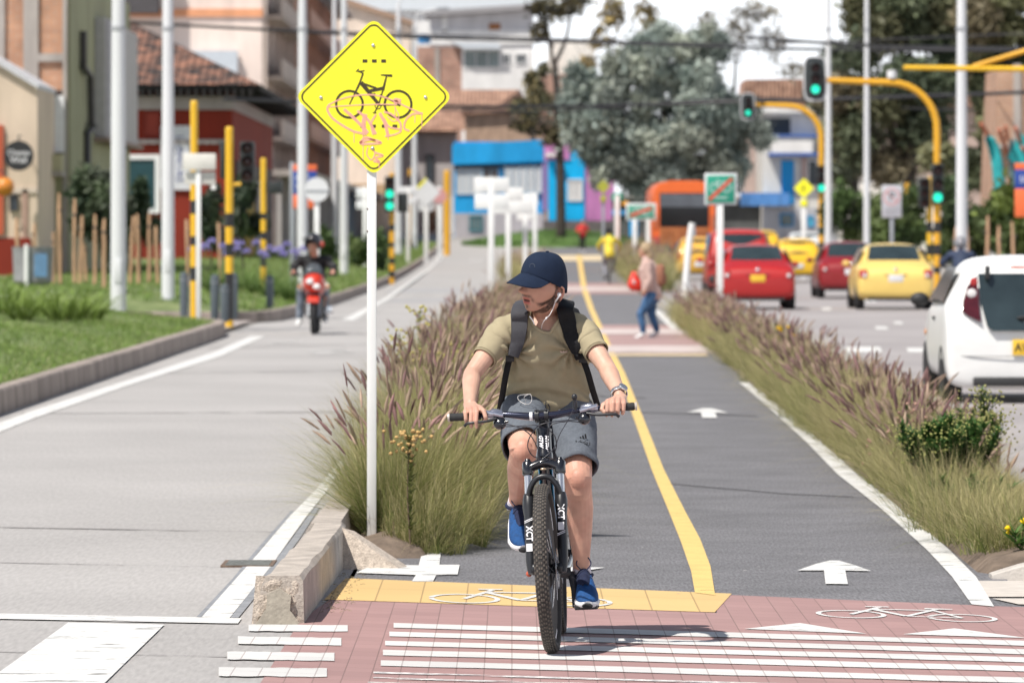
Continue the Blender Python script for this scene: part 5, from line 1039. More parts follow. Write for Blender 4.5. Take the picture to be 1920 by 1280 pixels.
b = B('white_building', 'far white apartment building topping the skyline behind the cream house', 690, 830, 480); b.box('wall', 600, -40, 835, None, whitew, 0, 10); b.box('parapet', 600, -90, 1010, 20, M('pale_blue_grey', (.62, .66, .7), .8, var=.05), -.4, 10.2)
b.window(715, 40, 735, 70, whitef, glass_g); b.window(752, 40, 772, 70, whitef, glass_g)
b = B('hill_house', 'pale grey hill house with a tall brown door on its upper floor', 800, 1002, 455); b.poly('wall', [(806, 26), (1000, 16), (1000, 300), (806, 300)], plaster('pale_grey', (.55, .54, .56), .06), 0, 9); b.poly('roof', [(796, 22), (1004, 8), (1004, 18), (796, 31)], M('roof_edge', (.3, .29, .3), .7), -1, 9); b.box('white_band', 806, 57, 1001, 84, whitew, -.15, -.004); b.door(917, 44, 938, 82, brownd); b.box('pilaster', 828, 24, 839, 60, whitew, -.15, -.004)
b = B('water_tank', 'blue plastic water tank on the rooftop right of the yellow sign', 783, 808, 452, 'tank'); b.t.location.z = CH - (82 - CY) * 452 / F; mb = MB(); r = mpx(12, 452); mb.lathe([(r * .9, 0), (r, r * .3), (r, r * 1.2), (r * .9, r * 1.3), (0, r * 1.4)], 20); mb.build('drum', M('tank_blue', (.03, .22, .5), .5), b.t, smooth=40); mb = MB(); mb.lathe([(r * .35, r * 1.35), (r * .35, r * 1.5), (0, r * 1.52)], 14); mb.build('lid', M('tank_lid', (.02, .1, .25), .5), b.t, smooth=40)
b = B('brick_house', 'brick and white house with a wide window and a tin roof on the slope', 780, 1000, 425); b.box('brick_wall', 782, 88, 868, None, brick_p, 0, 7.8); b.box('concrete_post', 815, 90, 824, 190, conc, -.12, -.004); b.box('white_wall', 866, 92, 1000, None, whitew, -1.2, 7); b.window(869, 95, 938, 129, whitef, glass_g, 2); b.t.children[-1].location.y = -1.2; b.window(941, 101, 958, 122, whitef); b.t.children[-1].location.y = -1.2; b.window(966, 101, 987, 122, whitef); b.t.children[-1].location.y = -1.2
b.poly('roof', [(845, 80), (935, 82), (940, 94), (872, 94)], M('tin_roof', (.62, .66, .7), .4, .3, var=.1), -2, 2)
b = B('tile_roof_house', 'grey white house with a dark window under a broad clay tile roof', 740, 990, 392); b.box('wall', 740, 246, 856, None, greyw, 0, 8); b.box('cornice', 736, 240, 858, 250, plaster('rust_cornice', (.3, .17, .12)), -.3, -.004); b.window(797, 290, 815, 342, M('dark_frame', (.06, .05, .05), .7), glass_d, 0); b.door(803, 392, 818, None, M('brown_shutter', (.2, .12, .08), .7)); b.box('white_base', 838, 372, 870, None, whitew, -.4, -.01)
mb = MB(); q = lambda x, y, d: (b.X(x), d, b.Z(y)); mb.add([q(735, 246, -1), q(870, 246, -1), q(975, 160, 12), q(700, 160, 12), q(1000, 205, 14)], [(0, 1, 2, 3), (1, 4, 2)]); mb.build('roof', tile_far, b.t)
b = B('brown_house', 'tan rendered house with a low tile roof directly above the blue house', 868, 1100, 380); b.box('wall', 872, 214, 1030, None, plaster('tan_render', (.42, .29, .21), .15, 1.5), 0, 7); b.poly('roof', [(866, 200), (1040, 196), (1040, 206), (866, 216)], tile_far, -.4, 7)
b = B('cream_tower_house', 'cream house behind the bare tree trunk', 1028, 1115, 440); b.box('wall', 1028, 78, 1115, None, plaster('light_cream', (.76, .72, .66), .05), 0, 6); b.window(1080, 112, 1089, 130, whitef, M('green_glass', (.05, .3, .28), .3), 0); b.box('brick_storey', 990, 140, 1060, None, brick_p, -2, -.02)
b = B('blue_house', 'bright blue two storey house with white curtained windows', 850, 1024, 362); b.box('wall', 851, 266, 1022, None, bluew, 0, 9); b.poly('parapet', [(848, 272), (1022, 262), (1022, 303), (848, 309)], bluew, -.35, -.01); b.box('painted_shadow_strip', 852, 309, 1020, 315, M('shadow_strip_dark', (.05, .06, .08), .9), -.1, -.003)  # dark strip painted as the shadow below the parapet
b.window(855, 312, 904, 365, M('blue_white_frame', (.45, .58, .68), .6), curt, 3, f=1.6); b.window(905, 314, 935, 362, M('blue_white_frame', (.45, .58, .68)), M('brown_shade', (.16, .13, .12), .7), 1, f=1.6); b.window(945, 312, 1016, 362, M('blue_white_frame', (.45, .58, .68)), curt, 4, f=1.6)
b.box('ground_floor', 852, 400, 1020, None, plaster('shop_grey', (.45, .42, .44), .12), -.12, -.005); b.door(871, 402, 879, None, teal); b.t.children[-1].location.y = -.12; b.window(880, 404, 905, 434, teal, glass_g, 2); b.t.children[-1].location.y = -.12; b.door(933, 402, 945, None, teal); b.t.children[-1].location.y = -.12; b.door(968, 405, 982, None, teal); b.t.children[-1].location.y = -.12; b.box('violet_edge', 1016, 300, 1029, 395, purpd, -.3, -.01)
b = B('purple_house', 'sky blue and orchid purple house behind the bare tree trunk', 1026, 1152, 352); b.box('blue_wall', 1029, 284, 1096, None, skyb, 0, 7); b.box('purple_wall', 1096, 300, 1152, None, purp, .1, 7); b.box('gable', 1020, 241, 1068, 300, purp, -.1, .05); b.box('dark_plinth', 1018, 414, 1154, None, M('dark_stone', (.12, .11, .11), .9, var=.3), -.25, -.12); b.window(1064, 336, 1092, 377, whitef, curt, 1); b.box('white_canopy', 1024, 287, 1048, 294, whitew, -.7, -.01)
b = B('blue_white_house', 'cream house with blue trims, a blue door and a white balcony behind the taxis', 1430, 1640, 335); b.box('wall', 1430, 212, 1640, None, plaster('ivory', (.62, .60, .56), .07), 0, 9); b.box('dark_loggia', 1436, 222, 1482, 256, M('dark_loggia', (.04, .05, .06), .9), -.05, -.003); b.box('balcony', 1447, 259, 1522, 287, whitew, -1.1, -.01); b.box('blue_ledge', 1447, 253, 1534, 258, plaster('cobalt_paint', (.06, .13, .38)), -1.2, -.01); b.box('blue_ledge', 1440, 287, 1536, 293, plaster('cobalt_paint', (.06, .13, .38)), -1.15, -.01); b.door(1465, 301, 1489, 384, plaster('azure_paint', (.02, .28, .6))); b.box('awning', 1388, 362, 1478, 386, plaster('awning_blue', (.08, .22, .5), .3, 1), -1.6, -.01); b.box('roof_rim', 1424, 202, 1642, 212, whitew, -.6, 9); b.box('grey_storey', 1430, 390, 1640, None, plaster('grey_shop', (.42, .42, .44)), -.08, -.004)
b.window(1462, 400, 1488, 425, plaster('azure_paint', (.02, .28, .6)), glass_g, 0); b.t.children[-1].location.y = -.08; b.window(1513, 405, 1526, 425, plaster('azure_paint', (.02, .28, .6)), M('sky_glass', (.1, .4, .5), .3), 0); b.t.children[-1].location.y = -.08; b.box('pilaster', 1503, 294, 1512, 384, plaster('rose_pilaster', (.5, .36, .32)), -.15, -.01); b.window(1514, 300, 1534, 350, whitef, glass_d, 0)
b = B('tile_roof_building', 'long building with a faded red tile roof behind the traffic signals', 1420, 1860, 400); b.box('wall', 1400, 196, 1860, None, plaster('pale_rose', (.5, .38, .33)), 0, 8); b.poly('roof', [(1396, 150), (1858, 146), (1866, 198), (1390, 200)], tile_far, -1, 8)
b = B('garden_wall', 'white garden wall behind the hedges on the right', 1570, 1760, 300, 'wall'); b.box('wall', 1572, 336, 1765, None, plaster('bright_white', (.80, .76, .7), .06), 0, .4); b.box('coping', 1570, 330, 1767, 336, conc, -.1, .5)
b = B('brick_tower', 'unfinished brick tower with a teal safety net at the right edge', 1860, 2010, 222); b.poly('wall', [(1872, 130), (2020, 118), (2020, 470), (1858, 470)], brick_t, 0, 6); b.box('concrete_column', 1900, 120, 1914, 300, conc, -.12, -.005); b.box('slab', 1862, 270, 2020, 278, conc, -.5, -.006)
for x0, y0, x1, y1 in ((1829, 234, 1852, 262), (1862, 245, 1886, 292), (1874, 240, 1884, 262), (1893, 241, 1912, 280), (1905, 278, 1925, 292)):
    mb = MB(); mb.bar((b.X(x0), -2.6, b.Z(y0)), (b.X(x1), -1.2, b.Z(y1)), .12, .12); mb.build('scaffold_pole', M('red_oxide', (.42, .12, .06), .7), b.t)
mb = MB(); vs = []; n = 9
for i in range(n + 1):
    w = i / n
    for j in range(n + 1):
        u = j / n; px = (1838 + 6 * math.sin(3.1 * w) - 6 * w ** 2 + w * 22) * (1 - u) + (1853 + 30 * w ** .6) * u; py = 262 + w * 112 - 6 * math.sin(u * 3) + u * w * 12; vs.append((b.X(px), -2.2 + .35 * math.sin(u * 5 + w * 3), b.Z(py)))
mb.add(vs, [(i * (n + 1) + j, i * (n + 1) + j + 1, (i + 1) * (n + 1) + j + 1, (i + 1) * (n + 1) + j) for i in range(n) for j in range(n)]); net = M('teal_net', (.02, .36, .38), .7, var=.3, vs=1.2); o = mb.build('safety_net', net, b.t, smooth=180); md = o.modifiers.new('t', 'SOLIDIFY'); md.thickness = .03
mb = MB(); mb.box((b.X(1912), -1.6, b.Z(285)), (.9, .05, 1.1), Matrix.Rotation(.5, 3, 'Y')); mb.build('net_scrap', net, b.t); b.box('site_post', 1888, 262, 1897, None, M('site_grey', (.12, .2, .22), .7), -1.4, -.9)

b = B('added_shade_block', 'low dark block added for the shade under the grey green tree', 1150, 1440, 338); b.box('wall', 1150, 372, 1440, None, M('painted_shade_wall', (.09, .095, .095), .9, var=.4, vs=.6), 0, 5); b.box('roof', 1146, 366, 1444, 373, conc, -.6, 5.2); b.door(1180, 390, 1196, None, bluew); b.window(1205, 392, 1225, 415, ironb)  # dark block added to fill a bright gap with shade below the tree
# ------------------------------------------------------------------ trees, hedges
leaf_mat = attr_mat('tree_leaves', 0.55, 0.3, trl=0.22)
bark = M('dark_bark', (.055, .045, .04), .95, var=.4, vs=3, bump=.8, bs=12)
def leaves(blobs, loc, n, size, cols, fill=.55, gap=.0, kc=14, sg=.27):
    """leaf quads in ragged clumps through the given ellipsoids (x, y, z, rx, ry, rz, share)"""
    P = []; Cc = []
    for (x, y, z, rx, ry, rz, sh) in blobs:
        k = max(3, int(kc * sh)) if kc == 14 else max(9, int(kc * sh)); m = int(n * sh)
        d = rng.normal(0, 1, (k, 3)); d /= np.linalg.norm(d, axis=1, keepdims=True); c = d * (rng.uniform(.35, 1, (k, 1)) ** fill) * np.array([rx, ry, rz]) + np.array([x, y, z]); tone = rng.uniform(.6, 1.35, k); which = rng.integers(0, len(cols), k)
        i = rng.integers(0, k, m); g = rng.normal(0, 1, (m, 3)) * np.array([rx, ry, rz]) * sg
        P.append(c[i] + g); Cc.append(np.array(cols)[which[i]] * tone[i][:, None] * rng.uniform(.75, 1.25, (m, 1)))
    P = np.concatenate(P) - np.array(loc); C = np.concatenate(Cc); N = len(P); u = rng.normal(0, 1, (N, 3)); u /= np.linalg.norm(u, axis=1, keepdims=True); v = np.cross(u, rng.normal(0, 1, (N, 3))); v /= np.linalg.norm(v, axis=1, keepdims=True); s = size * rng.uniform(.5, 1.3, (N, 1))
    V = np.stack([P - u * s, P + v * s * .42, P + u * s, P - v * s * .42], 1).reshape(-1, 3); Q = np.arange(N * 4).reshape(-1, 4); return V, Q, np.repeat(C, 4, axis=0)
def tree(name, label, px, base, Y, wpx, blobs, n, size, cols, limbs=(), cat='tree', group=None, trunk_top=None, fill=.55, sparse=(), kc=14, sg=.27):
    g = at(px, base, Y); g.z = max(zg(Y), 0) - .2 if base > 415 else g.z; t = thing(name, label, cat, g, 0, group); w = mpx(wpx, Y) / 2; L3 = lambda p, dy=0: at(p[0], p[1], Y + dy) - g
    if wpx:
        mb = MB(); tt = trunk_top or (px, blobs[0][1] if blobs else 100); mid = ((px + tt[0]) / 2 + wpx * .2, (base + tt[1]) / 2)
        mb.tube(smooth_path([(0, 0, 0), L3(mid), L3(tt)], 5), [w * 1.2 - w * .6 * i / 10 for i in range(11)], 9); tr = mb.build('trunk', bark, t, smooth=180)
        for lb in limbs:
            pts = [L3((p[0], p[1]), p[2] if len(p) > 2 else 0) for p in lb]; sp_ = smooth_path(pts, 4); mb = MB(); m = len(sp_); mb.tube(sp_, [max(.02, w * .55 * (1 - .8 * i / m)) for i in range(m)], 7); mb.build('limb', bark, t, smooth=180)
        for (cx, cy, rx, ry, k) in sparse:
            for i in range(k):
                s0 = (cx + random.gauss(0, rx * .3), cy + ry); a = random.uniform(-1.2, 1.2); l = random.uniform(.6, 1.3); p1 = (s0[0] + rx * .5 * math.sin(a) * l, s0[1] - ry * l * .9); p2 = (p1[0] + rx * .5 * math.sin(a * 1.5), p1[1] - ry * .7 * l); mb = MB(); sp_ = smooth_path([L3(s0), L3(p1, random.uniform(-2, 2)), L3(p2, random.uniform(-3, 3))], 4); mb.tube(sp_, [max(.018, w * .16 * (1 - i / len(sp_))) for i in range(len(sp_))], 5); mb.build('branch', bark, t, smooth=180)
    if blobs:
        tot = sum(b_[2] * b_[3] for b_ in blobs); bb = []
        for (cx, cy, rx, ry) in blobs: c = at(cx, cy, Y); bb.append((c.x, c.y, c.z, mpx(rx, Y), mpx((rx + ry) / 2, Y), mpx(ry, Y), rx * ry / tot))
        V, Q, T = leaves(bb, g, n, size, cols, fill, 0, kc, sg); np_mesh('crown', V, Q, leaf_mat, t, T)
    return t
GG = [(.34, .385, .345), (.27, .325, .295), (.38, .41, .345)]
tree('grey_green_tree', 'broad grey green tree with dense rounded clumps in the middle of the street end', 1235, 430, 290, 22, [(1110, 190, 48, 62), (1190, 150, 50, 60), (1240, 110, 60, 50), (1330, 120, 42, 60), (1280, 180, 75, 50), (1150, 260, 70, 60), (1250, 250, 80, 55), (1350, 220, 65, 45), (1390, 280, 50, 48), (1220, 320, 75, 45), (1320, 320, 65, 42), (1120, 310, 36, 36)], 115000, .19, GG, limbs=([(1235, 360), (1200, 280), (1170, 190)], [(1235, 350), (1290, 270), (1330, 180)], [(1236, 340), (1300, 300), (1380, 270)]), trunk_top=(1245, 200), kc=170, sg=.2, fill=.4)
DG = [(.16, .19, .11), (.21, .215, .12), (.21, .185, .12), (.115, .145, .09)]
tree('dark_tree', 'tall dark olive tree behind the lamp posts at the upper right', 1700, 440, 245, 26, [(1650, 20, 60, 60), (1730, 40, 80, 60), (1690, 120, 90, 60), (1780, 110, 60, 60), (1640, 190, 70, 55), (1740, 220, 70, 60), (1660, 280, 75, 50), (1600, 240, 45, 60), (1610, 60, 40, 60), (1680, -10, 80, 40)], 46000, .22, DG, limbs=([(1700, 330), (1660, 220), (1640, 80)], [(1702, 320), (1740, 200), (1760, 60)]), trunk_top=(1705, 100))
tree('dark_tree', 'dark tree with brownish clumps at the top right corner', 1880, 440, 235, 26, [(1860, 20, 60, 60), (1930, 40, 60, 70), (1850, 120, 55, 60), (1830, 230, 60, 60), (1800, 310, 55, 45), (1900, 90, 50, 50)], 30000, .22, [(.17, .175, .09), (.2, .17, .1), (.11, .13, .07)], limbs=([(1880, 330), (1850, 200), (1850, 60)],), trunk_top=(1890, 90))
tree('olive_tree', 'olive tree between the two pale lamp posts left of the dark trees', 1600, 440, 262, 18, [(1590, 130, 45, 42), (1570, 190, 40, 45), (1600, 260, 50, 50), (1590, 320, 45, 35)], 8000, .26, [(.11, .13, .085), (.14, .15, .09)], trunk_top=(1595, 150))
tree('bare_tree', 'tall thin tree with a dark bare trunk in front of the blue and purple houses', 1052, 445, 322, 17, [(1030, 15, 35, 26), (1075, 10, 30, 22), (1010, 60, 18, 22), (1040, 250, 34, 26), (985, 232, 26, 18), (1055, 205, 22, 26)], 2400, .20, [(.12, .11, .065), (.17, .14, .07), (.07, .065, .05)], limbs=([(1050, 300), (1038, 130), (1020, 30), (1000, -20)], [(1040, 120), (1062, 70), (1075, -10)], [(1036, 90), (1012, 40), (1005, -20)], [(1050, 280), (1075, 240), (1088, 200)], [(1045, 225), (1010, 235), (975, 228)]), trunk_top=(1040, 110), cat='tree', kc=260, sg=.2, fill=.8)
tree('yellowing_tree', 'sparse yellowing tree showing sky between its twigs', 1140, 250, 415, 6, [(1150, 20, 26, 34), (1215, 35, 24, 30), (1120, 75, 22, 24), (1235, 60, 18, 22), (1180, 100, 26, 24), (1100, 125, 22, 20)], 900, .34, [(.33, .25, .10), (.26, .22, .11), (.2, .16, .09)], trunk_top=(1145, 80), kc=200, sg=.2, fill=.9, sparse=((1150, 60, 40, 40, 6), (1210, 60, 40, 36, 6), (1110, 100, 26, 30, 4)))
tree('wispy_tree', 'wispy leafless tree against the white sky above the grey green tree', 1370, 250, 380, 7, [(1385, 60, 30, 36), (1450, 80, 26, 30), (1330, 40, 22, 24), (1420, 20, 40, 20), (1480, 130, 26, 24)], 1100, .20, [(.20, .18, .14), (.26, .23, .17)], trunk_top=(1380, 100), kc=260, sg=.22, fill=.9, sparse=((1380, 60, 70, 60, 14), (1440, 70, 60, 50, 12), (1330, 60, 40, 40, 6)))
tree('brown_shrub_tree', 'dull brown and green shrubby tree growing on the roof line left of the bare trunk', 1000, 300, 372, 6, [(1000, 130, 20, 22), (1010, 190, 22, 34), (975, 215, 22, 20)], 1500, .26, [(.24, .2, .1), (.14, .13, .07)], trunk_top=(1000, 160))
HG = [(.075, .12, .04), (.11, .15, .05), (.06, .09, .04)]
for px, Y, blobs, n, lb in ((1600, 205, [(1590, 405, 34, 46), (1625, 430, 36, 34)], 5000, 'green hedge bush left of the no parking sign'), (1690, 200, [(1660, 420, 34, 45), (1700, 440, 40, 30), (1725, 400, 26, 40)], 6000, 'dark green hedge bush right of the no parking sign'), (1830, 160, [(1790, 400, 36, 55), (1840, 430, 44, 50), (1800, 460, 44, 30)], 6500, 'leafy hedge bush behind the right wooden stakes'), (1905, 158, [(1890, 430, 40, 60), (1930, 450, 40, 50)], 5000, 'yellow green hedge bush under the bus stop flag at the right edge')):
    tree('hedge_bush', lb, px, 470, Y, 5, blobs, n, .16, HG if px != 1905 else [(.13, .17, .04), (.1, .14, .05)], cat='bush', trunk_top=(px, 440), fill=.5)
SG = [(.045, .07, .04), (.07, .095, .05), (.085, .10, .07)]
for px, Y, blobs, n, lb in ((195, 132, [(175, 365, 34, 46), (200, 420, 34, 50), (165, 410, 24, 34)], 5200, 'dark leafy sapling behind the stakes left of the thick lamp post'), (262, 136, [(258, 395, 24, 38), (276, 425, 24, 32), (268, 360, 14, 20)], 3800, 'dark leafy sapling between the two nearest lamp posts'), (395, 138, [(395, 405, 22, 44), (410, 450, 18, 26)], 3000, 'dark sapling between the striped yellow poles'), (455, 150, [(455, 380, 26, 50), (470, 430, 24, 30)], 3000, 'dark sapling right of the banded signal pole'), (600, 180, [(600, 460, 20, 26)], 1500, 'green bush behind the motorcyclist'), (700, 200, [(665, 470, 16, 22), (705, 472, 22, 28)], 2000, 'green bush at the foot of the far lamp posts')):
    tree('sapling' if px < 500 else 'verge_bush', lb, px, 500, Y, 4, blobs, n, .13, SG if px < 500 else HG, cat='sapling' if px < 500 else 'bush', trunk_top=(px, 410 if px < 500 else 470), fill=.5)
# green mound at the head of the street and its bushes
mb = MB(); c = gp(1010, 452); k = 24; vs = [(c.x, 330, zg(330) + .75)]
for r_, h_ in ((.5, .6), (.8, .3), (1, -.1)):
    for i in range(k): a = 2 * math.pi * i / k; vs.append((c.x + 5.6 * r_ * math.cos(a), 330 + 12 * r_ * math.sin(a), zg(330) + h_ + random.uniform(-.05, .05)))
fs = [(0, 1 + i, 1 + (i + 1) % k) for i in range(k)] + [(1 + r_ * k + i, 1 + (r_ + 1) * k + i, 1 + (r_ + 1) * k + (i + 1) % k, 1 + r_ * k + (i + 1) % k) for r_ in range(2) for i in range(k)]
o = mb.add(vs, fs).build('grass_mound_ground', M('mound_turf', (.11, .19, .05), .95, var=.4, vs=1.5), smooth=180); o['kind'] = 'structure'
n = 9000; a = rng.uniform(0, 6.28, n); r_ = np.sqrt(rng.uniform(0, 1, n)); Bp = np.stack([c.x + 5.6 * r_ * np.cos(a), 330 + 12 * r_ * np.sin(a), zg(330) + .72 - .75 * r_ ** 1.6], 1); c0 = np.array([.10, .18, .05]) * rng.uniform(.6, 1.3, (n, 1))
V, Q, T = ribbons(Bp, rng.uniform(0, 6.28, n), np.abs(rng.normal(.4, .3, n)), rng.uniform(.15, .4, n), np.full(n, .05), rng.uniform(.1, .4, n), 2, vc0=c0, vc1=c0 * 1.5); tag(np_mesh('mound_grass', V, Q, grass_mat, tint=T), 'green grass mound at the foot of the blue house', 'grass', kind='stuff')

# ------------------------------------------------------------------ vehicles
def paint(name, col, coat=.25, rough=.4): return M(name, col, rough, var=.04, vs=3, coat=coat)
rubber = M('tyre_rubber', (.022, .022, .024), .85, var=.2, vs=20); alloy = M('wheel_alloy', (.35, .36, .38), .35, .7, var=0); carglass = M('car_glass', (.03, .045, .05), .07, var=.3, vs=1.2, spec=.8); tail = M('tail_light_red', (.42, .02, .02), .15, var=0, coat=.5); tailw = M('tail_light_clear', (.75, .72, .72), .15, var=0); plastic = M('black_plastic', (.03, .03, .032), .6, var=.1); plate_y = M('plate_yellow', (.80, .50, .04), .5, var=.03); plate_w = M('plate_white', (.70, .70, .72), .5, var=.03); chrome = M('chrome', (.75, .75, .77), .12, .9, var=0)
def car(name, label, px, Y, col, kind='sedan', W=1.7, Hh=1.44, Lg=4.3, plate=plate_w, rear=None, group='cars in the queue on the right road', belt=.93, txt=None, rz=0.0, roofcol=None):
    x = (px - 960) * Y / F; t = thing(name, label, 'taxi' if 'taxi' in name else 'car', (x, Y, zg(Y)), rz, group); w = W / 2
    if kind == 'sedan':      # y, bottom, belt, roof, half width low, half width roof
        K = [(0.0, .36, .66, .70, .86, .80), (.05, .27, .80, .84, .95, .84), (.16, .23, .94, .97, .985, .82), (.55, .2, belt + .06, belt + .1, 1, .80), (.85, .2, belt + .05, 1.20, 1, .735), (1.25, .2, belt + .04, Hh - .03, 1, .68), (1.9, .2, belt + .02, Hh, 1, .68), (2.45, .2, belt, Hh - .04, 1, .69), (2.9, .2, belt - .01, 1.16, 1, .75), (3.3, .2, belt - .03, belt + .02, .99, .8), (3.9, .22, .78, .82, .97, .82), (4.2, .25, .66, .70, .90, .78), (Lg, .36, .5, .54, .78, .7)]
    elif kind == 'hatch':
        K = [(0.0, .38, .62, .70, .88, .72), (.05, .27, .78, .86, .955, .74), (.14, .24, .92, 1.06, .985, .76), (.32, .22, belt + .04, Hh - .16, 1, .735), (.6, .2, belt + .03, Hh - .02, 1, .72), (1.3, .2, belt + .02, Hh, 1, .73), (2.0, .2, belt, Hh - .02, 1, .73), (2.4, .2, belt, Hh - .16, 1, .75), (2.85, .2, belt - .03, belt + .03, .99, .8), (3.3, .24, .72, .77, .92, .78), (Lg, .36, .5, .55, .8, .7)]
    else:
        K = [(0.0, .45, .8, .9, .93, .82), (.06, .36, .95, 1.1, .98, .82), (.16, .3, 1.05, 1.35, 1, .82), (.32, .28, 1.06, Hh - .06, 1, .8), (.6, .28, 1.05, Hh, 1, .8), (2.2, .28, 1.03, Hh, 1, .8), (2.7, .28, 1.02, Hh - .12, 1, .8), (3.2, .28, 1.0, 1.06, 1, .85), (4.0, .3, .9, .95, .97, .85), (Lg, .42, .6, .66, .85, .78)]
    if rear: K = [(0.0, .19, .60, .68, .95, .74), (.05, .13, .80, .94, .98, .76), (.20, .14, .96, 1.12, .99, .77), (.38, .2, belt + .06, Hh - .10, 1, .715)] + [(a, b, c, d, e, f * .93) for a, b, c, d, e, f in K[4:]]
    rings = []
    for (y, zb, zs, zr, wl, wr) in K:
        wl *= w; wr *= w; up = zr - zs; wb = wl * (.965 if up > .1 else .93); wm = wb + (wr - wb) * .55
        half = [(0, zb), (wl * .9, zb), (wl * .985, zb + .1), (wl, zb + (zs - zb) * .5), (wl * .985, zs - .07), (wb, zs), (wm, zs + up * .5), (wr, zr - min(.06, up * .25)), (wr * .84, zr), (wr * .42, zr + .022), (0, zr + .028)]
        rings.append([Vector((a, y, b)) for a, b in half] + [Vector((-a, y, b)) for a, b in half[-2:0:-1]])
    body_m = paint(col[0], col[1]); mb = MB(); mb.loft(rings); bd = mb.build('body', body_m, t, smooth=180); md = bd.modifiers.new('s', 'SUBSURF'); md.levels = md.render_levels = 2
    if kind == 'sedan': g0, g1, gb, gt = (.60, belt + .115), (1.13, Hh - .055), .70 * w, .60 * w
    elif kind == 'hatch': g0, g1, gb, gt = (.10, .93), (.42, Hh - .10), .74 * w, .62 * w
    else: g0, g1, gb, gt = (.145, 1.12), (.28, Hh - .13), .74 * w, .68 * w
    if rear: gpts = rear
    else:
        n = 8; gpts = None; mb = MB(); vs = []
        for i in range(5):
            v = i / 4
            for j in range(n + 1):
                u = j / n * 2 - 1; hw = gb + (gt - gb) * v; vs.append((u * hw, g0[0] + (g1[0] - g0[0]) * v - .035 + .05 * u * u, g0[1] + (g1[1] - g0[1]) * v + .03 - .02 * u * u))
        mb.add(vs, [(i * (n + 1) + j, i * (n + 1) + j + 1, (i + 1) * (n + 1) + j + 1, (i + 1) * (n + 1) + j) for i in range(4) for j in range(n)]); mb.build('rear_window', carglass, t, smooth=180)
    ys = {'sedan': (1.05, 2.75), 'hatch': (.75, 2.35), 'suv': (.5, 2.75)}[kind]
    for s in (-1, 1):
        bz = belt + .05 if kind != 'suv' else 1.1; tz = Hh - .10; mb = MB(); xb, xt = s * w * .955, s * w * (.755 if kind != 'suv' else .845)
        mb.add([(xb + s * .02, ys[0] - .3, bz), (xb + s * .02, ys[1] + .1, bz), (xt + s * .025, ys[1] - .35, tz), (xt + s * .025, ys[0] + .05, tz)], [(0, 1, 2, 3)] if s > 0 else [(3, 2, 1, 0)]); mb.build('side_window', carglass, t)
        mb = MB(); mb.ell((s * (w + .09), ys[1] - .15, belt + .07), (.095, .06, .07), 12, 8); mb.build('mirror', plastic if kind == 'hatch' else body_m, t, smooth=180)
        for yy in (.72 if kind != 'hatch' else .55, Lg - .78):
            mm = Matrix.Translation((s * (w - .10), yy, .295)) @ Matrix.Rotation(R(90), 4, 'Y'); mb = MB(); mb.lathe([(.17, -.09), (.26, -.1), (.29, -.08), (.297, 0), (.29, .08), (.26, .1), (.17, .09)], 24, mm); wh = mb.build('wheel', rubber, t, smooth=50)
            mb = MB(); mb.lathe([(0, .05 * s), (.05, .06 * s), (.15, .04 * s), (.18, .075 * s), (.18, -.05 * s)], 18, mm); mb.build('rim', alloy, wh, smooth=40)
    if kind == 'sedan':
        for s in (-1, 1):
            mb = MB(); mb.box((s * w * .83, .075, .80), (w * .22, .12, .19), Matrix.Rotation(s * .35, 3, 'Z'), bev=.03); tl = mb.build('tail_light', tail, t, smooth=40); mb = MB(); mb.ell((s * w * .80, .005, .765), (.05, .02, .045), 12, 8); mb.build('reverse_lens', tailw, tl, smooth=180)
        mb = MB(); mb.ell((0, .055, .90), (.05, .02, .04), 14, 8); mb.build('badge', chrome, t, smooth=180); pz, py_ = .70, .035
        mb = MB(); mb.box((0, .03, .775), (.5, .05, .018)); mb.build('boot_handle', plastic, t)
    elif kind == 'suv':
        for s in (-1, 1): mb = MB(); mb.box((s * w * .9, .05, 1.0), (w * .16, .12, .42), bev=.03); mb.build('tail_light', tail, t, smooth=40)
        pz, py_ = .78, .02; mb = MB(); mb.box((0, -.01, .52), (W * .94, .12, .2), bev=.05); mb.build('bumper', plastic, t, smooth=40)
    else:
        pz, py_ = .55, .015
        if not rear:
            for s in (-1, 1): mb = MB(); mb.box((s * w * .87, .085, .83), (w * .15, .12, .3), bev=.03); mb.build('tail_light', tail, t, smooth=40)
    mb = MB(); mb.box((0, py_ - .03, pz), (.33, .012, .155), bev=.004); pl = mb.build('number_plate', plate, t, smooth=30)
    if txt: text_mesh(txt, .115, 'lettering', M('plate_ink', (.05, .035, .02), .6), pl, Matrix.Translation((-.145, py_ - .038, pz)) @ FACE, align='LEFT', sx=.9, bold=.003)
    mb = MB(); mb.box((0, .30, .235), (W * .7, .5, .06)); mb.build('underbody', plastic, t)
    return t
red1 = ('red_car_paint', (.40, .012, .012)); red2 = ('dark_red_car_paint', (.26, .010, .014)); red3 = ('scarlet_car_paint', (.42, .022, .018)); ye1 = ('pale_taxi_yellow', (.80, .57, .16)); ye2 = ('taxi_yellow', (.78, .47, .02)); ye3 = ('orange_taxi_yellow', (.70, .38, .03)); grey = ('silver_car_paint', (.60, .62, .63))
car('taxi', 'large pale yellow taxi sedan just left of the white hatchback', 1680, 127, ye1, W=1.74, Hh=1.47, belt=.95)
car('red_sedan', 'bright red sedan with a yellow plate behind the green slashed sign', 1421, 127, red1, W=1.72, Hh=1.45, plate=plate_y)
car('red_van', 'tall red estate car standing in front of the bright red sedan', 1387, 148, red3, 'suv', W=1.72, Hh=1.80)
car('taxi', 'small yellow taxi hatchback between the two red sedans', 1497, 190, ye2, 'hatch', W=1.6, Hh=1.45, Lg=3.6)
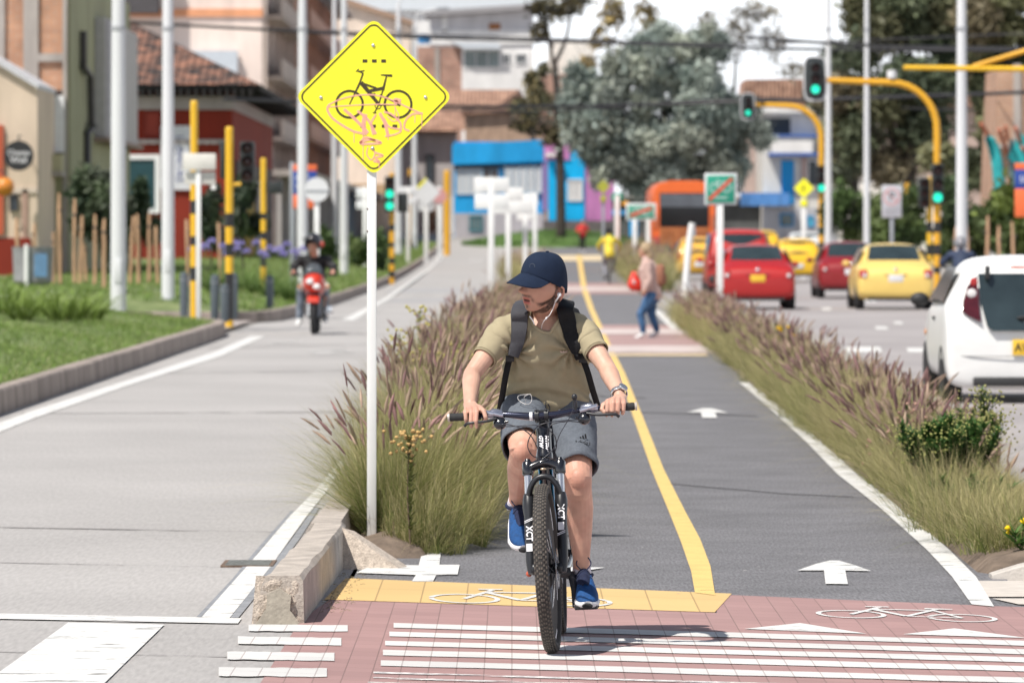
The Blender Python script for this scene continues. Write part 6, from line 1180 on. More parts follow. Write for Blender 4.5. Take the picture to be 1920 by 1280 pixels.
car('red_sedan', 'darker red sedan half hidden by the large pale taxi', 1596, 149, red2, W=1.72, Hh=1.48)
car('taxi', 'orange yellow taxi right of the bent white post', 1311, 196, ye3, 'hatch', W=1.62, Hh=1.48, Lg=3.6)
car('taxi', 'far yellow taxi directly behind the tall red estate car roof', 1345, 246, ye3, 'hatch', W=1.62, Hh=1.46, Lg=3.6)
car('taxi', 'far yellow taxi above the bright red sedan roof', 1430, 238, ye2, 'hatch', W=1.65, Hh=1.55, Lg=3.6)
car('silver_car', 'silver hatchback farther up the road behind the small yellow taxi', 1512, 222, grey, 'hatch', W=1.65, Hh=1.55, Lg=3.6)
# the white hatchback with its all glass tailgate
t = car('white_hatchback', 'white hatchback with a dark glass tailgate cut by the right edge of the photo', 1930, 55.8, ('white_car_paint', (.80, .80, .79)), 'hatch', W=1.66, Hh=1.435, Lg=3.5, plate=plate_y, rear=True, txt='AV', group=None)
def hatch_pt(px, py, y): return Vector((xl(t, px), y, zl(t, py)))
def tailgate(name, outline, mat, y_at, th, parent):
    mb = MB(); mb.prism([(a, b) for a, b in outline], 0, th, fn=lambda x, y, z: Vector((x, y_at(x, z) + y, z))); return mb.build(name, mat, parent, smooth=30)
ya = lambda x, z: -.045 + max(0, z - .66) * .30 + .10 * (x / .83) ** 2 + max(0, z - 1.15) * .25 - .03
L1 = [(-.49, 1.275), (-.47, .98), (-.415, .76), (-.36, .715)]; o = L1 + [(-a, b) for a, b in L1[::-1]]
tailgate('rear_window', o, carglass, ya, .02, t)
for s in (-1, 1):
    o = [(s * .655, .90), (s * .645, 1.0), (s * .60, 1.15), (s * .50, 1.255), (s * .492, .98), (s * .475, .80), (s * .58, .85)]; tl = tailgate('tail_light', o if s > 0 else o[::-1], M('smoked_tail_light', (.075, .008, .012), .12, var=.3, vs=10, coat=.6), lambda x, z: ya(x, z) - .022, .03, t)
    mb = MB(); mb.ell((s * .56, ya(.56, 1.08) - .03, 1.08), (.05, .012, .045), 14, 8); mb.build('reverse_lens', tailw, tl, smooth=180); mb = MB(); mb.ell((s * .535, ya(.53, 1.2) - .028, 1.19), (.04, .012, .045), 14, 8); mb.build('red_lens', tail, tl, smooth=180)
    mb = MB(); mb.box((s * .40, ya(.4, 1.29) - .05, 1.285), (.045, .09, .13), bev=.012); mb.build('spoiler_end', plastic, t, smooth=40)
mb = MB(); mb.box((0, .16, 1.335), (.34, .03, .022)); mb.build('brake_light', M('brake_light', (.55, .08, .03), .3), t)
mb = MB(); mb.tube([(0, -.02, .80), (-.12, -.01, .84), (.3, .0, .90)], .012, 6); w_ = mb.build('wiper', plastic, t, smooth=60); mb = MB(); mb.ell((0, -.02, .795), (.05, .03, .045), 12, 8); mb.build('wiper_pivot', chrome, w_, smooth=180)
mb = MB(); mb.tube(smooth_path([(-.78, .10, .50), (-.70, .03, .47), (-.5, -.005, .465), (0, -.02, .465), (.5, -.005, .465), (.70, .03, .47), (.78, .10, .50)], 6), .006, 5); mb.build('bumper_seam', M('seam_grey', (.35, .35, .35), .6), t, smooth=60)
mb = MB(); mb.box((0, .05, .215), (1.1, .14, .09), bev=.02); mb.build('lower_valance', plastic, t, smooth=40)
mb = MB(); mb.ell((-.83, 2.62, .66), (.01, .05, .03), 10, 6); mb.build('indicator_lens', M('amber_lens', (.7, .25, .03), .3), t, smooth=180)
mb = MB(); mb.box((-.825, 1.5, .82), (.03, .16, .035), bev=.01); mb.build('door_handle', plastic, t, smooth=40)
# articulated-route bus seen from behind
Yb = 226; t = thing('bus', 'orange city bus seen from behind with a black rear window', 'bus', ((1283 - 960) * Yb / F, Yb, zg(Yb)), 0); org = paint('bus_orange', (.78, .14, .02), .2); w = 1.25
prof = [(-w, .35), (-w, 2.9), (-w * .97, 3.25), (-w * .8, 3.5), (-w * .4, 3.58), (w * .4, 3.58), (w * .8, 3.5), (w * .97, 3.25), (w, 2.9), (w, .35)]
mb = MB(); rings = [[Vector((a * s, y, .35 + (b - .35) * s2)) for a, b in prof] for y, s, s2 in ((0, .97, .985), (.12, 1, 1), (11.5, 1, 1), (11.7, .96, .97))]; mb.loft(rings); mb.build('body', org, t, smooth=35)
mb = MB(); mb.box((0, -.02, 2.42), (2.5 * .78, .05, 1.35), bev=.02); mb.build('rear_window', M('bus_glass', (.008, .008, .01), .3, var=.3, vs=1), t, smooth=30); mb = MB(); mb.box((0, -.05, 2.80), (2.5 * .76, .02, .52)); mb.build('sign_band', M('bus_grey_glass', (.10, .11, .13), .3, var=.3, vs=2), t)
mb = MB(); mb.box((0, -.015, 1.12), (2.5 * .78, .04, 1.2)); gr = mb.build('engine_cover', M('bus_brown', (.42, .15, .05), .6, var=.2), t)
for c in (-.66, 0, .66):
    mb = MB()
    for i in range(9): mb.box((c, -.05, .62 + i * .125), (.52, .03, .05))
    mb.build('grille', M('bus_grille_orange', (.48, .17, .06), .6), gr)
for s in (-1, 1):
    mb = MB(); mb.box((s * 1.1, -.03, 1.0), (.2, .06, .75), bev=.02); mb.build('tail_light', tail, t, smooth=30); mb = MB(); mb.box((s * 1.13, -.02, 1.95), (.14, .05, .5)); mb.build('side_grille', M('bus_rust', (.45, .12, .05), .6), t)
    for yy in (2.2, 8.8): mb = MB(); mb.lathe([(.2, -.14), (.48, -.14), (.5, 0), (.48, .14), (.2, .14)], 22, Matrix.Translation((s * 1.08, yy, .5)) @ Matrix.Rotation(R(90), 4, 'Y')); mb.build('wheel', rubber, t, smooth=40)
mb = MB(); mb.box((0, -.06, .42), (2.46, .2, .26), bev=.05); mb.build('bumper', plastic, t, smooth=30); mb = MB(); mb.box((0, -.17, .42), (.4, .01, .14)); mb.build('number_plate', plate_w, t)

# ------------------------------------------------------------------ people in the background
skin_m = attr_mat('skin', .5, .35, sss=.15); SK = np.array([.50, .27, .19]); denim = M('blue_denim', (.045, .12, .25), .85, var=.35, vs=9); denim_g = M('grey_denim', (.20, .235, .29), .85, var=.35, vs=7); blackc = M('black_cloth', (.018, .018, .02), .85, var=.3, vs=8); bootw = M('white_shoe', (.68, .68, .68), .6); hair_d = M('dark_hair', (.035, .022, .015), .6, var=.4, vs=60); hair_b = M('blond_hair', (.38, .28, .17), .6, var=.4, vs=50, stretch=(1, 1, .2))
def figure(t, J, top, trouser, shoe, faced, scale=1.0, sleeve=1.0, skirt=0.0):
    """a clothed standing, walking or riding figure from its joints (local coordinates)"""
    V_ = {k: Vector(v) for k, v in J.items()}; s = scale; mb = MB(); f = Vector(faced).normalized(); sd = f.cross(Vector((0, 0, 1))).normalized()
    def rt(a, b): return (a * s, b * s)
    mb.caps([(V_['hip'], .15 * s), (V_['hip'].lerp(V_['chest'], .5), .145 * s), (V_['chest'], .16 * s), (V_['neck'], .06 * s)]); mb.caps([(V_['neck'], .058 * s), (V_['head'], .06 * s)])
    q = Matrix((sd, f, Vector((0, 0, 1)))).transposed(); mb.ell(V_['head'], (.076 * s, .095 * s, .118 * s), 16, 12, q); mb.ell(V_['head'] + f * .095 * s + Vector((0, 0, -.015 * s)), (.016 * s, .022 * s, .026 * s), 8, 6, q); mb.ell(V_['head'] + f * .05 * s + Vector((0, 0, -.08 * s)), (.045 * s, .05 * s, .04 * s), 10, 8, q)
    for a in 'LR':
        mb.caps([(V_['sh' + a], .062 * s), (V_['el' + a], .043 * s), (V_['wr' + a], .03 * s)]); h = V_['ha' + a]; d = (h - V_['wr' + a]).normalized(); mb.ell(V_['wr' + a].lerp(h, .55), (.038 * s, .03 * s, .05 * s), 10, 8)
        e = d.orthogonal().normalized()
        for i in range(4): b = h + e * (i - 1.5) * .021 * s; mb.caps([(b - d * .01, .0105 * s), (b + d * (.045 + .008 * (i in (1, 2))) * s, .009 * s)], 7)
        mb.caps([(V_['wr' + a].lerp(h, .4) + e * .035 * s, .012 * s), (h + e * .055 * s + d * .02 * s, .010 * s)], 7)
        mb.caps([(V_['hj' + a], .082 * s), (V_['kn' + a], .045 * s), (V_['kn' + a].lerp(V_['an' + a], .35), .045 * s), (V_['an' + a], .031 * s)])
    me = remeshed(mb, .011 * s, 5); vc = vco(me); set_tint(me, np.tile(SK, (len(vc), 1))); mesh_obj(me, 'body', skin_m, t)
    mb = MB(); c0, c1 = V_['hip'], V_['chest']; up = (c1 - c0).normalized(); mb.caps([(c0 - up * .03 * s - up * skirt, .178 * s), (c0.lerp(c1, .45), .172 * s), (c1, .185 * s), (V_['neck'] - up * .03 * s, .082 * s)], 18)
    for a in 'LR': mb.caps([(c1.lerp(V_['sh' + a], .6), .10 * s), (V_['sh' + a], .082 * s), (V_['el' + a], .064 * s), (V_['el' + a].lerp(V_['wr' + a], .92 * sleeve), .05 * s)], 14)
    me = remeshed(mb, .014 * s, 4); v = vco(me); n = vno(me); k = np.array([mnoise.noise(Vector(p) * (9 / s)) for p in v]); set_vco(me, v + n * (k * .014 * s)[:, None]); mesh_obj(me, 'jacket', top, t)
    mb = MB(); mb.caps([(V_['hip'] + up * .02, .165 * s), (V_['hjL'].lerp(V_['hjR'], .5) - up * .05, .15 * s)], 16)
    for a in 'LR': mb.caps([(V_['hj' + a], .112 * s), (V_['kn' + a], .074 * s), (V_['an' + a] + Vector((0, 0, .03 * s)), .055 * s)], 14)
    me = remeshed(mb, .014 * s, 4); v = vco(me); n = vno(me); k = np.array([mnoise.noise(Vector(p) * (11 / s)) for p in v]); set_vco(me, v + n * (k * .01 * s)[:, None]); mesh_obj(me, 'trousers', trouser, t)
    for a in 'LR':
        g = V_['an' + a]; d = V_.get('toe' + a, g + f * .19 * s - Vector((0, 0, .05 * s))); mb = MB(); mb.caps([(g - Vector((0, 0, .02 * s)), (.045 * s, .045 * s)), (g.lerp(d, .55) - Vector((0, 0, .02 * s)), (.046 * s, .04 * s)), (d - Vector((0, 0, .01 * s)), (.042 * s, .03 * s))], 12); mb.build('shoe', shoe, t, smooth=180)
def helmet(t, c, r, f, mat, visor=True):
    f = Vector(f).normalized(); sd = f.cross(Vector((0, 0, 1))).normalized(); q = Matrix((sd, f, Vector((0, 0, 1)))).transposed(); mb = MB(); n, k = 24, 10; vs = []
    for i in range(k + 1):
        th = R(128) * i / k
        for j in range(n):
            ph = 2 * math.pi * j / n; cut = th if not (math.sin(ph) > .35 and th > R(82)) else R(82); p = Vector((r * math.sin(cut) * math.cos(ph), r * 1.16 * math.sin(cut) * math.sin(ph), r * 1.1 * math.cos(cut))); vs.append(q @ p + Vector(c))
    mb.add(vs, [(i * n + j, (i + 1) * n + j, (i + 1) * n + (j + 1) % n, i * n + (j + 1) % n) for i in range(k) for j in range(n)]); h = mb.build('helmet', mat, t, smooth=180); md = h.modifiers.new('t', 'SOLIDIFY'); md.thickness = .025
    if visor: mb = MB(); p = Vector(c) + f * r * 1.25 + Vector((0, 0, r * .45)); mb.ell(p, (r * .85, r * .35, r * .09), 14, 6, q); mb.build('visor', plastic, h, smooth=180)
    return h
def motorcycle(t_or, label, loc, col, front=-1, group=None, lights=True, rz=0.0):
    """sport motorcycle; its front points along -y"""
    t = thing('motorcycle', label, 'motorcycle', loc, rz, group); pm = paint(*col); r = .30
    for y in (0, 1.32):
        mm = Matrix.Translation((0, y, r)) @ Matrix.Rotation(R(90), 4, 'Y'); mb = MB(); w_ = .05 if y == 0 else .065
        mb.lathe([(.2, -w_ * .8), (.26, -w_), (r, -w_ * .4), (r + .004, 0), (r, w_ * .4), (.26, w_), (.2, w_ * .8), (.2, -w_ * .8)], 26, mm); wh = mb.build('wheel', rubber, t, smooth=60); mb = MB()
        mb.lathe([(.0, -.04), (.05, -.04), (.05, .04), (0, .04)], 14, mm); 
        for i in range(6): a = math.pi * i / 3; mb.bar((0, y + .04 * math.cos(a), r + .04 * math.sin(a)), (0, y + .21 * math.cos(a), r + .21 * math.sin(a)), .03, .02)
        mb.build('rim', alloy, wh, smooth=40)
    for s in (-1, 1): mb = MB(); mb.tube([(s * .085, 0, r), (s * .085, .30, .86)], [.026, .022], 10); mb.build('fork_leg', greysteel, t, smooth=60)
    mb = MB(); mb.loft([[Vector((a * .10, -.02 + .32 * math.sin(q) * -1 + .0, .30 + .335 * math.cos(q))) for a in (-1, -.6, 0, .6, 1)] for q in [R(v) for v in (-50, -25, 0, 25, 48)]], closed=False, cap=False); fe = mb.build('front_fender', pm, t, smooth=180); md = fe.modifiers.new('t', 'SOLIDIFY'); md.thickness = .02
    mb = MB(); rings = []
    for y, hw, z0, z1 in ((-.13, .06, .76, .88), (-.08, .14, .70, .98), (.06, .19, .67, 1.06), (.3, .21, .62, 1.02), (.55, .18, .55, .95)):
        rings.append([Vector((hw * a, y, z0 + (z1 - z0) * b)) for a, b in ((0, 0), (.55, .02), (.9, .3), (1, .6), (.75, .92), (.3, 1), (-.3, 1), (-.75, .92), (-1, .6), (-.9, .3), (-.55, .02))])
    mb.loft(rings); o = mb.build('fairing', pm, t, smooth=180); md = o.modifiers.new('s', 'SUBSURF'); md.levels = md.render_levels = 1
    if lights:
        for s, z in ((-.06, .885), (.055, .80)): mb = MB(); mb.ell((s, -.125, z), (.062, .035, .05), 14, 10); mb.build('headlight', M('headlight_glass', (.8, .8, .8), .1, var=0, coat=.5), t, smooth=180)
    mb = MB(); mb.loft([[Vector((a * hw, y, z - .05 * a * a)) for a in (-1, -.5, 0, .5, 1)] for y, z, hw in ((.0, 1.04, .16), (.1, 1.14, .14), (.17, 1.2, .10))], closed=False, cap=False); o = mb.build('windscreen', M('smoked_screen', (.08, .09, .1), .1, var=0), t, smooth=180); md = o.modifiers.new('t', 'SOLIDIFY'); md.thickness = .006
    mb = MB(); mb.ell((0, .55, .86), (.17, .3, .16), 16, 10); mb.build('tank', pm, t, smooth=180); mb = MB(); mb.box((0, 1.05, .80), (.28, .7, .12), bev=.05); mb.build('seat', plastic, t, smooth=40); mb = MB(); mb.box((0, 1.4, .84), (.2, .4, .16), bev=.06); tc_ = mb.build('tail_cover', pm, t, smooth=40); mb = MB(); mb.box((0, 1.61, .84), (.14, .03, .07), bev=.01); mb.build('tail_light', tail, tc_, smooth=30)
    mb = MB(); mb.box((0, .02, .66), (.2, .1, .12), bev=.03); mb.build('nose_grille', plastic, t, smooth=40); mb = MB(); mb.box((0, .62, .45), (.3, .55, .38), bev=.06); mb.box((0, .1 + .25, .62), (.16, .12, .25), bev=.03); mb.build('engine', M('engine_metal', (.07, .07, .075), .5, .4, var=.3, vs=14), t, smooth=40); mb = MB(); mb.tube([(.15, .5, .4), (.2, .8, .3), (.22, 1.4, .42)], [.03, .035, .05], 10); mb.build('exhaust', chrome, t, smooth=60)
    mb = MB(); mb.tube(smooth_path([(-.36, .36, 1.0), (-.2, .27, .98), (0, .24, .97), (.2, .27, .98), (.36, .36, 1.0)], 4), .014, 8); hb = mb.build('handlebar', plastic, t, smooth=60)
    for s in (-1, 1): mb = MB(); mb.tube([(s * .25, .29, .99), (s * .38, .37, 1.0)], .02, 8); mb.build('grip', plastic, hb, smooth=60); mb = MB(); mb.ell((s * .33, .2, 1.16), (.07, .02, .045), 12, 8); mb.tube([(s * .24, .28, .99), (s * .32, .21, 1.14)], .008, 6); mb.build('mirror', plastic, t, smooth=180); mb = MB(); mb.ell((s * .24, .02, .80), (.03, .03, .022), 8, 6); mb.build('indicator', M('amber_lens', (.7, .25, .03), .3), t, smooth=180)
    mb = MB(); mb.bar((-.3, .72, .36), (.3, .72, .36), .03, .03); mb.build('foot_peg', greysteel, t)
    return t
# red motorcycle and its rider on the left road
Y = 95; c = gp(588, 627); mx_, my_ = c.x, c.y
motorcycle(None, 'red sport motorcycle with two round headlights on the left road', (mx_, my_, 0), ('moto_red', (.52, .03, .012)))
t = thing('person', 'motorcyclist in a black jacket, pale jeans and black helmet looking to the side', 'person', (mx_, my_ + .8, 0))
q = lambda px, py, y: Vector(((px - 960) * (my_ + .8 + y) / F - mx_, y, CH - (py - CY) * (my_ + .8 + y) / F))
J = dict(hip=q(590, 545, .28), chest=q(588, 495, .02), neck=q(589, 481, -.06), head=q(587, 460, -.12), shL=q(563, 487, 0), elL=q(551, 503, -.1), wrL=q(552, 511, -.36), haL=q(549, 512, -.44), shR=q(614, 487, 0), elR=q(626, 505, -.1), wrR=q(622, 510, -.36), haR=q(624, 511, -.44), hjL=q(580, 545, .26), hjR=q(600, 545, .26), knL=q(565, 538, -.22), anL=q(562, 598, -.02), knR=q(611, 538, -.22), anR=q(606, 592, .02), toeL=q(558, 607, -.2), toeR=q(610, 600, -.15))
figure(t, J, blackc, denim_g, bootw, (-.45, -1, -.1), 1.12); helmet(t, J['head'] + Vector((0, 0, .045)), .152, (-.45, -1, 0), M('helmet_black', (.03, .03, .035), .3, var=0, coat=.4))
for kx_, s in ((J['knL'], -1), (J['knR'], 1)): mb = MB(); mb.ell(kx_ + Vector((0, -.05, 0)), (.062, .045, .075), 12, 8); mb.build('knee_patch', M('white_cloth', (.66, .62, .58), .8), t, smooth=180)
mb = MB(); mb.ell(q(604, 458, -.2), (.04, .03, .05), 10, 8); mb.build('helmet_decal', M('decal_red', (.4, .06, .04), .5), t, smooth=180)
# woman crossing the bike lane
P_ = gp(1218, 634); t = thing('person', 'blond woman in a pink grey jacket and blue jeans crossing the bike lane', 'person', (P_.x, P_.y, .01)); q = lambda px, py, y=0.0: Vector(((px - 1218) * (P_.y + y) / F, y, CH - .01 - (py - CY) * (P_.y + y) / F))
J = dict(hip=q(1222, 546), chest=q(1216, 504), neck=q(1212, 482), head=q(1209, 470), shL=q(1214, 494, -.15), elL=q(1218, 524, -.2), wrL=q(1210, 543, -.2), haL=q(1207, 550, -.2), shR=q(1216, 494, .15), elR=q(1210, 522, .2), wrR=q(1200, 516, .18), haR=q(1194, 514, .17), hjL=q(1222, 552, -.08), hjR=q(1222, 552, .08), knL=q(1201, 590, -.08), anL=q(1206, 624, -.08), knR=q(1222, 591, .08), anR=q(1232, 622, .08), toeL=q(1193, 632, -.08), toeR=q(1219, 633, .08))
figure(t, J, M('dusty_pink_jacket', (.52, .37, .33), .85, var=.2, vs=8), denim, bootw, (-1, 0, -.05), .93, skirt=.03)
mb = MB(); mb.ell(J['head'] + Vector((.025, 0, .03)), (.10, .095, .115), 16, 10); mb.ell(J['head'] + Vector((.075, 0, -.06)), (.06, .08, .13), 14, 10); me = remeshed(mb, .012, 4); mesh_obj(me, 'hair', hair_b, t)
b_ = thing('shopping_bag', 'bright red carrier bag held in front by the blond woman', 'bag', t.location + q(1191, 545, .12)); mb = MB(); kz = mpx(1, P_.y); rings = []
for zz, hw, d in ((0, 8, .06), (6, 14, .10), (14, 14, .10), (24, 9, .06), (31, 5, .03), (36, 3, .02)): rings.append([Vector((hw * kz * math.cos(a) - .012 * (zz - 12) * .1, d * math.sin(a), zz * kz)) for a in [2 * math.pi * i / 14 for i in range(14)]])
mb.loft(rings); mb.build('bag', M('red_plastic_bag', (.68, .035, .02), .4, var=.2, vs=14, bump=.6, bs=20), b_, smooth=180); mb = MB(); mb.ell((-.02, -.1, .14), (.035, .01, .04), 10, 6); mb.build('bag_print', M('bag_print', (.6, .4, .4), .5), b_, smooth=180); mb = MB(); mb.tube(smooth_path([(.0, .0, 35 * kz), (.03, -.01, 38 * kz), (.055, .03, 31 * kz)], 5), .006, 6); mb.build('handle', M('red_plastic_bag', (.68, .035, .02)), b_)
b_ = thing('backpack', 'brown backpack worn by the blond woman', 'backpack', t.location + q(1238, 530)); mb = MB(); mb.box((0, 0, .12), (.15, .28, .36), bev=.06); mb.build('bag', M('brown_canvas', (.30, .13, .08), .8, var=.2, vs=10), b_, smooth=60); mb = MB(); mb.box((.07, 0, .06), (.06, .2, .17), bev=.03); mb.build('pocket', M('brown_canvas', (.30, .13, .08)), b_, smooth=60)
# cyclist in a yellow jacket, riding away
def plain_bicycle(name, label, loc, rz=0.0):
    t = thing(name, label, 'bicycle', loc, rz); mm = lambda y: Matrix.Translation((0, y, .34)) @ Matrix.Rotation(R(90), 4, 'Y')
    for y in (0, 1.05): mb = MB(); mb.lathe([(.30, -.02), (.335, -.022), (.345, 0), (.335, .022), (.30, .02), (.30, -.02)], 28, mm(y)); w_ = mb.build('wheel', rubber, t, smooth=60); mb = MB(); [mb.bar((0, y, .34), (0, y + .3 * math.cos(a), .34 + .3 * math.sin(a)), .004, .004) for a in [2 * math.pi * i / 16 for i in range(16)]]; mb.build('spokes', alloy, w_)
    mb = MB(); fr = M('bike_frame_grey', (.12, .12, .13), .4)
    for a, b in (((0, 0, .34), (0, .43, .30)), ((0, .43, .30), (0, .28, .85)), ((0, .28, .8), (0, .9, .84)), ((0, .43, .3), (0, .9, .78)), ((0, 0, .34), (0, .3, .78)), ((0, 1.05, .34), (0, .88, .98))): mb.tube([a, b], .018, 8)
    mb.build('frame', fr, t, smooth=60); mb = MB(); mb.box((0, .24, .9), (.15, .26, .05), bev=.02); mb.build('saddle', plastic, t, smooth=40); mb = MB(); mb.tube([(-.29, .8, 1.02), (0, .9, 1.0), (.29, .8, 1.02)], .014, 8); mb.build('handlebar', plastic, t, smooth=60)
    for s in (-1, 1): mb = MB(); mb.box((s * .12, .43 + s * .12, .30 + s * .11), (.09, .1, .02)); mb.build('pedal', plastic, t)
    return t
Y = 186; x = (1143 - 960) * Y / F; plain_bicycle('bicycle', 'grey bicycle ridden away by the cyclist in yellow', (x, Y, zg(Y)))
t = thing('person', 'distant cyclist seen from behind in a bright yellow jacket and grey trousers', 'person', (x, Y + .3, zg(Y))); zz = lambda dx, y, z: (dx, y, z)
J = dict(hip=zz(0, -.02, .98), chest=zz(-.01, .2, 1.38), neck=zz(0, .28, 1.56), head=zz(-.02, .33, 1.70), shL=zz(-.2, .22, 1.46), elL=zz(-.36, .35, 1.22), wrL=zz(-.3, .5, 1.08), haL=zz(-.28, .56, 1.06), shR=zz(.2, .22, 1.46), elR=zz(.36, .35, 1.22), wrR=zz(.3, .5, 1.08), haR=zz(.28, .56, 1.06), hjL=zz(-.1, 0, .95), hjR=zz(.1, 0, .95), knL=zz(-.15, .3, .62), anL=zz(-.13, .05, .25), knR=zz(.15, .35, .75), anR=zz(.13, .2, .48))
figure(t, J, M('yellow_jacket', (.66, .38, .02), .7, var=.3, vs=6, col2=(.66, .60, .06)), M('grey_trousers', (.24, .24, .28), .85, var=.3, vs=6), blackc, (0, 1, -.1)); helmet(t, Vector(J['head']) + Vector((0, 0, .03)), .12, (0, 1, 0), blackc, False)
# runner in red
Y = 300; t = thing('person', 'distant person in a red top and dark leggings near the grass mound', 'person', ((1092 - 960) * Y / F, Y, zg(Y)))
J = dict(hip=zz(0, 0, .92), chest=zz(0, 0, 1.25), neck=zz(0, 0, 1.42), head=zz(.03, 0, 1.57), shL=zz(-.2, 0, 1.34), elL=zz(-.30, -.05, 1.1), wrL=zz(-.16, -.2, 1.05), haL=zz(-.1, -.24, 1.06), shR=zz(.2, 0, 1.34), elR=zz(.3, .05, 1.1), wrR=zz(.2, -.15, 1.12), haR=zz(.15, -.2, 1.15), hjL=zz(-.09, 0, .9), hjR=zz(.09, 0, .9), knL=zz(-.1, -.12, .5), anL=zz(-.08, .1, .12), knR=zz(.1, 0, .48), anR=zz(.09, 0, .08))
figure(t, J, M('red_top', (.60, .04, .035), .8, var=.2, vs=6), blackc, bootw, (0, -1, 0), 1.05); mb = MB(); mb.ell(Vector(J['head']) + Vector((0, .03, .05)), (.09, .1, .1), 14, 10); mb.build('hair', hair_d, t, smooth=180)
# motorcyclist behind the white hatchback, and the dark motorcycle beside the bus
Y = 118; x = (1806 - 960) * Y / F; motorcycle(None, 'dark motorcycle mostly hidden behind the white hatchback', (x, Y + 1.4, 0), ('moto_dark', (.03, .03, .035)), rz=math.pi)
t = thing('person', 'motorcyclist in a dark blue jacket and grey helmet above the white hatchback roof', 'person', (x, Y + .3, 0))
J = dict(hip=zz(0, .1, .92), chest=zz(0, .3, 1.22), neck=zz(0, .36, 1.36), head=zz(0, .4, 1.46), shL=zz(-.2, .3, 1.26), elL=zz(-.38, .5, 1.08), wrL=zz(-.34, .8, 1.03), haL=zz(-.33, .86, 1.02), shR=zz(.2, .3, 1.26), elR=zz(.38, .5, 1.08), wrR=zz(.34, .8, 1.03), haR=zz(.33, .86, 1.02), hjL=zz(-.11, .1, .9), hjR=zz(.11, .1, .9), knL=zz(-.22, .55, .72), anL=zz(-.22, .4, .36), knR=zz(.22, .55, .72), anR=zz(.22, .4, .36))
figure(t, J, M('navy_jacket', (.03, .045, .09), .8, var=.2), blackc, blackc, (0, 1, 0)); helmet(t, Vector(J['head']) + Vector((0, 0, .03)), .14, (0, 1, 0), M('helmet_grey', (.2, .2, .22), .3, var=0, coat=.4), False)
motorcycle(None, 'dark motorcycle with a red tail light between the orange bus and the orange yellow taxi', ((1252 - 960) * 205 / F, 206.5, zg(205)), ('moto_graphite', (.05, .05, .06)), rz=math.pi, lights=True)

# ------------------------------------------------------------------ the mountain bike
from mathutils.bvhtree import BVHTree
BX, BY = 0.157, 22.37
bike = thing('mountain_bike', 'black mountain bike with white decals ridden by the man in the navy cap', 'bicycle', (BX, BY, 0)); bike.rotation_euler = (0, R(-2.7), R(-2.2))
BM = Matrix.Translation((BX, BY, 0)) @ Matrix.Rotation(R(-2.2), 4, 'Z') @ Matrix.Rotation(R(-2.7), 4, 'Y')
bw = lambda v: BM @ Vector(v)
AX = Vector((0, .342, .94)).normalized(); A0 = Vector((0, .048, .335)); SR = Matrix.Rotation(R(-2.6), 3, AX)
st = lambda v: A0 + SR @ (Vector(v) - A0)                  # steered parts turn about the head tube axis
def steer(mb): mb.v = [tuple(st(v)) for v in mb.v]; return mb
gloss = M('gloss_black_frame', (.012, .013, .018), .18, var=0, coat=.6); satin = M('satin_black', (.02, .021, .025), .35, var=.05); alu = M('brushed_alloy', (.62, .63, .66), .25, .85, var=0); decal = M('white_decal', (.80, .80, .84), .4, var=0); navyb = M('dark_navy_metal', (.02, .024, .05), .16, .55, var=0, coat=.5); tread_m = M('dusty_tread', (.125, .108, .093), .95, var=.35, vs=25); wall_m = M('tyre_sidewall', (.038, .035, .033), .8, var=.2, vs=12); cablem = M('cable_housing', (.02, .02, .03), .4, var=0); orangem = M('orange_anodised', (.5, .1, .05), .4, var=0); bluef = M('frame_blue', (.0, .22, .42), .3, var=0, coat=.5)
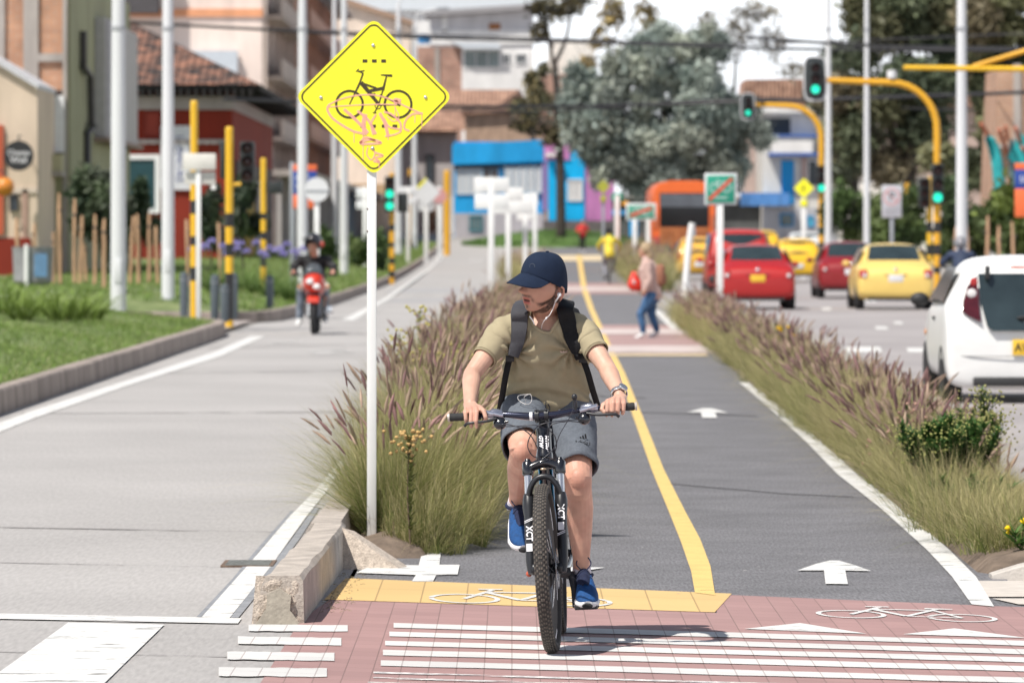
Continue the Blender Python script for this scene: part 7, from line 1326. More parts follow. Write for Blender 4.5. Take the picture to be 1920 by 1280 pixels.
def mtb_wheel(y, steered, hubw):
    Rw = .335; mm = Matrix.Translation((0, y, Rw)) @ Matrix.Rotation(R(90), 4, 'Y'); mb = MB(); prof = [(Rw - .046, -.013)]
    for i in range(13): a = R(-115 + 230 * i / 12); prof.append((Rw - .030 + .0255 * math.cos(a) + .002, .0275 * math.sin(a)))
    prof.append((Rw - .046, .013)); mb.lathe(prof, 64, mm, 0); nv = 0; n = 100
    for k in range(n):
        for lat, off, w_, l_, h_ in ((-.0042, 0, .0062, .009, .0028), (.0042, .0, .0062, .009, .0028), (-.0135, .45, .0065, .0085, .003), (.0135, .45, .0065, .0085, .003), (-.0225, .85, .0065, .010, .0035), (.0225, .85, .0065, .010, .0035)):
            th = 2 * math.pi * (k + off) / n; a = math.asin(max(-1, min(1, lat / .0275))); rr = Rw - .030 + .0255 * math.cos(a) + .002 + h_ * .3
            rot = mm.to_3x3() @ Matrix.Rotation(th, 3, 'Z') @ Matrix.Rotation(-a, 3, 'Y'); c = mm @ Vector((rr * math.cos(th), rr * math.sin(th), lat)); mb.box(c, (h_, l_, w_), rot, 1)
    if steered: steer(mb)
    w = mb.build('wheel', [wall_m, tread_m], bike, smooth=35)
    ri = MB(); ri.lathe([(Rw - .046, -.0135), (Rw - .072, -.011), (Rw - .074, 0), (Rw - .072, .011), (Rw - .046, .0135), (Rw - .050, 0), (Rw - .046, -.0135)], 56, mm); ri = steer(ri) if steered else ri; ri.build('rim', gloss, w, smooth=40)
    d = MB()
    for s in (-1, 1):
        for k in range(6):
            vs = []
            for i in range(6): th = 2 * math.pi * k / 6 + R(26) * i / 5; vs += [mm @ Vector(((Rw - .052) * math.cos(th), (Rw - .052) * math.sin(th), s * .0138)), mm @ Vector(((Rw - .064) * math.cos(th), (Rw - .064) * math.sin(th), s * .0130))]
            d.add(vs, [(2 * i, 2 * i + 1, 2 * i + 3, 2 * i + 2) for i in range(5)])
    (steer(d) if steered else d).build('rim_print', decal, w); s_ = MB()
    for k in range(32):
        th = 2 * math.pi * k / 32; sd_ = 1 if k % 2 else -1; th2 = th + (R(50) if (k // 2) % 2 else R(-50)); s_.tube([mm @ Vector((.022 * math.cos(th2), .022 * math.sin(th2), sd_ * .028)), mm @ Vector(((Rw - .07) * math.cos(th), (Rw - .07) * math.sin(th), 0))], .0011, 4)
    (steer(s_) if steered else s_).build('spokes', alu, w); h = MB(); h.lathe([(.008, -hubw), (.012, -hubw), (.024, -.03), (.016, -.015), (.016, .015), (.024, .03), (.012, hubw), (.008, hubw)], 16, mm); (steer(h) if steered else h).build('hub', satin, w, smooth=40)
    rt = MB(); rt.lathe([(.05, .039), (.08, .039), (.08, .041), (.05, .041), (.05, .039)], 28, mm); [rt.bar(mm @ Vector((.02 * math.cos(a), .02 * math.sin(a), .04)), mm @ Vector((.055 * math.cos(a + .3), .055 * math.sin(a + .3), .04)), .006, .002) for a in [2 * math.pi * i / 6 for i in range(6)]]; (steer(rt) if steered else rt).build('brake_rotor', alu, w, smooth=30)
    return w
mtb_wheel(0, True, .05); mtb_wheel(1.08, False, .062)
lg = lambda z, s, dx=0: Vector((s * .064 + dx, (z - .335) * .364 - .004, z))
for s in (-1, 1):
    mb = MB(); mb.tube([lg(.318, s), lg(.345, s), lg(.37, s), lg(.54, s), lg(.575, s), lg(.60, s), lg(.625, s)], [.012, .017, .0195, .021, .0255, .025, .020], 16); mb.ell(lg(.335, s, -s * .012), (.016, .02, .024), 12, 8); lo = steer(mb).build('fork_lower', satin, bike, smooth=60)
    mb = MB(); mb.tube([lg(.61, s), lg(.715, s)], .0152, 16); steer(mb).build('stanchion', alu, bike, smooth=60)
    mb = MB(); mb.tube([lg(.698, s), lg(.704, s), lg(.745, s), lg(.752, s)], [.019, .0225, .0225, .018], 16); mb.tube([lg(.752, s), lg(.762, s)], [.013, .011], 12); steer(mb).build('fork_cap', gloss, bike, smooth=40)
    # decals: white block, stripes and the rotated model lettering
    zt = .588 if s > 0 else .512; mb = MB(); fy = lambda z: (z - .335) * .364 - .004 - .0222
    fr = lambda x, z, e=0: Vector((s * .064 + x, fy(z) - .0012 - e, z))
    za, zb = zt - .105, zt - .075; mb.add([fr(-.014, za), fr(.010, za), fr(.010, zb), fr(-.014, zb)], [(0, 1, 2, 3)])
    for i in range(2): z0 = (za - .008 - .006 * i) if s > 0 else (zt + .012 + .006 * i); mb.add([fr(-.018, z0 - .008), fr(.014, z0 + .004), fr(.014, z0 + .007), fr(-.018, z0 - .005)], [(0, 1, 2, 3)])
    steer(mb).build('decal_block', decal, lo)
    m4 = Matrix.Translation(st(fr(-.001, zt - .036, .0006))) @ Matrix.Rotation(R(-2.6), 4, AX) @ Matrix.Rotation(R(-20), 4, 'X') @ FACE @ Matrix.Rotation(R(-90), 4, 'Z'); text_mesh('XCT', .036, 'lettering', decal, lo, m4, ext=.0004, sx=.85, bold=.0012)
mb = MB(); cr = [Vector((x, .115 + .012 * (1 - (x / .064) ** 2) + .02, .722 + .022 * (1 - (x / .064) ** 2))) for x in (-.064, -.045, -.02, 0, .02, .045, .064)]; mb.tube(cr, [(.02, .018), (.02, .019), (.026, .02), (.03, .022), (.026, .02), (.02, .019), (.02, .018)], 14); steer(mb).build('fork_crown', gloss, bike, smooth=60)
mb = MB(); mb.ell((0, .108, .722), (.013, .004, .005), 14, 8); steer(mb).build('crown_badge', M('badge_bronze', (.45, .35, .25), .3, .6, var=0), bike, smooth=180)
mb = MB(); ar = [lg(.612, -1) + Vector((0, -.008, 0)), Vector((-.052, .085, .655)), Vector((-.03, .088, .685)), Vector((0, .088, .694)), Vector((.03, .088, .685)), Vector((.052, .085, .655)), lg(.612, 1) + Vector((0, -.008, 0))]; mb.tube(smooth_path(ar, 4), [.012] * 25, 10); steer(mb).build('fork_arch', satin, bike, smooth=60)
ax = lambda z: Vector((0, .048 + (z - .335) * .364, z))
mb = MB(); mb.tube([ax(.752), ax(.757), ax(.775), ax(.79), ax(.845), ax(.858), ax(.872), ax(.876)], [.027, .0345, .034, .030, .0295, .032, .033, .027], 22); ht = mb.build('head_tube', gloss, bike, smooth=50)
for txt, dx, sz, dz in (('HYENA', .0105, .0215, .0), ('GTW', -.0105, .021, .012)):
    m4 = Matrix.Translation(ax(.818) + Vector((dx, -.0312 + abs(dx) * .12, dz))) @ Matrix.Rotation(R(-20), 4, 'X') @ FACE @ Matrix.Rotation(R(-90), 4, 'Z'); text_mesh(txt, sz, 'lettering', decal, ht, m4, ext=.0006, sx=1.05 if txt == 'HYENA' else 1.0, bold=.0011, shear=.3)
mb = MB(); mb.tube([ax(.876), ax(.905), ax(.945)], [.022, .02, .018], 16); mb.tube([ax(.925), Vector((0, .205, .93))], [.021, .024], 14); steer(mb).build('stem', satin, bike, smooth=50)
mb = MB()
for x in (-.019, .019): mb.lathe([(.02, -.008), (.0255, -.008), (.0255, .008), (.02, .008)], 18, Matrix.Translation((x, .195, .93)) @ Matrix.Rotation(R(90), 4, 'Y')); [mb.ell((x, .171 + abs(z) * .1, .93 + z), .0042, 8, 6) for z in (-.024, .024)]
steer(mb).build('stem_clamp', satin, bike, smooth=40)
mb = MB(); mb.lathe([(.0165, -.006), (.0172, -.006), (.0172, .006), (.0165, .006)], 16, Matrix.Translation((-.042, .196, .93)) @ Matrix.Rotation(R(90), 4, 'Y')); steer(mb).build('white_ring', decal, bike, smooth=40)
bar = lambda x: Vector((x, .195 + .075 * max(0, abs(x) - .05) ** 1.2 * 2.2, .93 + .014 * min(1, max(0, (abs(x) - .05) / .10))))
mb = MB(); mb.tube([bar(-.37 + .74 * i / 36) for i in range(37)], [.0112 + .0045 * max(0, 1 - (abs(-.37 + .74 * i / 36) / .15) ** 2) for i in range(37)], 12); hb = steer(mb).build('handlebar', navyb, bike, smooth=60)
for s in (-1, 1):
    mb = MB(); pts = [bar(s * (.245 + .122 * i / 14)) for i in range(15)]; mb.tube(pts, [.0165 if i % 2 else .0158 for i in range(15)], 14); steer(mb).build('grip', M('grip_rubber', (.025, .025, .027), .8, var=.2, vs=60), hb, smooth=30)
    mb = MB(); p = bar(s * .370); mb.tube([p, p + Vector((s * .008, 0, 0))], [.0178, .0165], 14); steer(mb).build('grip_end', M('grip_lock_ring', (.52, .47, .42), .4, .2, var=0), hb, smooth=40)
    p = bar(s * .19); mb = MB(); mb.tube([p + Vector((-s * .03, -.002, .004)), p + Vector((s * .0, -.01, .006)), p + Vector((s * .035, -.012, .0))], [(.013, .016), (.016, .02), (.011, .013)], 12); mb.box(p + Vector((-s * .002, -.014, .004)), (.075, .022, .02), Matrix.Rotation(s * R(-14), 3, 'Y'), bev=.006); lv = steer(mb).build('brake_mount', M('polished_alloy', (.42, .43, .5), .16, .8, var=0), bike, smooth=45)
    mb = MB(); mb.tube(smooth_path([p + Vector((-s * .01, -.026, -.014)), p + Vector((s * .03, -.034, -.022)), p + Vector((s * .075, -.036, -.024)), p + Vector((s * .105, -.034, -.026)), p + Vector((s * .118, -.03, -.036))], 4), [(.0075, .006)] * 17, 8); steer(mb).build('brake_lever', satin, lv, smooth=60)
    mb = MB(); q = p + Vector((-s * .022, -.016, -.034)); mb.lathe([(0, -.016), (.018, -.016), (.025, -.008), (.026, .004), (.02, .013), (.008, .016), (0, .016)], 20, Matrix.Translation(q) @ Matrix.Rotation(R(60), 4, 'X')); mb.lathe([(.013, .0135), (.017, .0145), (.013, .0175)], 18, Matrix.Translation(q) @ Matrix.Rotation(R(60), 4, 'X')); mb.tube([q, q + Vector((-s * .034, -.004, .006))], [.008, .005], 8); steer(mb).build('shifter', gloss, bike, smooth=45)
mb = MB(); p = bar(.135); mb.tube([p, p + Vector((0, -.01, .05))], [.012, .007], 10); mb.ell(p + Vector((0, -.01, .055)), (.012, .012, .013), 12, 8); steer(mb).build('lockout_remote', satin, bike, smooth=60)
def hose(pts, r=.0022): mb = MB(); mb.tube(smooth_path(pts, 8), r, 6); mb.build('cable', cablem, bike, smooth=60)
hose([(-.19, .19, .905), (-.12, .135, .90), (-.055, .125, .865), (-.022, .15, .80), (-.02, .17, .77)]); hose([(-.165, .185, .895), (-.10, .13, .895), (-.02, .11, .895), (.04, .14, .86), (.05, .2, .81), (.03, .25, .76)])
hose([(.19, .19, .905), (.11, .13, .91), (.0, .11, .90), (-.045, .125, .86), (-.062, .14, .815), (-.045, .155, .775), (-.01, .16, .762)]); hose([(.135, .18, .985), (.115, .12, .93), (.07, .11, .86), (.04, .12, .80), (-.03, .11, .745), (-.064, .13, .735)], .0017); hose([(.165, .185, .895), (.10, .13, .905), (.03, .11, .89), (.018, .125, .82), (.03, .13, .74), (.045, .1, .66), (.06, .08, .55), (.066, .03, .42)])
mb = MB(); mb.tube([ax(.775) + Vector((0, .02, 0)), Vector((0, .45, .48)), Vector((0, .63, .285))], [(.026, .030), (.024, .028), (.024, .026)], 16); dt = mb.build('down_tube', gloss, bike, smooth=60)
for s in (-1, 1): mb = MB(); mb.tube([Vector((s * .026, .23, .75)), Vector((s * .025, .42, .52)), Vector((s * .024, .55, .37))], [(.004, .016)] * 3, 8); mb.build('blue_flash', bluef, dt, smooth=60)
mb = MB(); mb.tube([ax(.85) + Vector((0, .015, 0)), Vector((0, .78, .77))], [.022, .017], 14); mb.build('top_tube', gloss, bike, smooth=60); mb = MB(); mb.tube([Vector((0, .63, .28)), Vector((0, .80, .79))], .0165, 14); mb.build('seat_tube', gloss, bike, smooth=60); mb = MB(); mb.tube([Vector((0, .79, .76)), Vector((0, .835, .895))], .0135, 12); mb.build('seat_post', satin, bike, smooth=60)
mb = MB(); rings = [[Vector((hw * math.cos(a), y, .905 + zz + .022 * math.sin(a))) for a in [2 * math.pi * i / 14 for i in range(14)]] for y, hw, zz in ((.70, .012, 0), (.73, .024, .002), (.82, .04, .0), (.90, .068, .006), (.96, .07, .012), (.985, .05, .012))]; mb.loft(rings); mb.build('saddle', satin, bike, smooth=60)
for s in (-1, 1): mb = MB(); mb.tube([Vector((s * .03, .63, .28)), Vector((s * .055, .85, .29)), Vector((s * .068, 1.08, .335))], .010, 10); mb.tube([Vector((s * .02, .79, .75)), Vector((s * .055, .95, .56)), Vector((s * .068, 1.08, .335))], .0085, 10); mb.build('rear_stay', gloss, bike, smooth=60)
mb = MB(); mm = Matrix.Translation((-.05, .63, .28)) @ Matrix.Rotation(R(90), 4, 'Y'); prof = []
mb.lathe([(.07, -.002), (.088, -.0015), (.088, .0015), (.07, .002), (.07, -.002)], 40, mm); [mb.bar(mm @ Vector((.02 * math.cos(a), .02 * math.sin(a), 0)), mm @ Vector((.075 * math.cos(a), .075 * math.sin(a), 0)), .012, .004) for a in [2 * math.pi * i / 4 for i in range(4)]]; mb.build('chainring', satin, bike, smooth=30)
mb = MB(); mb.lathe([(.02, -.07), (.021, -.07), (.021, .07), (.02, .07)], 14, Matrix.Translation((0, .63, .28)) @ Matrix.Rotation(R(90), 4, 'Y')); mb.build('bottom_bracket', satin, bike, smooth=40)
mb = MB(); mmc = Matrix.Translation((-.04, 1.08, .335)) @ Matrix.Rotation(R(90), 4, 'Y'); mb.lathe([(.02, -.018), (.062, -.016), (.05, 0), (.03, .012), (.02, .012)], 26, mmc); mb.build('cassette', alu, bike, smooth=30)
mb = MB(); mb.tube([Vector((-.05, .63, .366)), Vector((-.048, 1.08, .385))], .004, 6); mb.tube([Vector((-.05, .63, .194)), Vector((-.052, 1.06, .185))], .004, 6); mb.build('chain', M('chain_steel', (.2, .19, .18), .4, .7, var=0), bike)
mb = MB(); mb.tube([Vector((-.062, 1.08, .31)), Vector((-.07, 1.07, .25)), Vector((-.06, 1.04, .19))], [.014, .016, .014], 10); mb.lathe([(.0, -.008), (.022, -.008), (.022, .008), (0, .008)], 14, Matrix.Translation((-.06, 1.035, .185)) @ Matrix.Rotation(R(90), 4, 'Y')); mb.build('derailleur', gloss, bike, smooth=50)
mb = MB(); mb.ell((-.075, .01, .318), (.012, .012, .012), 10, 8); steer(mb).build('axle_nut', orangem, bike, smooth=180)
PED = {-1: Vector((-.13, .735, .412)), 1: Vector((.128, .525, .148))}
for s in (-1, 1):
    p = PED[s]; mb = MB(); mb.tube([Vector((s * .07, .63, .28)), Vector((s * .082, (.63 + p.y) / 2, (.28 + p.z) / 2)), Vector((s * .086, p.y, p.z))], [(.015, .009), (.013, .008), (.013, .009)], 10); cr_ = mb.build('crank', satin, bike, smooth=50); mb = MB(); mb.tube([Vector((s * .08, p.y, p.z)), Vector((s * .18, p.y, p.z))], .008, 8); mb.box(p + Vector((0, .04, -.004)), (.09, .012, .016), bev=.003); mb.box(p + Vector((0, -.04, -.004)), (.09, .012, .016), bev=.003); mb.box(p + Vector((s * .042, 0, -.004)), (.012, .085, .016), bev=.003); mb.box(p + Vector((-s * .035, 0, -.004)), (.012, .085, .016), bev=.003); mb.build('pedal', satin, bike, smooth=40)

# ------------------------------------------------------------------ the cyclist
PX = lambda px, py, Y: at(px, py, Y)
man = thing('person', 'man in a navy cap, khaki t-shirt and grey shorts riding the mountain bike, looking aside', 'person', (0.14, 23.0, 0)); MO = man.location.copy()
SH = {-1: PX(944, 620, 23.05), 1: PX(1090, 617, 23.05)}; EL = {-1: PX(885, 702, 22.90), 1: PX(1138, 690, 22.87)}; WR = {-1: PX(881, 756, 22.715), 1: PX(1163, 743, 22.71)}
GR = {s: bw(st(bar(s * (.275 if s < 0 else .295)))) for s in (-1, 1)}; HP = {-1: Vector((.055, 23.24, .955)), 1: Vector((.232, 23.24, .955))}; KN = {-1: PX(981, 846, 22.80), 1: PX(1084, 900, 22.92)}; AN = {-1: PX(969, 942, 23.20), 1: PX(1091, 1072, 23.04)}
NB = Vector((.135, 23.10, 1.31)); HC = PX(1018, 534, 22.93); YAW = R(-47); HR = Matrix.Rotation(YAW, 3, 'Z') @ Matrix.Rotation(R(-1), 3, 'X') @ Matrix.Rotation(R(8), 3, 'Y')
hl = lambda v: HC + HR @ Vector(v)                        # head coordinates: -y is the face
sm = lambda x, a, b: max(0.0, min(1.0, (x - a) / (b - a))) ** 2 * (3 - 2 * max(0.0, min(1.0, (x - a) / (b - a))))
def head_shape(mb):
    n, k = 96, 72; vs = []
    for i in range(k + 1):
        th = math.pi * i / k
        for j in range(n):
            ph = 2 * math.pi * j / n; dx, dy, dz = math.sin(th) * math.sin(ph), -math.sin(th) * math.cos(ph), math.cos(th); x, y, z = .074 * dx, .096 * dy, .114 * dz
            if dy < 0: y = -.096 * abs(dy) ** .82; x = .074 * math.copysign(abs(dx) ** .92, dx)
            if z < 0: z *= 1.05
            lo = sm(-z, .02, .105); x *= 1 - .20 * lo
            if y > 0: y *= 1 - .5 * sm(-z, .02, .10)
            if y < 0: y -= .006 * sm(-z, .05, .1)
            if z < 0: z *= 1 - .36 * sm(y, -.062, .035)
            g = lambda cx, cz, sx_, sz_: math.exp(-((abs(x) - cx) / sx_) ** 2 - ((z - cz) / sz_) ** 2)
            if dy < .1:
                nose = g(0, -.027, .0115, .0115) * .036 + g(0, .0, .0085, .024) * .018 + g(.0130, -.032, .0065, .006) * .012; y -= nose
                y += g(.031, .019, .016, .012) * .010 - g(.03, .040, .022, .008) * .005 - g(.05, -.012, .018, .014) * .004
                y -= g(0, -.051, .022, .006) * .006 + g(0, -.0545, .018, .0035) * .0055 + g(0, -.073, .017, .0050) * .008; y += g(0, -.0640, .016, .0045) * .012; y -= g(0, -.103, .02, .014) * .009; y += g(0, -.086, .02, .006) * .004
            vs.append(hl((x, y, z)))
    mb.add(vs, [(i * n + j, i * n + (j + 1) % n, (i + 1) * n + (j + 1) % n, (i + 1) * n + j) for i in range(k) for j in range(n)])
    for s in (-1, 1):
        E = lambda a, b, c=0: hl((s * (.072 + c), .014 + a, -.030 + b)); mb.tube([E(.0, .030, .006), E(.012, .034, .010), E(.022, .026, .013), E(.025, .008, .013), E(.018, -.012, .010), E(.008, -.026, .006), E(.0, -.03, .003)], [.0045, .005, .0052, .005, .0048, .0062, .005], 8); mb.ell(E(.006, .002, -.001), (.006, .016, .026), 10, 8, HR); mb.tube([E(.006, .018, .005), E(.014, .008, .008), E(.012, -.008, .007)], .0035, 6)
body = MB(); head_shape(body)
body.caps([(NB + Vector((0, .015, -.03)), .062), (NB.lerp(HC, .35) + Vector((0, .012, 0)), .056), (hl((0, .02, -.055)), .056)], 18)
SP = [(Vector((.146, 23.25, .93)), .15, .105), (Vector((.144, 23.22, 1.03)), .148, .10), (Vector((.140, 23.17, 1.13)), .155, .105), (Vector((.137, 23.12, 1.22)), .16, .10), (Vector((.135, 23.09, 1.28)), .135, .08), (NB, .075, .06)]
def torso(mb, grow=0.0, keys=SP, n=28, m=0, cap=True):
    rings = []
    for i, (p, a, b) in enumerate(keys):
        d = (keys[min(i + 1, len(keys) - 1)][0] - keys[max(i - 1, 0)][0]).normalized(); e = Vector((1, 0, 0)); f = d.cross(e).normalized()
        rings.append([p + e * ((a + grow) * math.copysign(abs(math.cos(t)) ** .85, math.cos(t))) + f * ((b + grow) * math.copysign(abs(math.sin(t)) ** .9, math.sin(t))) for t in [2 * math.pi * k / n for k in range(n)]])
    mb.loft(rings, m, cap); return rings
torso(body)
for s in (-1, 1):
    body.caps([(SH[s] + Vector((-s * .05, .01, 0)), .048), (SH[s], .047), (SH[s].lerp(EL[s], .45), .0435), (SH[s].lerp(EL[s], .8), .038), (EL[s], .0352), (EL[s].lerp(WR[s], .22), .038), (EL[s].lerp(WR[s], .6), .0315), (WR[s], (.0265, .0225))], 18)
    body.caps([(HP[s], .088), (HP[s].lerp(KN[s], .5), .078), (HP[s].lerp(KN[s], .85), .063), (KN[s], .056), (KN[s].lerp(AN[s], .12), .053)], 20); body.ell(KN[s] + Vector((0, -.022, .004)), (.040, .034, .046), 14, 10)
    C = Vector((0, .02, 0)); body.caps([(KN[s] + Vector((0, .006, 0)), .052), (KN[s].lerp(AN[s], .3) + C, .0575), (KN[s].lerp(AN[s], .55) + C * .8, .049), (KN[s].lerp(AN[s], .82), .036), (AN[s], .0335)], 18)
    body.caps([(AN[s], .032), (AN[s] + Vector((0, -.02, -.04)), .026), (AN[s] + Vector((0, -.08, -.08)), .02)], 12)
# hands: palm over the grip, four unequal fingers bent round it, thumb below
def hand(s):
    g = GR[s]; w = WR[s]; e = (bw(st(bar(s * .35))) - bw(st(bar(s * .26)))).normalized()        # along the grip, outwards
    ix = g - e * .034; kn = []; lens = ((.98, 0), (1.06, 1), (1.0, 2), (.82, 3))
    for L_, i in lens:
        k = ix + e * (.0215 * i) + Vector((0, -.014 + .004 * (i - 1.2) ** 2 * .5, .0285 - .0018 * (i - 1) ** 2)); kn.append(k)
        if s < 0 and i in (1, 2):                # two fingers resting on the brake lever
            pts = [k, k + Vector((0, -.026, -.014)) + e * -.002, k + Vector((0, -.034, -.044)) * L_, k + Vector((0, -.026, -.066)) * L_ + e * -.002]
        elif s < 0 and i == 0: pts = [k, k + Vector((0, -.024, -.008)) - e * .010, k + Vector((0, -.030, -.030)) - e * .017, k + Vector((0, -.022, -.048)) - e * .02]
        else: pts = [k, k + Vector((0, -.021, -.010)) * L_, k + Vector((0, -.024, -.037)) * L_ - e * .002, k + Vector((0, -.006, -.055)) * L_ - e * .004]
        body.caps([(w.lerp(k, .55), .011), (k, .0108), (pts[1], .0098), (pts[1].lerp(pts[2], .5), .0090), (pts[2], .0092), (pts[3], .0078)], 12)
        body.ell(pts[3] + (pts[3] - pts[2]).normalized() * .004 + Vector((0, -.006, 0)), (.0055, .0025, .006), 8, 6)
    for i in range(4): body.caps([(w + e * (.008 * (i - 1.5)) + Vector((0, 0, -.002)), (.016, .014)), (w.lerp(kn[i], .55) + Vector((0, .004, -.006)), (.014, .013)), (kn[i] + Vector((0, .006, -.006)), (.0125, .011))], 12)
    tb = w.lerp(kn[0], .35) - e * .018 + Vector((0, 0, -.008)); t1 = ix - e * .016 + Vector((0, .004, .012)); t2 = ix - e * .022 + Vector((0, -.016, -.004)) if s > 0 else ix - e * .012 + Vector((0, .004, -.022)); t3 = ix - e * .010 + Vector((0, -.022, -.018)) if s > 0 else ix - e * .004 + Vector((0, -.012, -.026)); body.caps([(tb, .013), (t1, .0118), (t2, .0102), (t3, .0088)], 12)
for s in (-1, 1): hand(s)
me = remeshed(body, .0028, 3, .45); v = vco(me).astype(float)
loc = (v - np.array(HC)) @ np.array(HR)                    # into head coordinates
col = np.tile(np.array([.60, .365, .275]), (len(v), 1)); nzv = np.array([mnoise.noise(Vector(p) * 14) + .5 * mnoise.noise(Vector(p) * 45) for p in v]); col *= (1 + .16 * nzv)[:, None] * np.array([1, 1, 1]); col[:, 1:] *= (1 - .07 * np.array([mnoise.noise(Vector(p) * 22 + Vector((5, 0, 0))) for p in v]))[:, None]
leg = (v[:, 2] < .83)[:, None]; col = np.where(leg, col * np.array([1.0, .93, .92]), col); kk = np.zeros(len(v))
for s in (-1, 1):
    d2 = ((v - np.array(KN[s] + Vector((0, -.03, 0)))) ** 2).sum(1); kk = np.maximum(kk, np.exp(-d2 / .05 ** 2)); d3 = ((v - np.array(GR[s] + Vector((0, -.02, .02)))) ** 2).sum(1); kk = np.maximum(kk, .7 * np.exp(-d3 / .05 ** 2))
col = col * (1 - kk[:, None] * np.array([.10, .22, .22]))
hx, hy, hz = np.abs(loc[:, 0]), loc[:, 1], loc[:, 2]; inhead = (hz > -.13) & (hx < .1) & (np.abs(hy) < .14)
def blend(c, mask, rgb): return c * (1 - mask[:, None]) + np.array(rgb) * mask[:, None]
ss = lambda x, a, b: np.clip((x - a) / (b - a), 0, 1)
grain = np.clip(.82 + .5 * np.array([mnoise.noise(Vector(p) * 260) for p in loc]) * inhead, 0, 1)
fz = inhead * ss(-hy, .0, .02)
col = blend(col, inhead * .6, [.47, .235, .165])  # head skin reddened, and darkened for the shade on the face
smv = lambda x, a, b: ss(x, a, b) ** 2 * (3 - 2 * ss(x, a, b)); zj = -.120 * (1 - .36 * smv(hy, -.062, .035)); beard = inhead * ss(zj + .054 - .10 * (hy + .03) - hz, 0, .009) * ss(hx, .036, .045) * ss(.030 - hy, 0, .008) * (hz > -.130); burn = inhead * ss(hy, -.002, .004) * ss(.022 - hy, 0, .006) * ss(hz + .06, 0, .01) * (hx > .05); under = inhead * ss(zj + .016 - hz, 0, .008) * (hy < .02) * ss(hz + .131, 0, .006); col = blend(col, np.clip(beard * .97 + burn * .85 + under * .85, 0, .96) * np.clip(grain + .15, 0, 1), [.020, .011, .008])
mous = fz * np.exp(-((hz + .0445) / .0058) ** 2) * ss(.034 - hx, 0, .012) * (hy < -.07); drop = fz * np.exp(-((hx - .031) / .006) ** 2) * ss(-hz, .046, .054) * ss(hz + .072, 0, .01) * (hy < -.05); goat = fz * np.exp(-((hz + .087) / .012) ** 2) * np.exp(-(hx / .010) ** 2); col = blend(col, np.clip(mous * .9 + drop * .6 + goat * .9, 0, .9) * grain, [.05, .028, .02])
lip = fz * (np.exp(-((hz + .0555) / .0042) ** 2) + np.exp(-((hz + .072) / .0052) ** 2)) * ss(.0245 - hx, 0, .008) * (hy < -.075); col = blend(col, np.clip(lip, 0, .95), [.50, .13, .11]); gap_ = fz * np.exp(-((hz + .0637) / .0035) ** 2) * ss(.021 - hx, 0, .006) * (hy < -.07); col = blend(col, np.clip(gap_ * 1.2, 0, .95), [.05, .012, .012])
eye = fz * np.exp(-((hx - .031) / .014) ** 2 - ((hz - .018) / .0045) ** 2) * (hy < -.06); col = blend(col, np.clip(eye, 0, .8), [.06, .035, .03]); brow = fz * np.exp(-((hx - .032) / .018) ** 2 - ((hz - .037) / .0045) ** 2) * (hy < -.055); col = blend(col, np.clip(brow, 0, .85), [.05, .03, .022])
nos = fz * np.exp(-((hx - .008) / .004) ** 2 - ((hz + .041) / .003) ** 2) * (hy < -.09); col = blend(col, np.clip(nos, 0, .35), [.16, .06, .05]); ear = inhead * (hx > .074) * (hz > -.05); col = blend(col, ear * .35, [.55, .22, .16])
hair = inhead * np.clip(ss(hy, -.012, .004) * ss(hz, -.004, .004) * (hx < .0775) + ss(hy, .03, .045) * ss(hz, -.075, -.06) * (hx < .076), 0, 1); col = blend(col, np.clip(hair * .85, 0, .9) * grain, [.05, .032, .025])
set_tint(me, np.clip(col, 0.004, 1)); v2 = v - np.array(MO); set_vco(me, v2); mesh_obj(me, 'body', attr_mat('cyclist_skin', .48, .35, sss=.06, bump=.12, bs=140), man)
off = MO
# t-shirt
shirt_m = M('khaki_cotton', (.365, .315, .21), .9, var=.05, vs=30, bump=.25, bs=500, spec=.15)
SK_ = [(Vector((.146, 23.235, .93)), .180, .130), (Vector((.145, 23.215, .985)), .174, .128), (Vector((.143, 23.19, 1.06)), .167, .124), (Vector((.140, 23.15, 1.14)), .172, .126), (Vector((.137, 23.11, 1.21)), .174, .12), (Vector((.135, 23.085, 1.265)), .150, .098), (Vector((.135, 23.085, 1.305)), .108, .078), (NB + Vector((0, .006, .012)), .078, .066)]
mb = MB(); torso(mb, 0, SK_)
for s in (-1, 1): mb.caps([(SH[s] + Vector((-s * .085, .01, .004)), .072), (SH[s] + Vector((-s * .01, 0, -.002)), .0635), (SH[s].lerp(EL[s], .28), .058)], 20)
me = remeshed(mb, .0065, 7); v = vco(me).astype(float); n = vno(me).astype(float)
def folds(p):
    x, y, z = p; d = 0.0
    q = mnoise.noise(Vector((x * 7, y * 7, z * 7))); d += .005 * q
    for s in (-1, 1):      # creases that radiate from the armpits and shoulders
        a = SH[s] + Vector((-s * .045, -.06, -.085)); r_ = math.hypot(x - a.x, z - a.z); th = math.atan2(z - a.z, (x - a.x) * s)
        d += .013 * math.exp(-(r_ / .12) ** 2) * math.sin(th * 9 + 2.2 * q + s) * min(1, r_ / .03)
        b = SH[s].lerp(EL[s], .25); t_ = (Vector(p) - SH[s]).dot((EL[s] - SH[s]).normalized()); rr = (Vector(p) - b).length
        d += .0055 * math.exp(-(rr / .09) ** 2) * math.sin(t_ * 95 + x * 40 * s + 3 * q)
    hem = math.exp(-((z - 1.0) / .055) ** 2); d += .0075 * hem * math.sin(z * 105 + 26 * abs(x - .145) + 3 * q + (x - .14) * 14)
    d += .007 * math.exp(-((z - 1.12) / .07) ** 2) * math.sin((z + .5 * (x - .14)) * 62 + 2.5 * q)
    return d
v += n * np.array([folds(p) for p in v])[:, None]; set_vco(me, v); bvh = BVHTree.FromPolygons([tuple(p) for p in v], [tuple(f.vertices) for f in me.polygons])
bm_ = bmesh.new(); bm_.from_mesh(me)
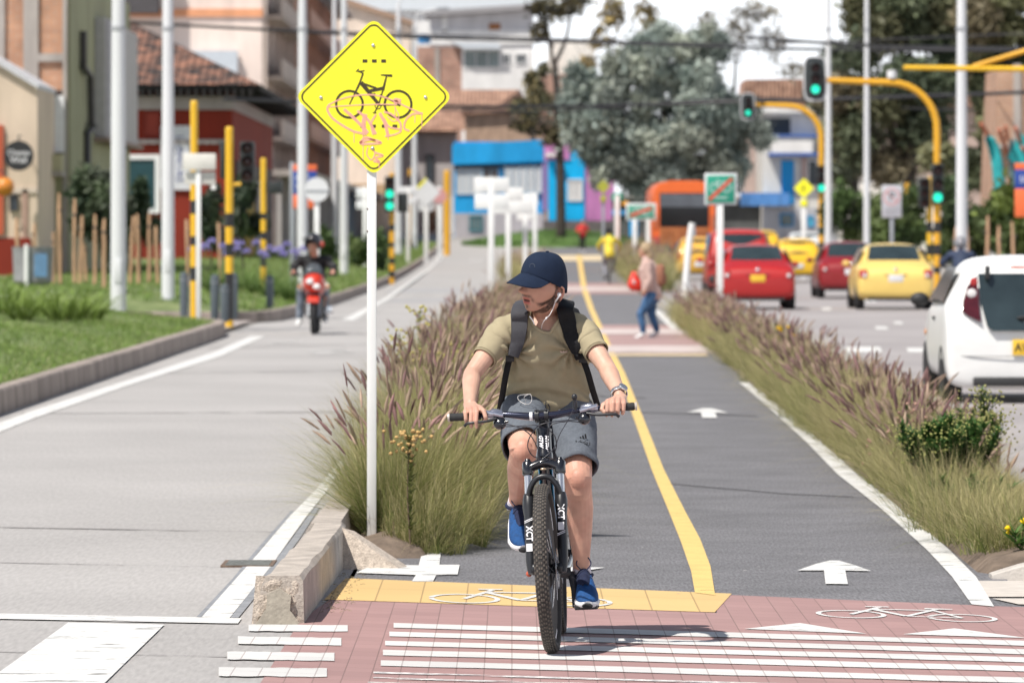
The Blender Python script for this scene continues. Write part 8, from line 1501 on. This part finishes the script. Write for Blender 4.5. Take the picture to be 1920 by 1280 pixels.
# cut the neck opening as a tilted crew collar
nc = NB + Vector((0, -.052, -.022)); ax_c = Vector((-.02, -.60, .8)).normalized()
kill = [q for q in bm_.verts if ((q.co - nc) - ax_c * (q.co - nc).dot(ax_c)).length < .061 and (q.co - nc).dot(ax_c) > -.06 and q.co.z > 1.20]
bmesh.ops.delete(bm_, geom=kill, context='VERTS'); bm_.to_mesh(me); bm_.free(); v = vco(me).astype(float); set_vco(me, v - np.array(MO)); shirt = mesh_obj(me, 't_shirt', shirt_m, man); md = shirt.modifiers.new('t', 'SOLIDIFY'); md.thickness = .003; md.offset = 1
def open_tube(keys, n=26, inner=.05, th=.004, wob=.0, f=0.0):
    """cloth tube with a turned-in hem so that the opening shows its inside"""
    P = smooth_path([k[0] for k in keys], 5); m = len(P); rs = [interp([(i / (len(keys) - 1), k[1]) for i, k in enumerate(keys)], i / (m - 1))[0] for i in range(m)]; fr = frames(P); rings = []
    for i, ((p, u, w, t), r) in enumerate(zip(fr, rs)): rings.append([p + (u * math.cos(a) + w * math.sin(a)) * (r + wob * (.3 + .7 * i / m) * math.sin(5 * a + i * .5) + f * mnoise.noise(Vector((p.x * 9 + math.cos(a), p.z * 9 + math.sin(a), i * .35)))) for a in [2 * math.pi * k / n for k in range(n)]])
    e = fr[-1]; last = rings[-1]
    for j, dz in enumerate((0, .02, inner)): rings.append([q + (e[0] - q).normalized() * th - e[3] * dz for q in last])
    return rings
for s in (-1, 1):
    d = (EL[s] - SH[s]); k0 = SH[s] + Vector((-s * .035, 0, -.006)); mb = MB(); mb.loft(open_tube([(k0, .060), (SH[s] + d * .12, .061), (SH[s] + d * .38, .0545), (SH[s] + d * .62, .0500)], 30, .06, .004, .0016, .006), cap=False); o = mb.build('sleeve', shirt_m, shirt, smooth=180, off=MO)
    mb = MB(); c = SH[s] + d * .585; fr = frames([c - d * .01, c, c + d * .01])[1]; mb.tube([c + (fr[1] * math.cos(a) + fr[2] * math.sin(a)) * .0522 for a in [2 * math.pi * i / 28 for i in range(29)]], .0012, 5); mb.build('cuff_seam', M('seam_khaki', (.28, .24, .15), .9), o, smooth=60, off=MO)
# ribbed crew collar
mb = MB(); e1 = Vector((1, 0, .02)).normalized(); e2 = ax_c.cross(e1).normalized(); e1 = e2.cross(ax_c); ring = []
for i in range(37): a = 2 * math.pi * i / 36; q = nc + e1 * (.064 * math.cos(a)) + e2 * (.064 * math.sin(a)); hit = bvh.ray_cast(q + ax_c * .2, -ax_c, .4); ring.append(hit[0] if hit[0] else bvh.find_nearest(q)[0])
mb.tube(ring, (.0075, .0075), 10); mb.build('collar', M('collar_khaki', (.37, .315, .205), .9, var=.05, vs=60), shirt, smooth=60, off=MO)
cam_o = Vector((0, 0, CH))
def on_shirt(px, py, lift, tree=None):
    d = (at(px, py, 23) - cam_o).normalized(); h = (tree or bvh).ray_cast(cam_o, d)
    return (h[0] - d * lift) if h[0] else at(px, py, 23.0) 
for i, (px, py, s) in enumerate(((1057, 662, 1), (1052, 659, .7), (1062, 659, .7))): pass
mb = MB(); p = on_shirt(1057, 661, .003); mb.ell(p, (.004, .002, .008), 8, 6); mb.ell(p + Vector((-.009, 0, .003)), (.008, .002, .003), 8, 6, Matrix.Rotation(.5, 3, 'Y')); mb.ell(p + Vector((.009, 0, .003)), (.008, .002, .003), 8, 6, Matrix.Rotation(-.5, 3, 'Y')); mb.build('chest_emblem', M('emblem_pink', (.62, .45, .38), .7), shirt, smooth=180, off=MO)
# shorts
short_m = M('heather_blue_grey', (.135, .152, .180), .95, var=.16, vs=90, bump=.35, bs=320, spec=.1); mb = MB()
torso(mb, 0, [(Vector((.146, 23.27, .87)), .13, .10), (Vector((.146, 23.265, .91)), .165, .125), (Vector((.146, 23.24, .965)), .168, .122), (Vector((.146, 23.22, 1.0)), .150, .105)])
for s in (-1, 1): mb.caps([(HP[s] + Vector((0, -.01, -.03)), .100), (HP[s].lerp(KN[s], .45), .098)], 22)
me = remeshed(mb, .008, 6); v = vco(me).astype(float); n = vno(me).astype(float); v += n * np.array([.006 * mnoise.noise(Vector((p[0] * 10, p[1] * 8, p[2] * 16))) + .004 * math.sin(p[2] * 90 + p[0] * 60 + 4 * mnoise.noise(Vector(p) * 9)) for p in v])[:, None]; set_vco(me, v - np.array(MO)); shorts = mesh_obj(me, 'shorts', short_m, man)
for s in (-1, 1):
    d = KN[s] - HP[s]; k0, k1 = (.84, .090) if s < 0 else (.86, .0855); mb = MB(); dn = Vector((0, .0, -.012 if s < 0 else 0)); mb.loft(open_tube([(HP[s] + d * .1, .100), (HP[s] + d * .4, .100), (HP[s] + d * .65 + dn * .6, .094), (HP[s] + d * k0 + dn, k1)], 34, .10, .005, .002, .009), cap=False); o = mb.build('leg_cloth', short_m, shorts, smooth=180, off=MO)
    if s > 0:
        bl = BVHTree.FromPolygons(mb.v, mb.f); m4 = Matrix.Translation(on_shirt(1093, 829, .004, bl) - MO) @ FACE @ Matrix.Rotation(R(-8), 4, 'Z'); text_mesh('adidas', .026, 'lettering', M('print_black', (.012, .012, .016), .8), o, m4, ext=.0005); c = on_shirt(1094, 822, .004, bl) - MO; mq = MB()
        for i in range(3): x = -.010 + i * .010; h_ = .008 + .006 * i; mq.add([c + Vector((x - .004, 0, 0)), c + Vector((x + .004, 0, 0)), c + Vector((x, 0, h_)), c + Vector((x - .006, 0, h_ * .9))], [(0, 1, 2, 3)])
        mq.build('emblem', M('print_black', (.012, .012, .016), .8), o)
mb = MB(); mb.tube(smooth_path([on_shirt(x, y, .004) + Vector((0, -.02, 0)) for x, y in ((1024, 752), (1023, 762), (1026, 772), (1031, 765), (1027, 756))], 5), .0022, 6); mb.build('drawstring', M('dark_cord', (.03, .035, .05), .8), shorts, smooth=60, off=MO)
# shoes and socks
def shoe(s):
    a = AN[s]; p = bw(PED[s]) + Vector((0, 0, .014)); ball = p.copy(); heel = Vector((a.x + .002, a.y + .045, a.z - (.072 if s < 0 else .070))); f = (ball - heel).normalized(); lat = Vector((1, 0, 0)); lat = (lat - f * lat.dot(f)).normalized(); up = lat.cross(f); up = up if up.z > 0 else -up
    L_ = .285; o = heel - f * .015; sec = [(0, .018, .05, .03), (.06, .032, .075, .0), (.22, .036, .095, 0), (.36, .038, .092, 0), (.55, .043, .072, .0), (.72, .049, .058, .0), (.86, .044, .046, .003), (.95, .030, .034, .007), (1.0, .012, .02, .012)]
    rings = []; tint = []
    for t_, w_, h_, lift in sec: c = o + f * (L_ * t_) + lat * (s * .006 * math.sin(t_ * 3)); rings.append([c + lat * (w_ * math.copysign(abs(math.cos(q)) ** .75, math.cos(q))) + up * (lift + .012 + max(0, (h_ - lift - .012)) * abs(math.sin(q)) ** .8) if i < 12 else c + lat * (w_ * .95 * math.cos(q)) + up * (lift + .010) for i, q in enumerate([math.pi * k / 11 for k in range(12)] + [math.pi * (1 + (k + 1) / 7) for k in range(6)])])
    mb = MB(); mb.loft(rings); sh = mb.build('shoe', M('royal_blue_knit', (.003, .062, .215), .75, var=.25, vs=60, bump=.4, bs=420), man, smooth=180, off=MO); md = sh.modifiers.new('s', 'SUBSURF'); md.levels = md.render_levels = 2
    mb = MB(); rings = [[o + f * (L_ * t_) + lat * (s * .006 * math.sin(t_ * 3)) + lat * ((w_ + .0035) * math.cos(q)) + up * (lift * .8 + (.016 if math.sin(q) > 0 else -.012) * abs(math.sin(q)) ** .5) for q in [2 * math.pi * k / 18 for k in range(18)]] for t_, w_, h_, lift in sec]; mb.loft(rings); so = mb.build('sole', M('white_foam', (.72, .72, .74), .7, var=.05), sh, smooth=60, off=MO)
    mb = MB(); c = o + f * (L_ * 1.0) + up * .006; mb.ell(c, (.022, .012, .012), 12, 8); mb.build('toe_bumper', rubber, so, smooth=180, off=MO)
    dk = M('navy_knit', (.006, .012, .045), .85, var=.2, vs=50); mb = MB(); mb.loft([[o + f * (L_ * t_) + lat * (w_ * math.cos(q)) + up * (h_ * (.35 + .68 * math.sin(q))) for q in [math.pi * k / 10 for k in range(11)]] for t_, w_, h_ in ((.26, .036, .102), (.36, .036, .100), (.48, .034, .088), (.60, .030, .074), (.66, .018, .068))], closed=False, cap=False); mb.build('tongue', dk, sh, smooth=180, off=MO)
    mb = MB(); ra = AN[s] + up * -.012; fr = (lat, f); mb.tube([ra + lat * (.041 * math.cos(q)) + f * (.046 * math.sin(q)) + up * (.006 * math.sin(q)) for q in [2 * math.pi * k / 22 for k in range(23)]], .008, 8); mb.build('collar', dk, sh, smooth=60, off=MO)
    mb = MB()
    for k in range(5): t_ = .36 + .055 * k; h_ = .102 - .036 * (k / 4) * 1.0; mb.tube([o + f * (L_ * t_) + lat * (.028 * q) + up * (h_ * (1.0 - .22 * q * q) + .002) + f * (.010 * (k % 2 * 2 - 1) * q) for q in (-1, -.5, 0, .5, 1)], .0028, 6)
    tp = o + f * (L_ * .36) + up * .105; mb.tube(smooth_path([tp + lat * -.012, tp + lat * -.03 + up * .02 - f * .02, tp + lat * -.012 + up * .045 - f * .03, tp + lat * .014 + up * .046 - f * .03, tp + lat * .03 + up * .02 - f * .02, tp + lat * .012], 5), .0024, 6); mb.build('laces', M('lace_navy', (.012, .02, .06), .8), sh, smooth=60, off=MO)
    mb = MB(); mb.tube([AN[s] + Vector((0, -.002, -.03)), AN[s] + Vector((0, 0, .0)), AN[s].lerp(KN[s], .055)], [.040, .039, .0362], 18); mb.build('sock', M('pale_sock', (.66, .62, .68), .9, var=.05, bump=.3, bs=300), man, smooth=60, off=MO)
for s in (-1, 1): shoe(s)
# cap
cap_m = M('navy_twill', (.013, .023, .050), .85, var=.08, vs=40, bump=.3, bs=700, spec=.2); mb = MB(); n, k = 60, 16; rim = lambda y: .006 - .35 * y; vs = []
for i in range(k + 1):
    t_ = i / k; r_ = math.cos(t_ * math.pi / 2) ** .62; zt_ = math.sin(t_ * math.pi / 2)
    for j in range(n): a = 2 * math.pi * j / n; x, y = .083 * r_ * math.sin(a), -.106 * r_ * math.cos(a); z0 = rim(-.106 * math.cos(a)); z = z0 + (.131 - z0) * zt_ ** 1.05 - .0012 * (abs(math.sin(3 * a)) < .045) * (t_ < .97); vs.append(hl((x, y + .004, z)))
mb.add(vs, [(i * n + j, i * n + (j + 1) % n, (i + 1) * n + (j + 1) % n, (i + 1) * n + j) for i in range(k) for j in range(n)]); cap_o = mb.build('cap', cap_m, man, smooth=180, off=MO); md = cap_o.modifiers.new('t', 'SOLIDIFY'); md.thickness = .002; md.offset = 1
mb = MB(); nu, nv = 24, 8; vs = []
for i in range(nv + 1):
    w_ = i / nv
    for j in range(nu + 1): u_ = j / nu * 2 - 1; a = u_ * R(66); bx, by = .084 * math.sin(a), -.107 * math.cos(a) + .004; ext = .080 * w_ * max(0, 1 - u_ * u_) ** .5; vs.append(hl((bx * (1 + .05 * w_), by - ext, rim(by) + .004 - (.042 * w_ + .022 * u_ * u_ * w_) * max(0, 1 - u_ * u_) ** .5 - .004 * u_ * u_)))
mb.add(vs, [(i * (nu + 1) + j, i * (nu + 1) + j + 1, (i + 1) * (nu + 1) + j + 1, (i + 1) * (nu + 1) + j) for i in range(nv) for j in range(nu)]); o = mb.build('brim', cap_m, cap_o, smooth=180, off=MO); md = o.modifiers.new('t', 'SOLIDIFY'); md.thickness = .0032; md.offset = 0
mb = MB(); mb.ell(hl((0, .004, .1335)), (.008, .008, .005), 12, 8); mb.build('button', cap_m, cap_o, smooth=180, off=MO)
cb = BVHTree.FromPolygons([tuple(Vector(p) + MO) for p in [v_.co for v_ in cap_o.data.vertices]], [tuple(f.vertices) for f in cap_o.data.polygons]); mb = MB(); vs = [on_shirt(998 + 4.6 * math.cos(a), 499 - 4.6 * math.sin(a), .003, cb) for a in [R(-30 + 240 * i / 16) for i in range(17)]]; mb.tube(vs, .0012, 5); mb.build('emblem', M('emblem_navy', (.032, .045, .075), .6), cap_o, smooth=60, off=MO)
mb = MB(); vs = [hl((.0835 * math.sin(a), -.1065 * math.cos(a) + .004, rim(-.106 * math.cos(a)) + .008)) for a in [2 * math.pi * i / 48 for i in range(49)]]; mb.tube(vs, .0009, 4); mb.build('seam', M('navy_seam', (.012, .02, .045), .9), cap_o, off=MO)
# backpack: body behind, two padded straps over the chest, webbing to the waist
bpk = thing('backpack', 'black backpack with wide padded straps worn by the man on the mountain bike', 'backpack', (.14, 23.36, 1.15)); BO = bpk.location.copy(); bk = M('black_ballistic_cloth', (.012, .012, .014), .75, var=.2, vs=80, bump=.4, bs=500, spec=.25); mesh_g = M('grey_strap_face', (.05, .05, .06), .7, var=.15, vs=120, bump=.4, bs=700)
rm = Matrix.Rotation(R(20), 3, 'X'); mb = MB(); mb.box((0, .02, 0), (.30, .15, .43), rm, bev=.06); mb.build('bag', bk, bpk, smooth=60); mb = MB(); mb.box((0, .10, -.08), (.24, .06, .22), rm, bev=.028); mb.build('pocket', bk, bpk, smooth=60); mb = MB(); mb.tube(smooth_path([(-.03, -.09, .2), (0, -.10, .245), (.03, -.09, .2)], 5), .006, 6); mb.build('grab_loop', bk, bpk, smooth=60)
def strap(pts, ws, th, mat, name, parent=None, back=None):
    P = [on_shirt(x, y, .010) for x, y in pts]; P = [at(x, y, min(p.y, 22.985)) for (x, y), p in zip(pts, P)]
    if back: P = [Vector(b) for b in back] + P
    P = smooth_path(P, 5); m = len(P); rows = []
    for i, p in enumerate(P):
        t_ = (P[min(i + 1, m - 1)] - P[max(i - 1, 0)]).normalized(); vd = bvh.find_nearest(p); nrm = (p - vd[0]).normalized() if vd[0] is not None and (p - vd[0]).length > 1e-4 else Vector((0, -1, 0)); nrm = nrm * .5 + Vector((0, -.75, .2)); nrm = (nrm - t_ * nrm.dot(t_)).normalized(); sd_ = t_.cross(nrm); w_ = interp([(a / (len(ws) - 1), q) for a, q in enumerate(ws)], i / (m - 1))[0]
        rows.append([p + sd_ * (w_ * a) + nrm * b for a, b in ((-1, -.004), (-.92, th * .7), (-.5, th), (0, th * 1.1), (.5, th), (.92, th * .7), (1, -.004), (.6, -.010), (0, -.012), (-.6, -.010))])
    mb = MB(); mb.loft(rows); return mb.build(name, mat, parent or bpk, smooth=60, off=BO)
for s, mat in ((-1, mesh_g), (1, bk)):
    if s < 0: pts = [(974, 585), (974, 602), (973, 622), (969, 645), (962, 668)]; bkp = [(.06, 23.30, 1.22), (.055, 23.24, 1.33), (.045, 23.13, 1.372)]; tail_ = [(956, 672), (949, 700), (943, 735), (937, 768)]
    else: pts = [(1060, 580), (1064, 600), (1069, 622), (1078, 648), (1089, 670)]; bkp = [(.21, 23.30, 1.22), (.215, 23.24, 1.33), (.222, 23.13, 1.372)]; tail_ = [(1093, 674), (1102, 698), (1111, 730), (1121, 762)]
    o = strap(pts, [.030, .034, .035, .034, .030, .024], .010, mat, 'shoulder_strap', back=bkp)
    P = [on_shirt(*pts[-1], .02), at(tail_[0][0], tail_[0][1], on_shirt(*pts[-1], .02).y), at(tail_[1][0], tail_[1][1], 23.02), at(tail_[2][0], tail_[2][1], 23.10), at(tail_[3][0], tail_[3][1], 23.22)]
    mb = MB(); mb.tube(smooth_path(P, 5), (.004, .0125), 8); mb.build('webbing', bk, bpk, smooth=60, off=BO); mb = MB(); mb.box(P[1] + Vector((0, -.006, 0)), (.034, .012, .026), bev=.004); mb.build('buckle', plastic, o, smooth=40, off=BO)
# earphones, watch
wh = M('earphone_white', (.82, .82, .83), .35, var=0); e0 = hl((.082, .018, -.028)); ep = thing('earphones', 'white wired earphones worn by the man in the navy cap', 'earphones', e0); mb = MB(); mb.ell(e0, (.009, .008, .009), 12, 8); mb.tube([e0 + Vector((.002, -.004, 0)), PX(1041, 566, e0.y - .006)], [.0042, .003], 10); mb.build('earbud', wh, ep, smooth=180, off=e0)
P = [PX(1041, 566, e0.y - .006), PX(1036, 580, e0.y - .02), PX(1030, 591, 22.85), PX(1022, 599, 22.85), PX(1017, 607, 22.88), PX(1015, 616, on_shirt(1015, 618, .006).y)]; mb = MB(); mb.tube(smooth_path(P, 6), .0014, 6); mb.ell(P[2].lerp(P[3], .7), (.0035, .0035, .0055), 10, 8); mb.build('wire', wh, ep, smooth=60, off=e0)
mb = MB(); mb.tube([PX(993, 593, 22.88), PX(998, 599, 22.875), PX(1002, 607, 22.89)], .0026, 6); mb.build('wire', wh, ep, smooth=60, off=e0)
P = [PX(984, 762, 23.0), PX(986, 752, 22.99), PX(983, 744, 22.98), PX(994, 739, 22.97), PX(997, 750, 22.97), PX(990, 758, 22.97), PX(978, 754, 22.98), PX(971, 747, 22.99), PX(974, 741, 23.0), PX(990, 739, 23.01)]; mb = MB(); mb.tube(smooth_path(P, 6), .0014, 6); mb.build('wire_loop', M('wire_grey', (.55, .54, .54), .5, var=0), ep, smooth=60, off=e0)
w0 = WR[1].lerp(EL[1], .10); fd = (WR[1] - EL[1]).normalized(); wt = thing('wristwatch', 'silver wristwatch with a dark dial on the wrist of the man on the bike', 'watch', w0); fr = frames([w0 - fd * .01, w0, w0 + fd * .01])[1]; u_ = Vector((.55, -.75, .35)); u_ = (u_ - fd * u_.dot(fd)).normalized(); w_ = fd.cross(u_); mb = MB()
for i in range(22): a = 2 * math.pi * i / 22; c = u_ * (.0305 * math.cos(a)) + w_ * (.034 * math.sin(a)); rm = Matrix((u_ * math.cos(a) + w_ * math.sin(a), w_ * math.cos(a) - u_ * math.sin(a), fd)).transposed(); mb.box(c, (.004, .0085, .018), rm, bev=.001)
mb.build('bracelet', alu, wt, smooth=40); rm4 = Matrix((fd.cross(u_), -fd, u_)).transposed().to_4x4(); c = Matrix.Translation(u_ * .031) @ rm4; mb = MB(); mb.lathe([(.010, 0), (.0195, 0), (.0205, .004), (.0185, .008), (.016, .008)], 26, c); cs = mb.build('case', alu, wt, smooth=40); mb = MB(); mb.lathe([(0, .0065), (.0165, .0065)], 26, c); mb.build('dial', M('dial_dark', (.03, .05, .08), .15, var=0, coat=.5), cs)
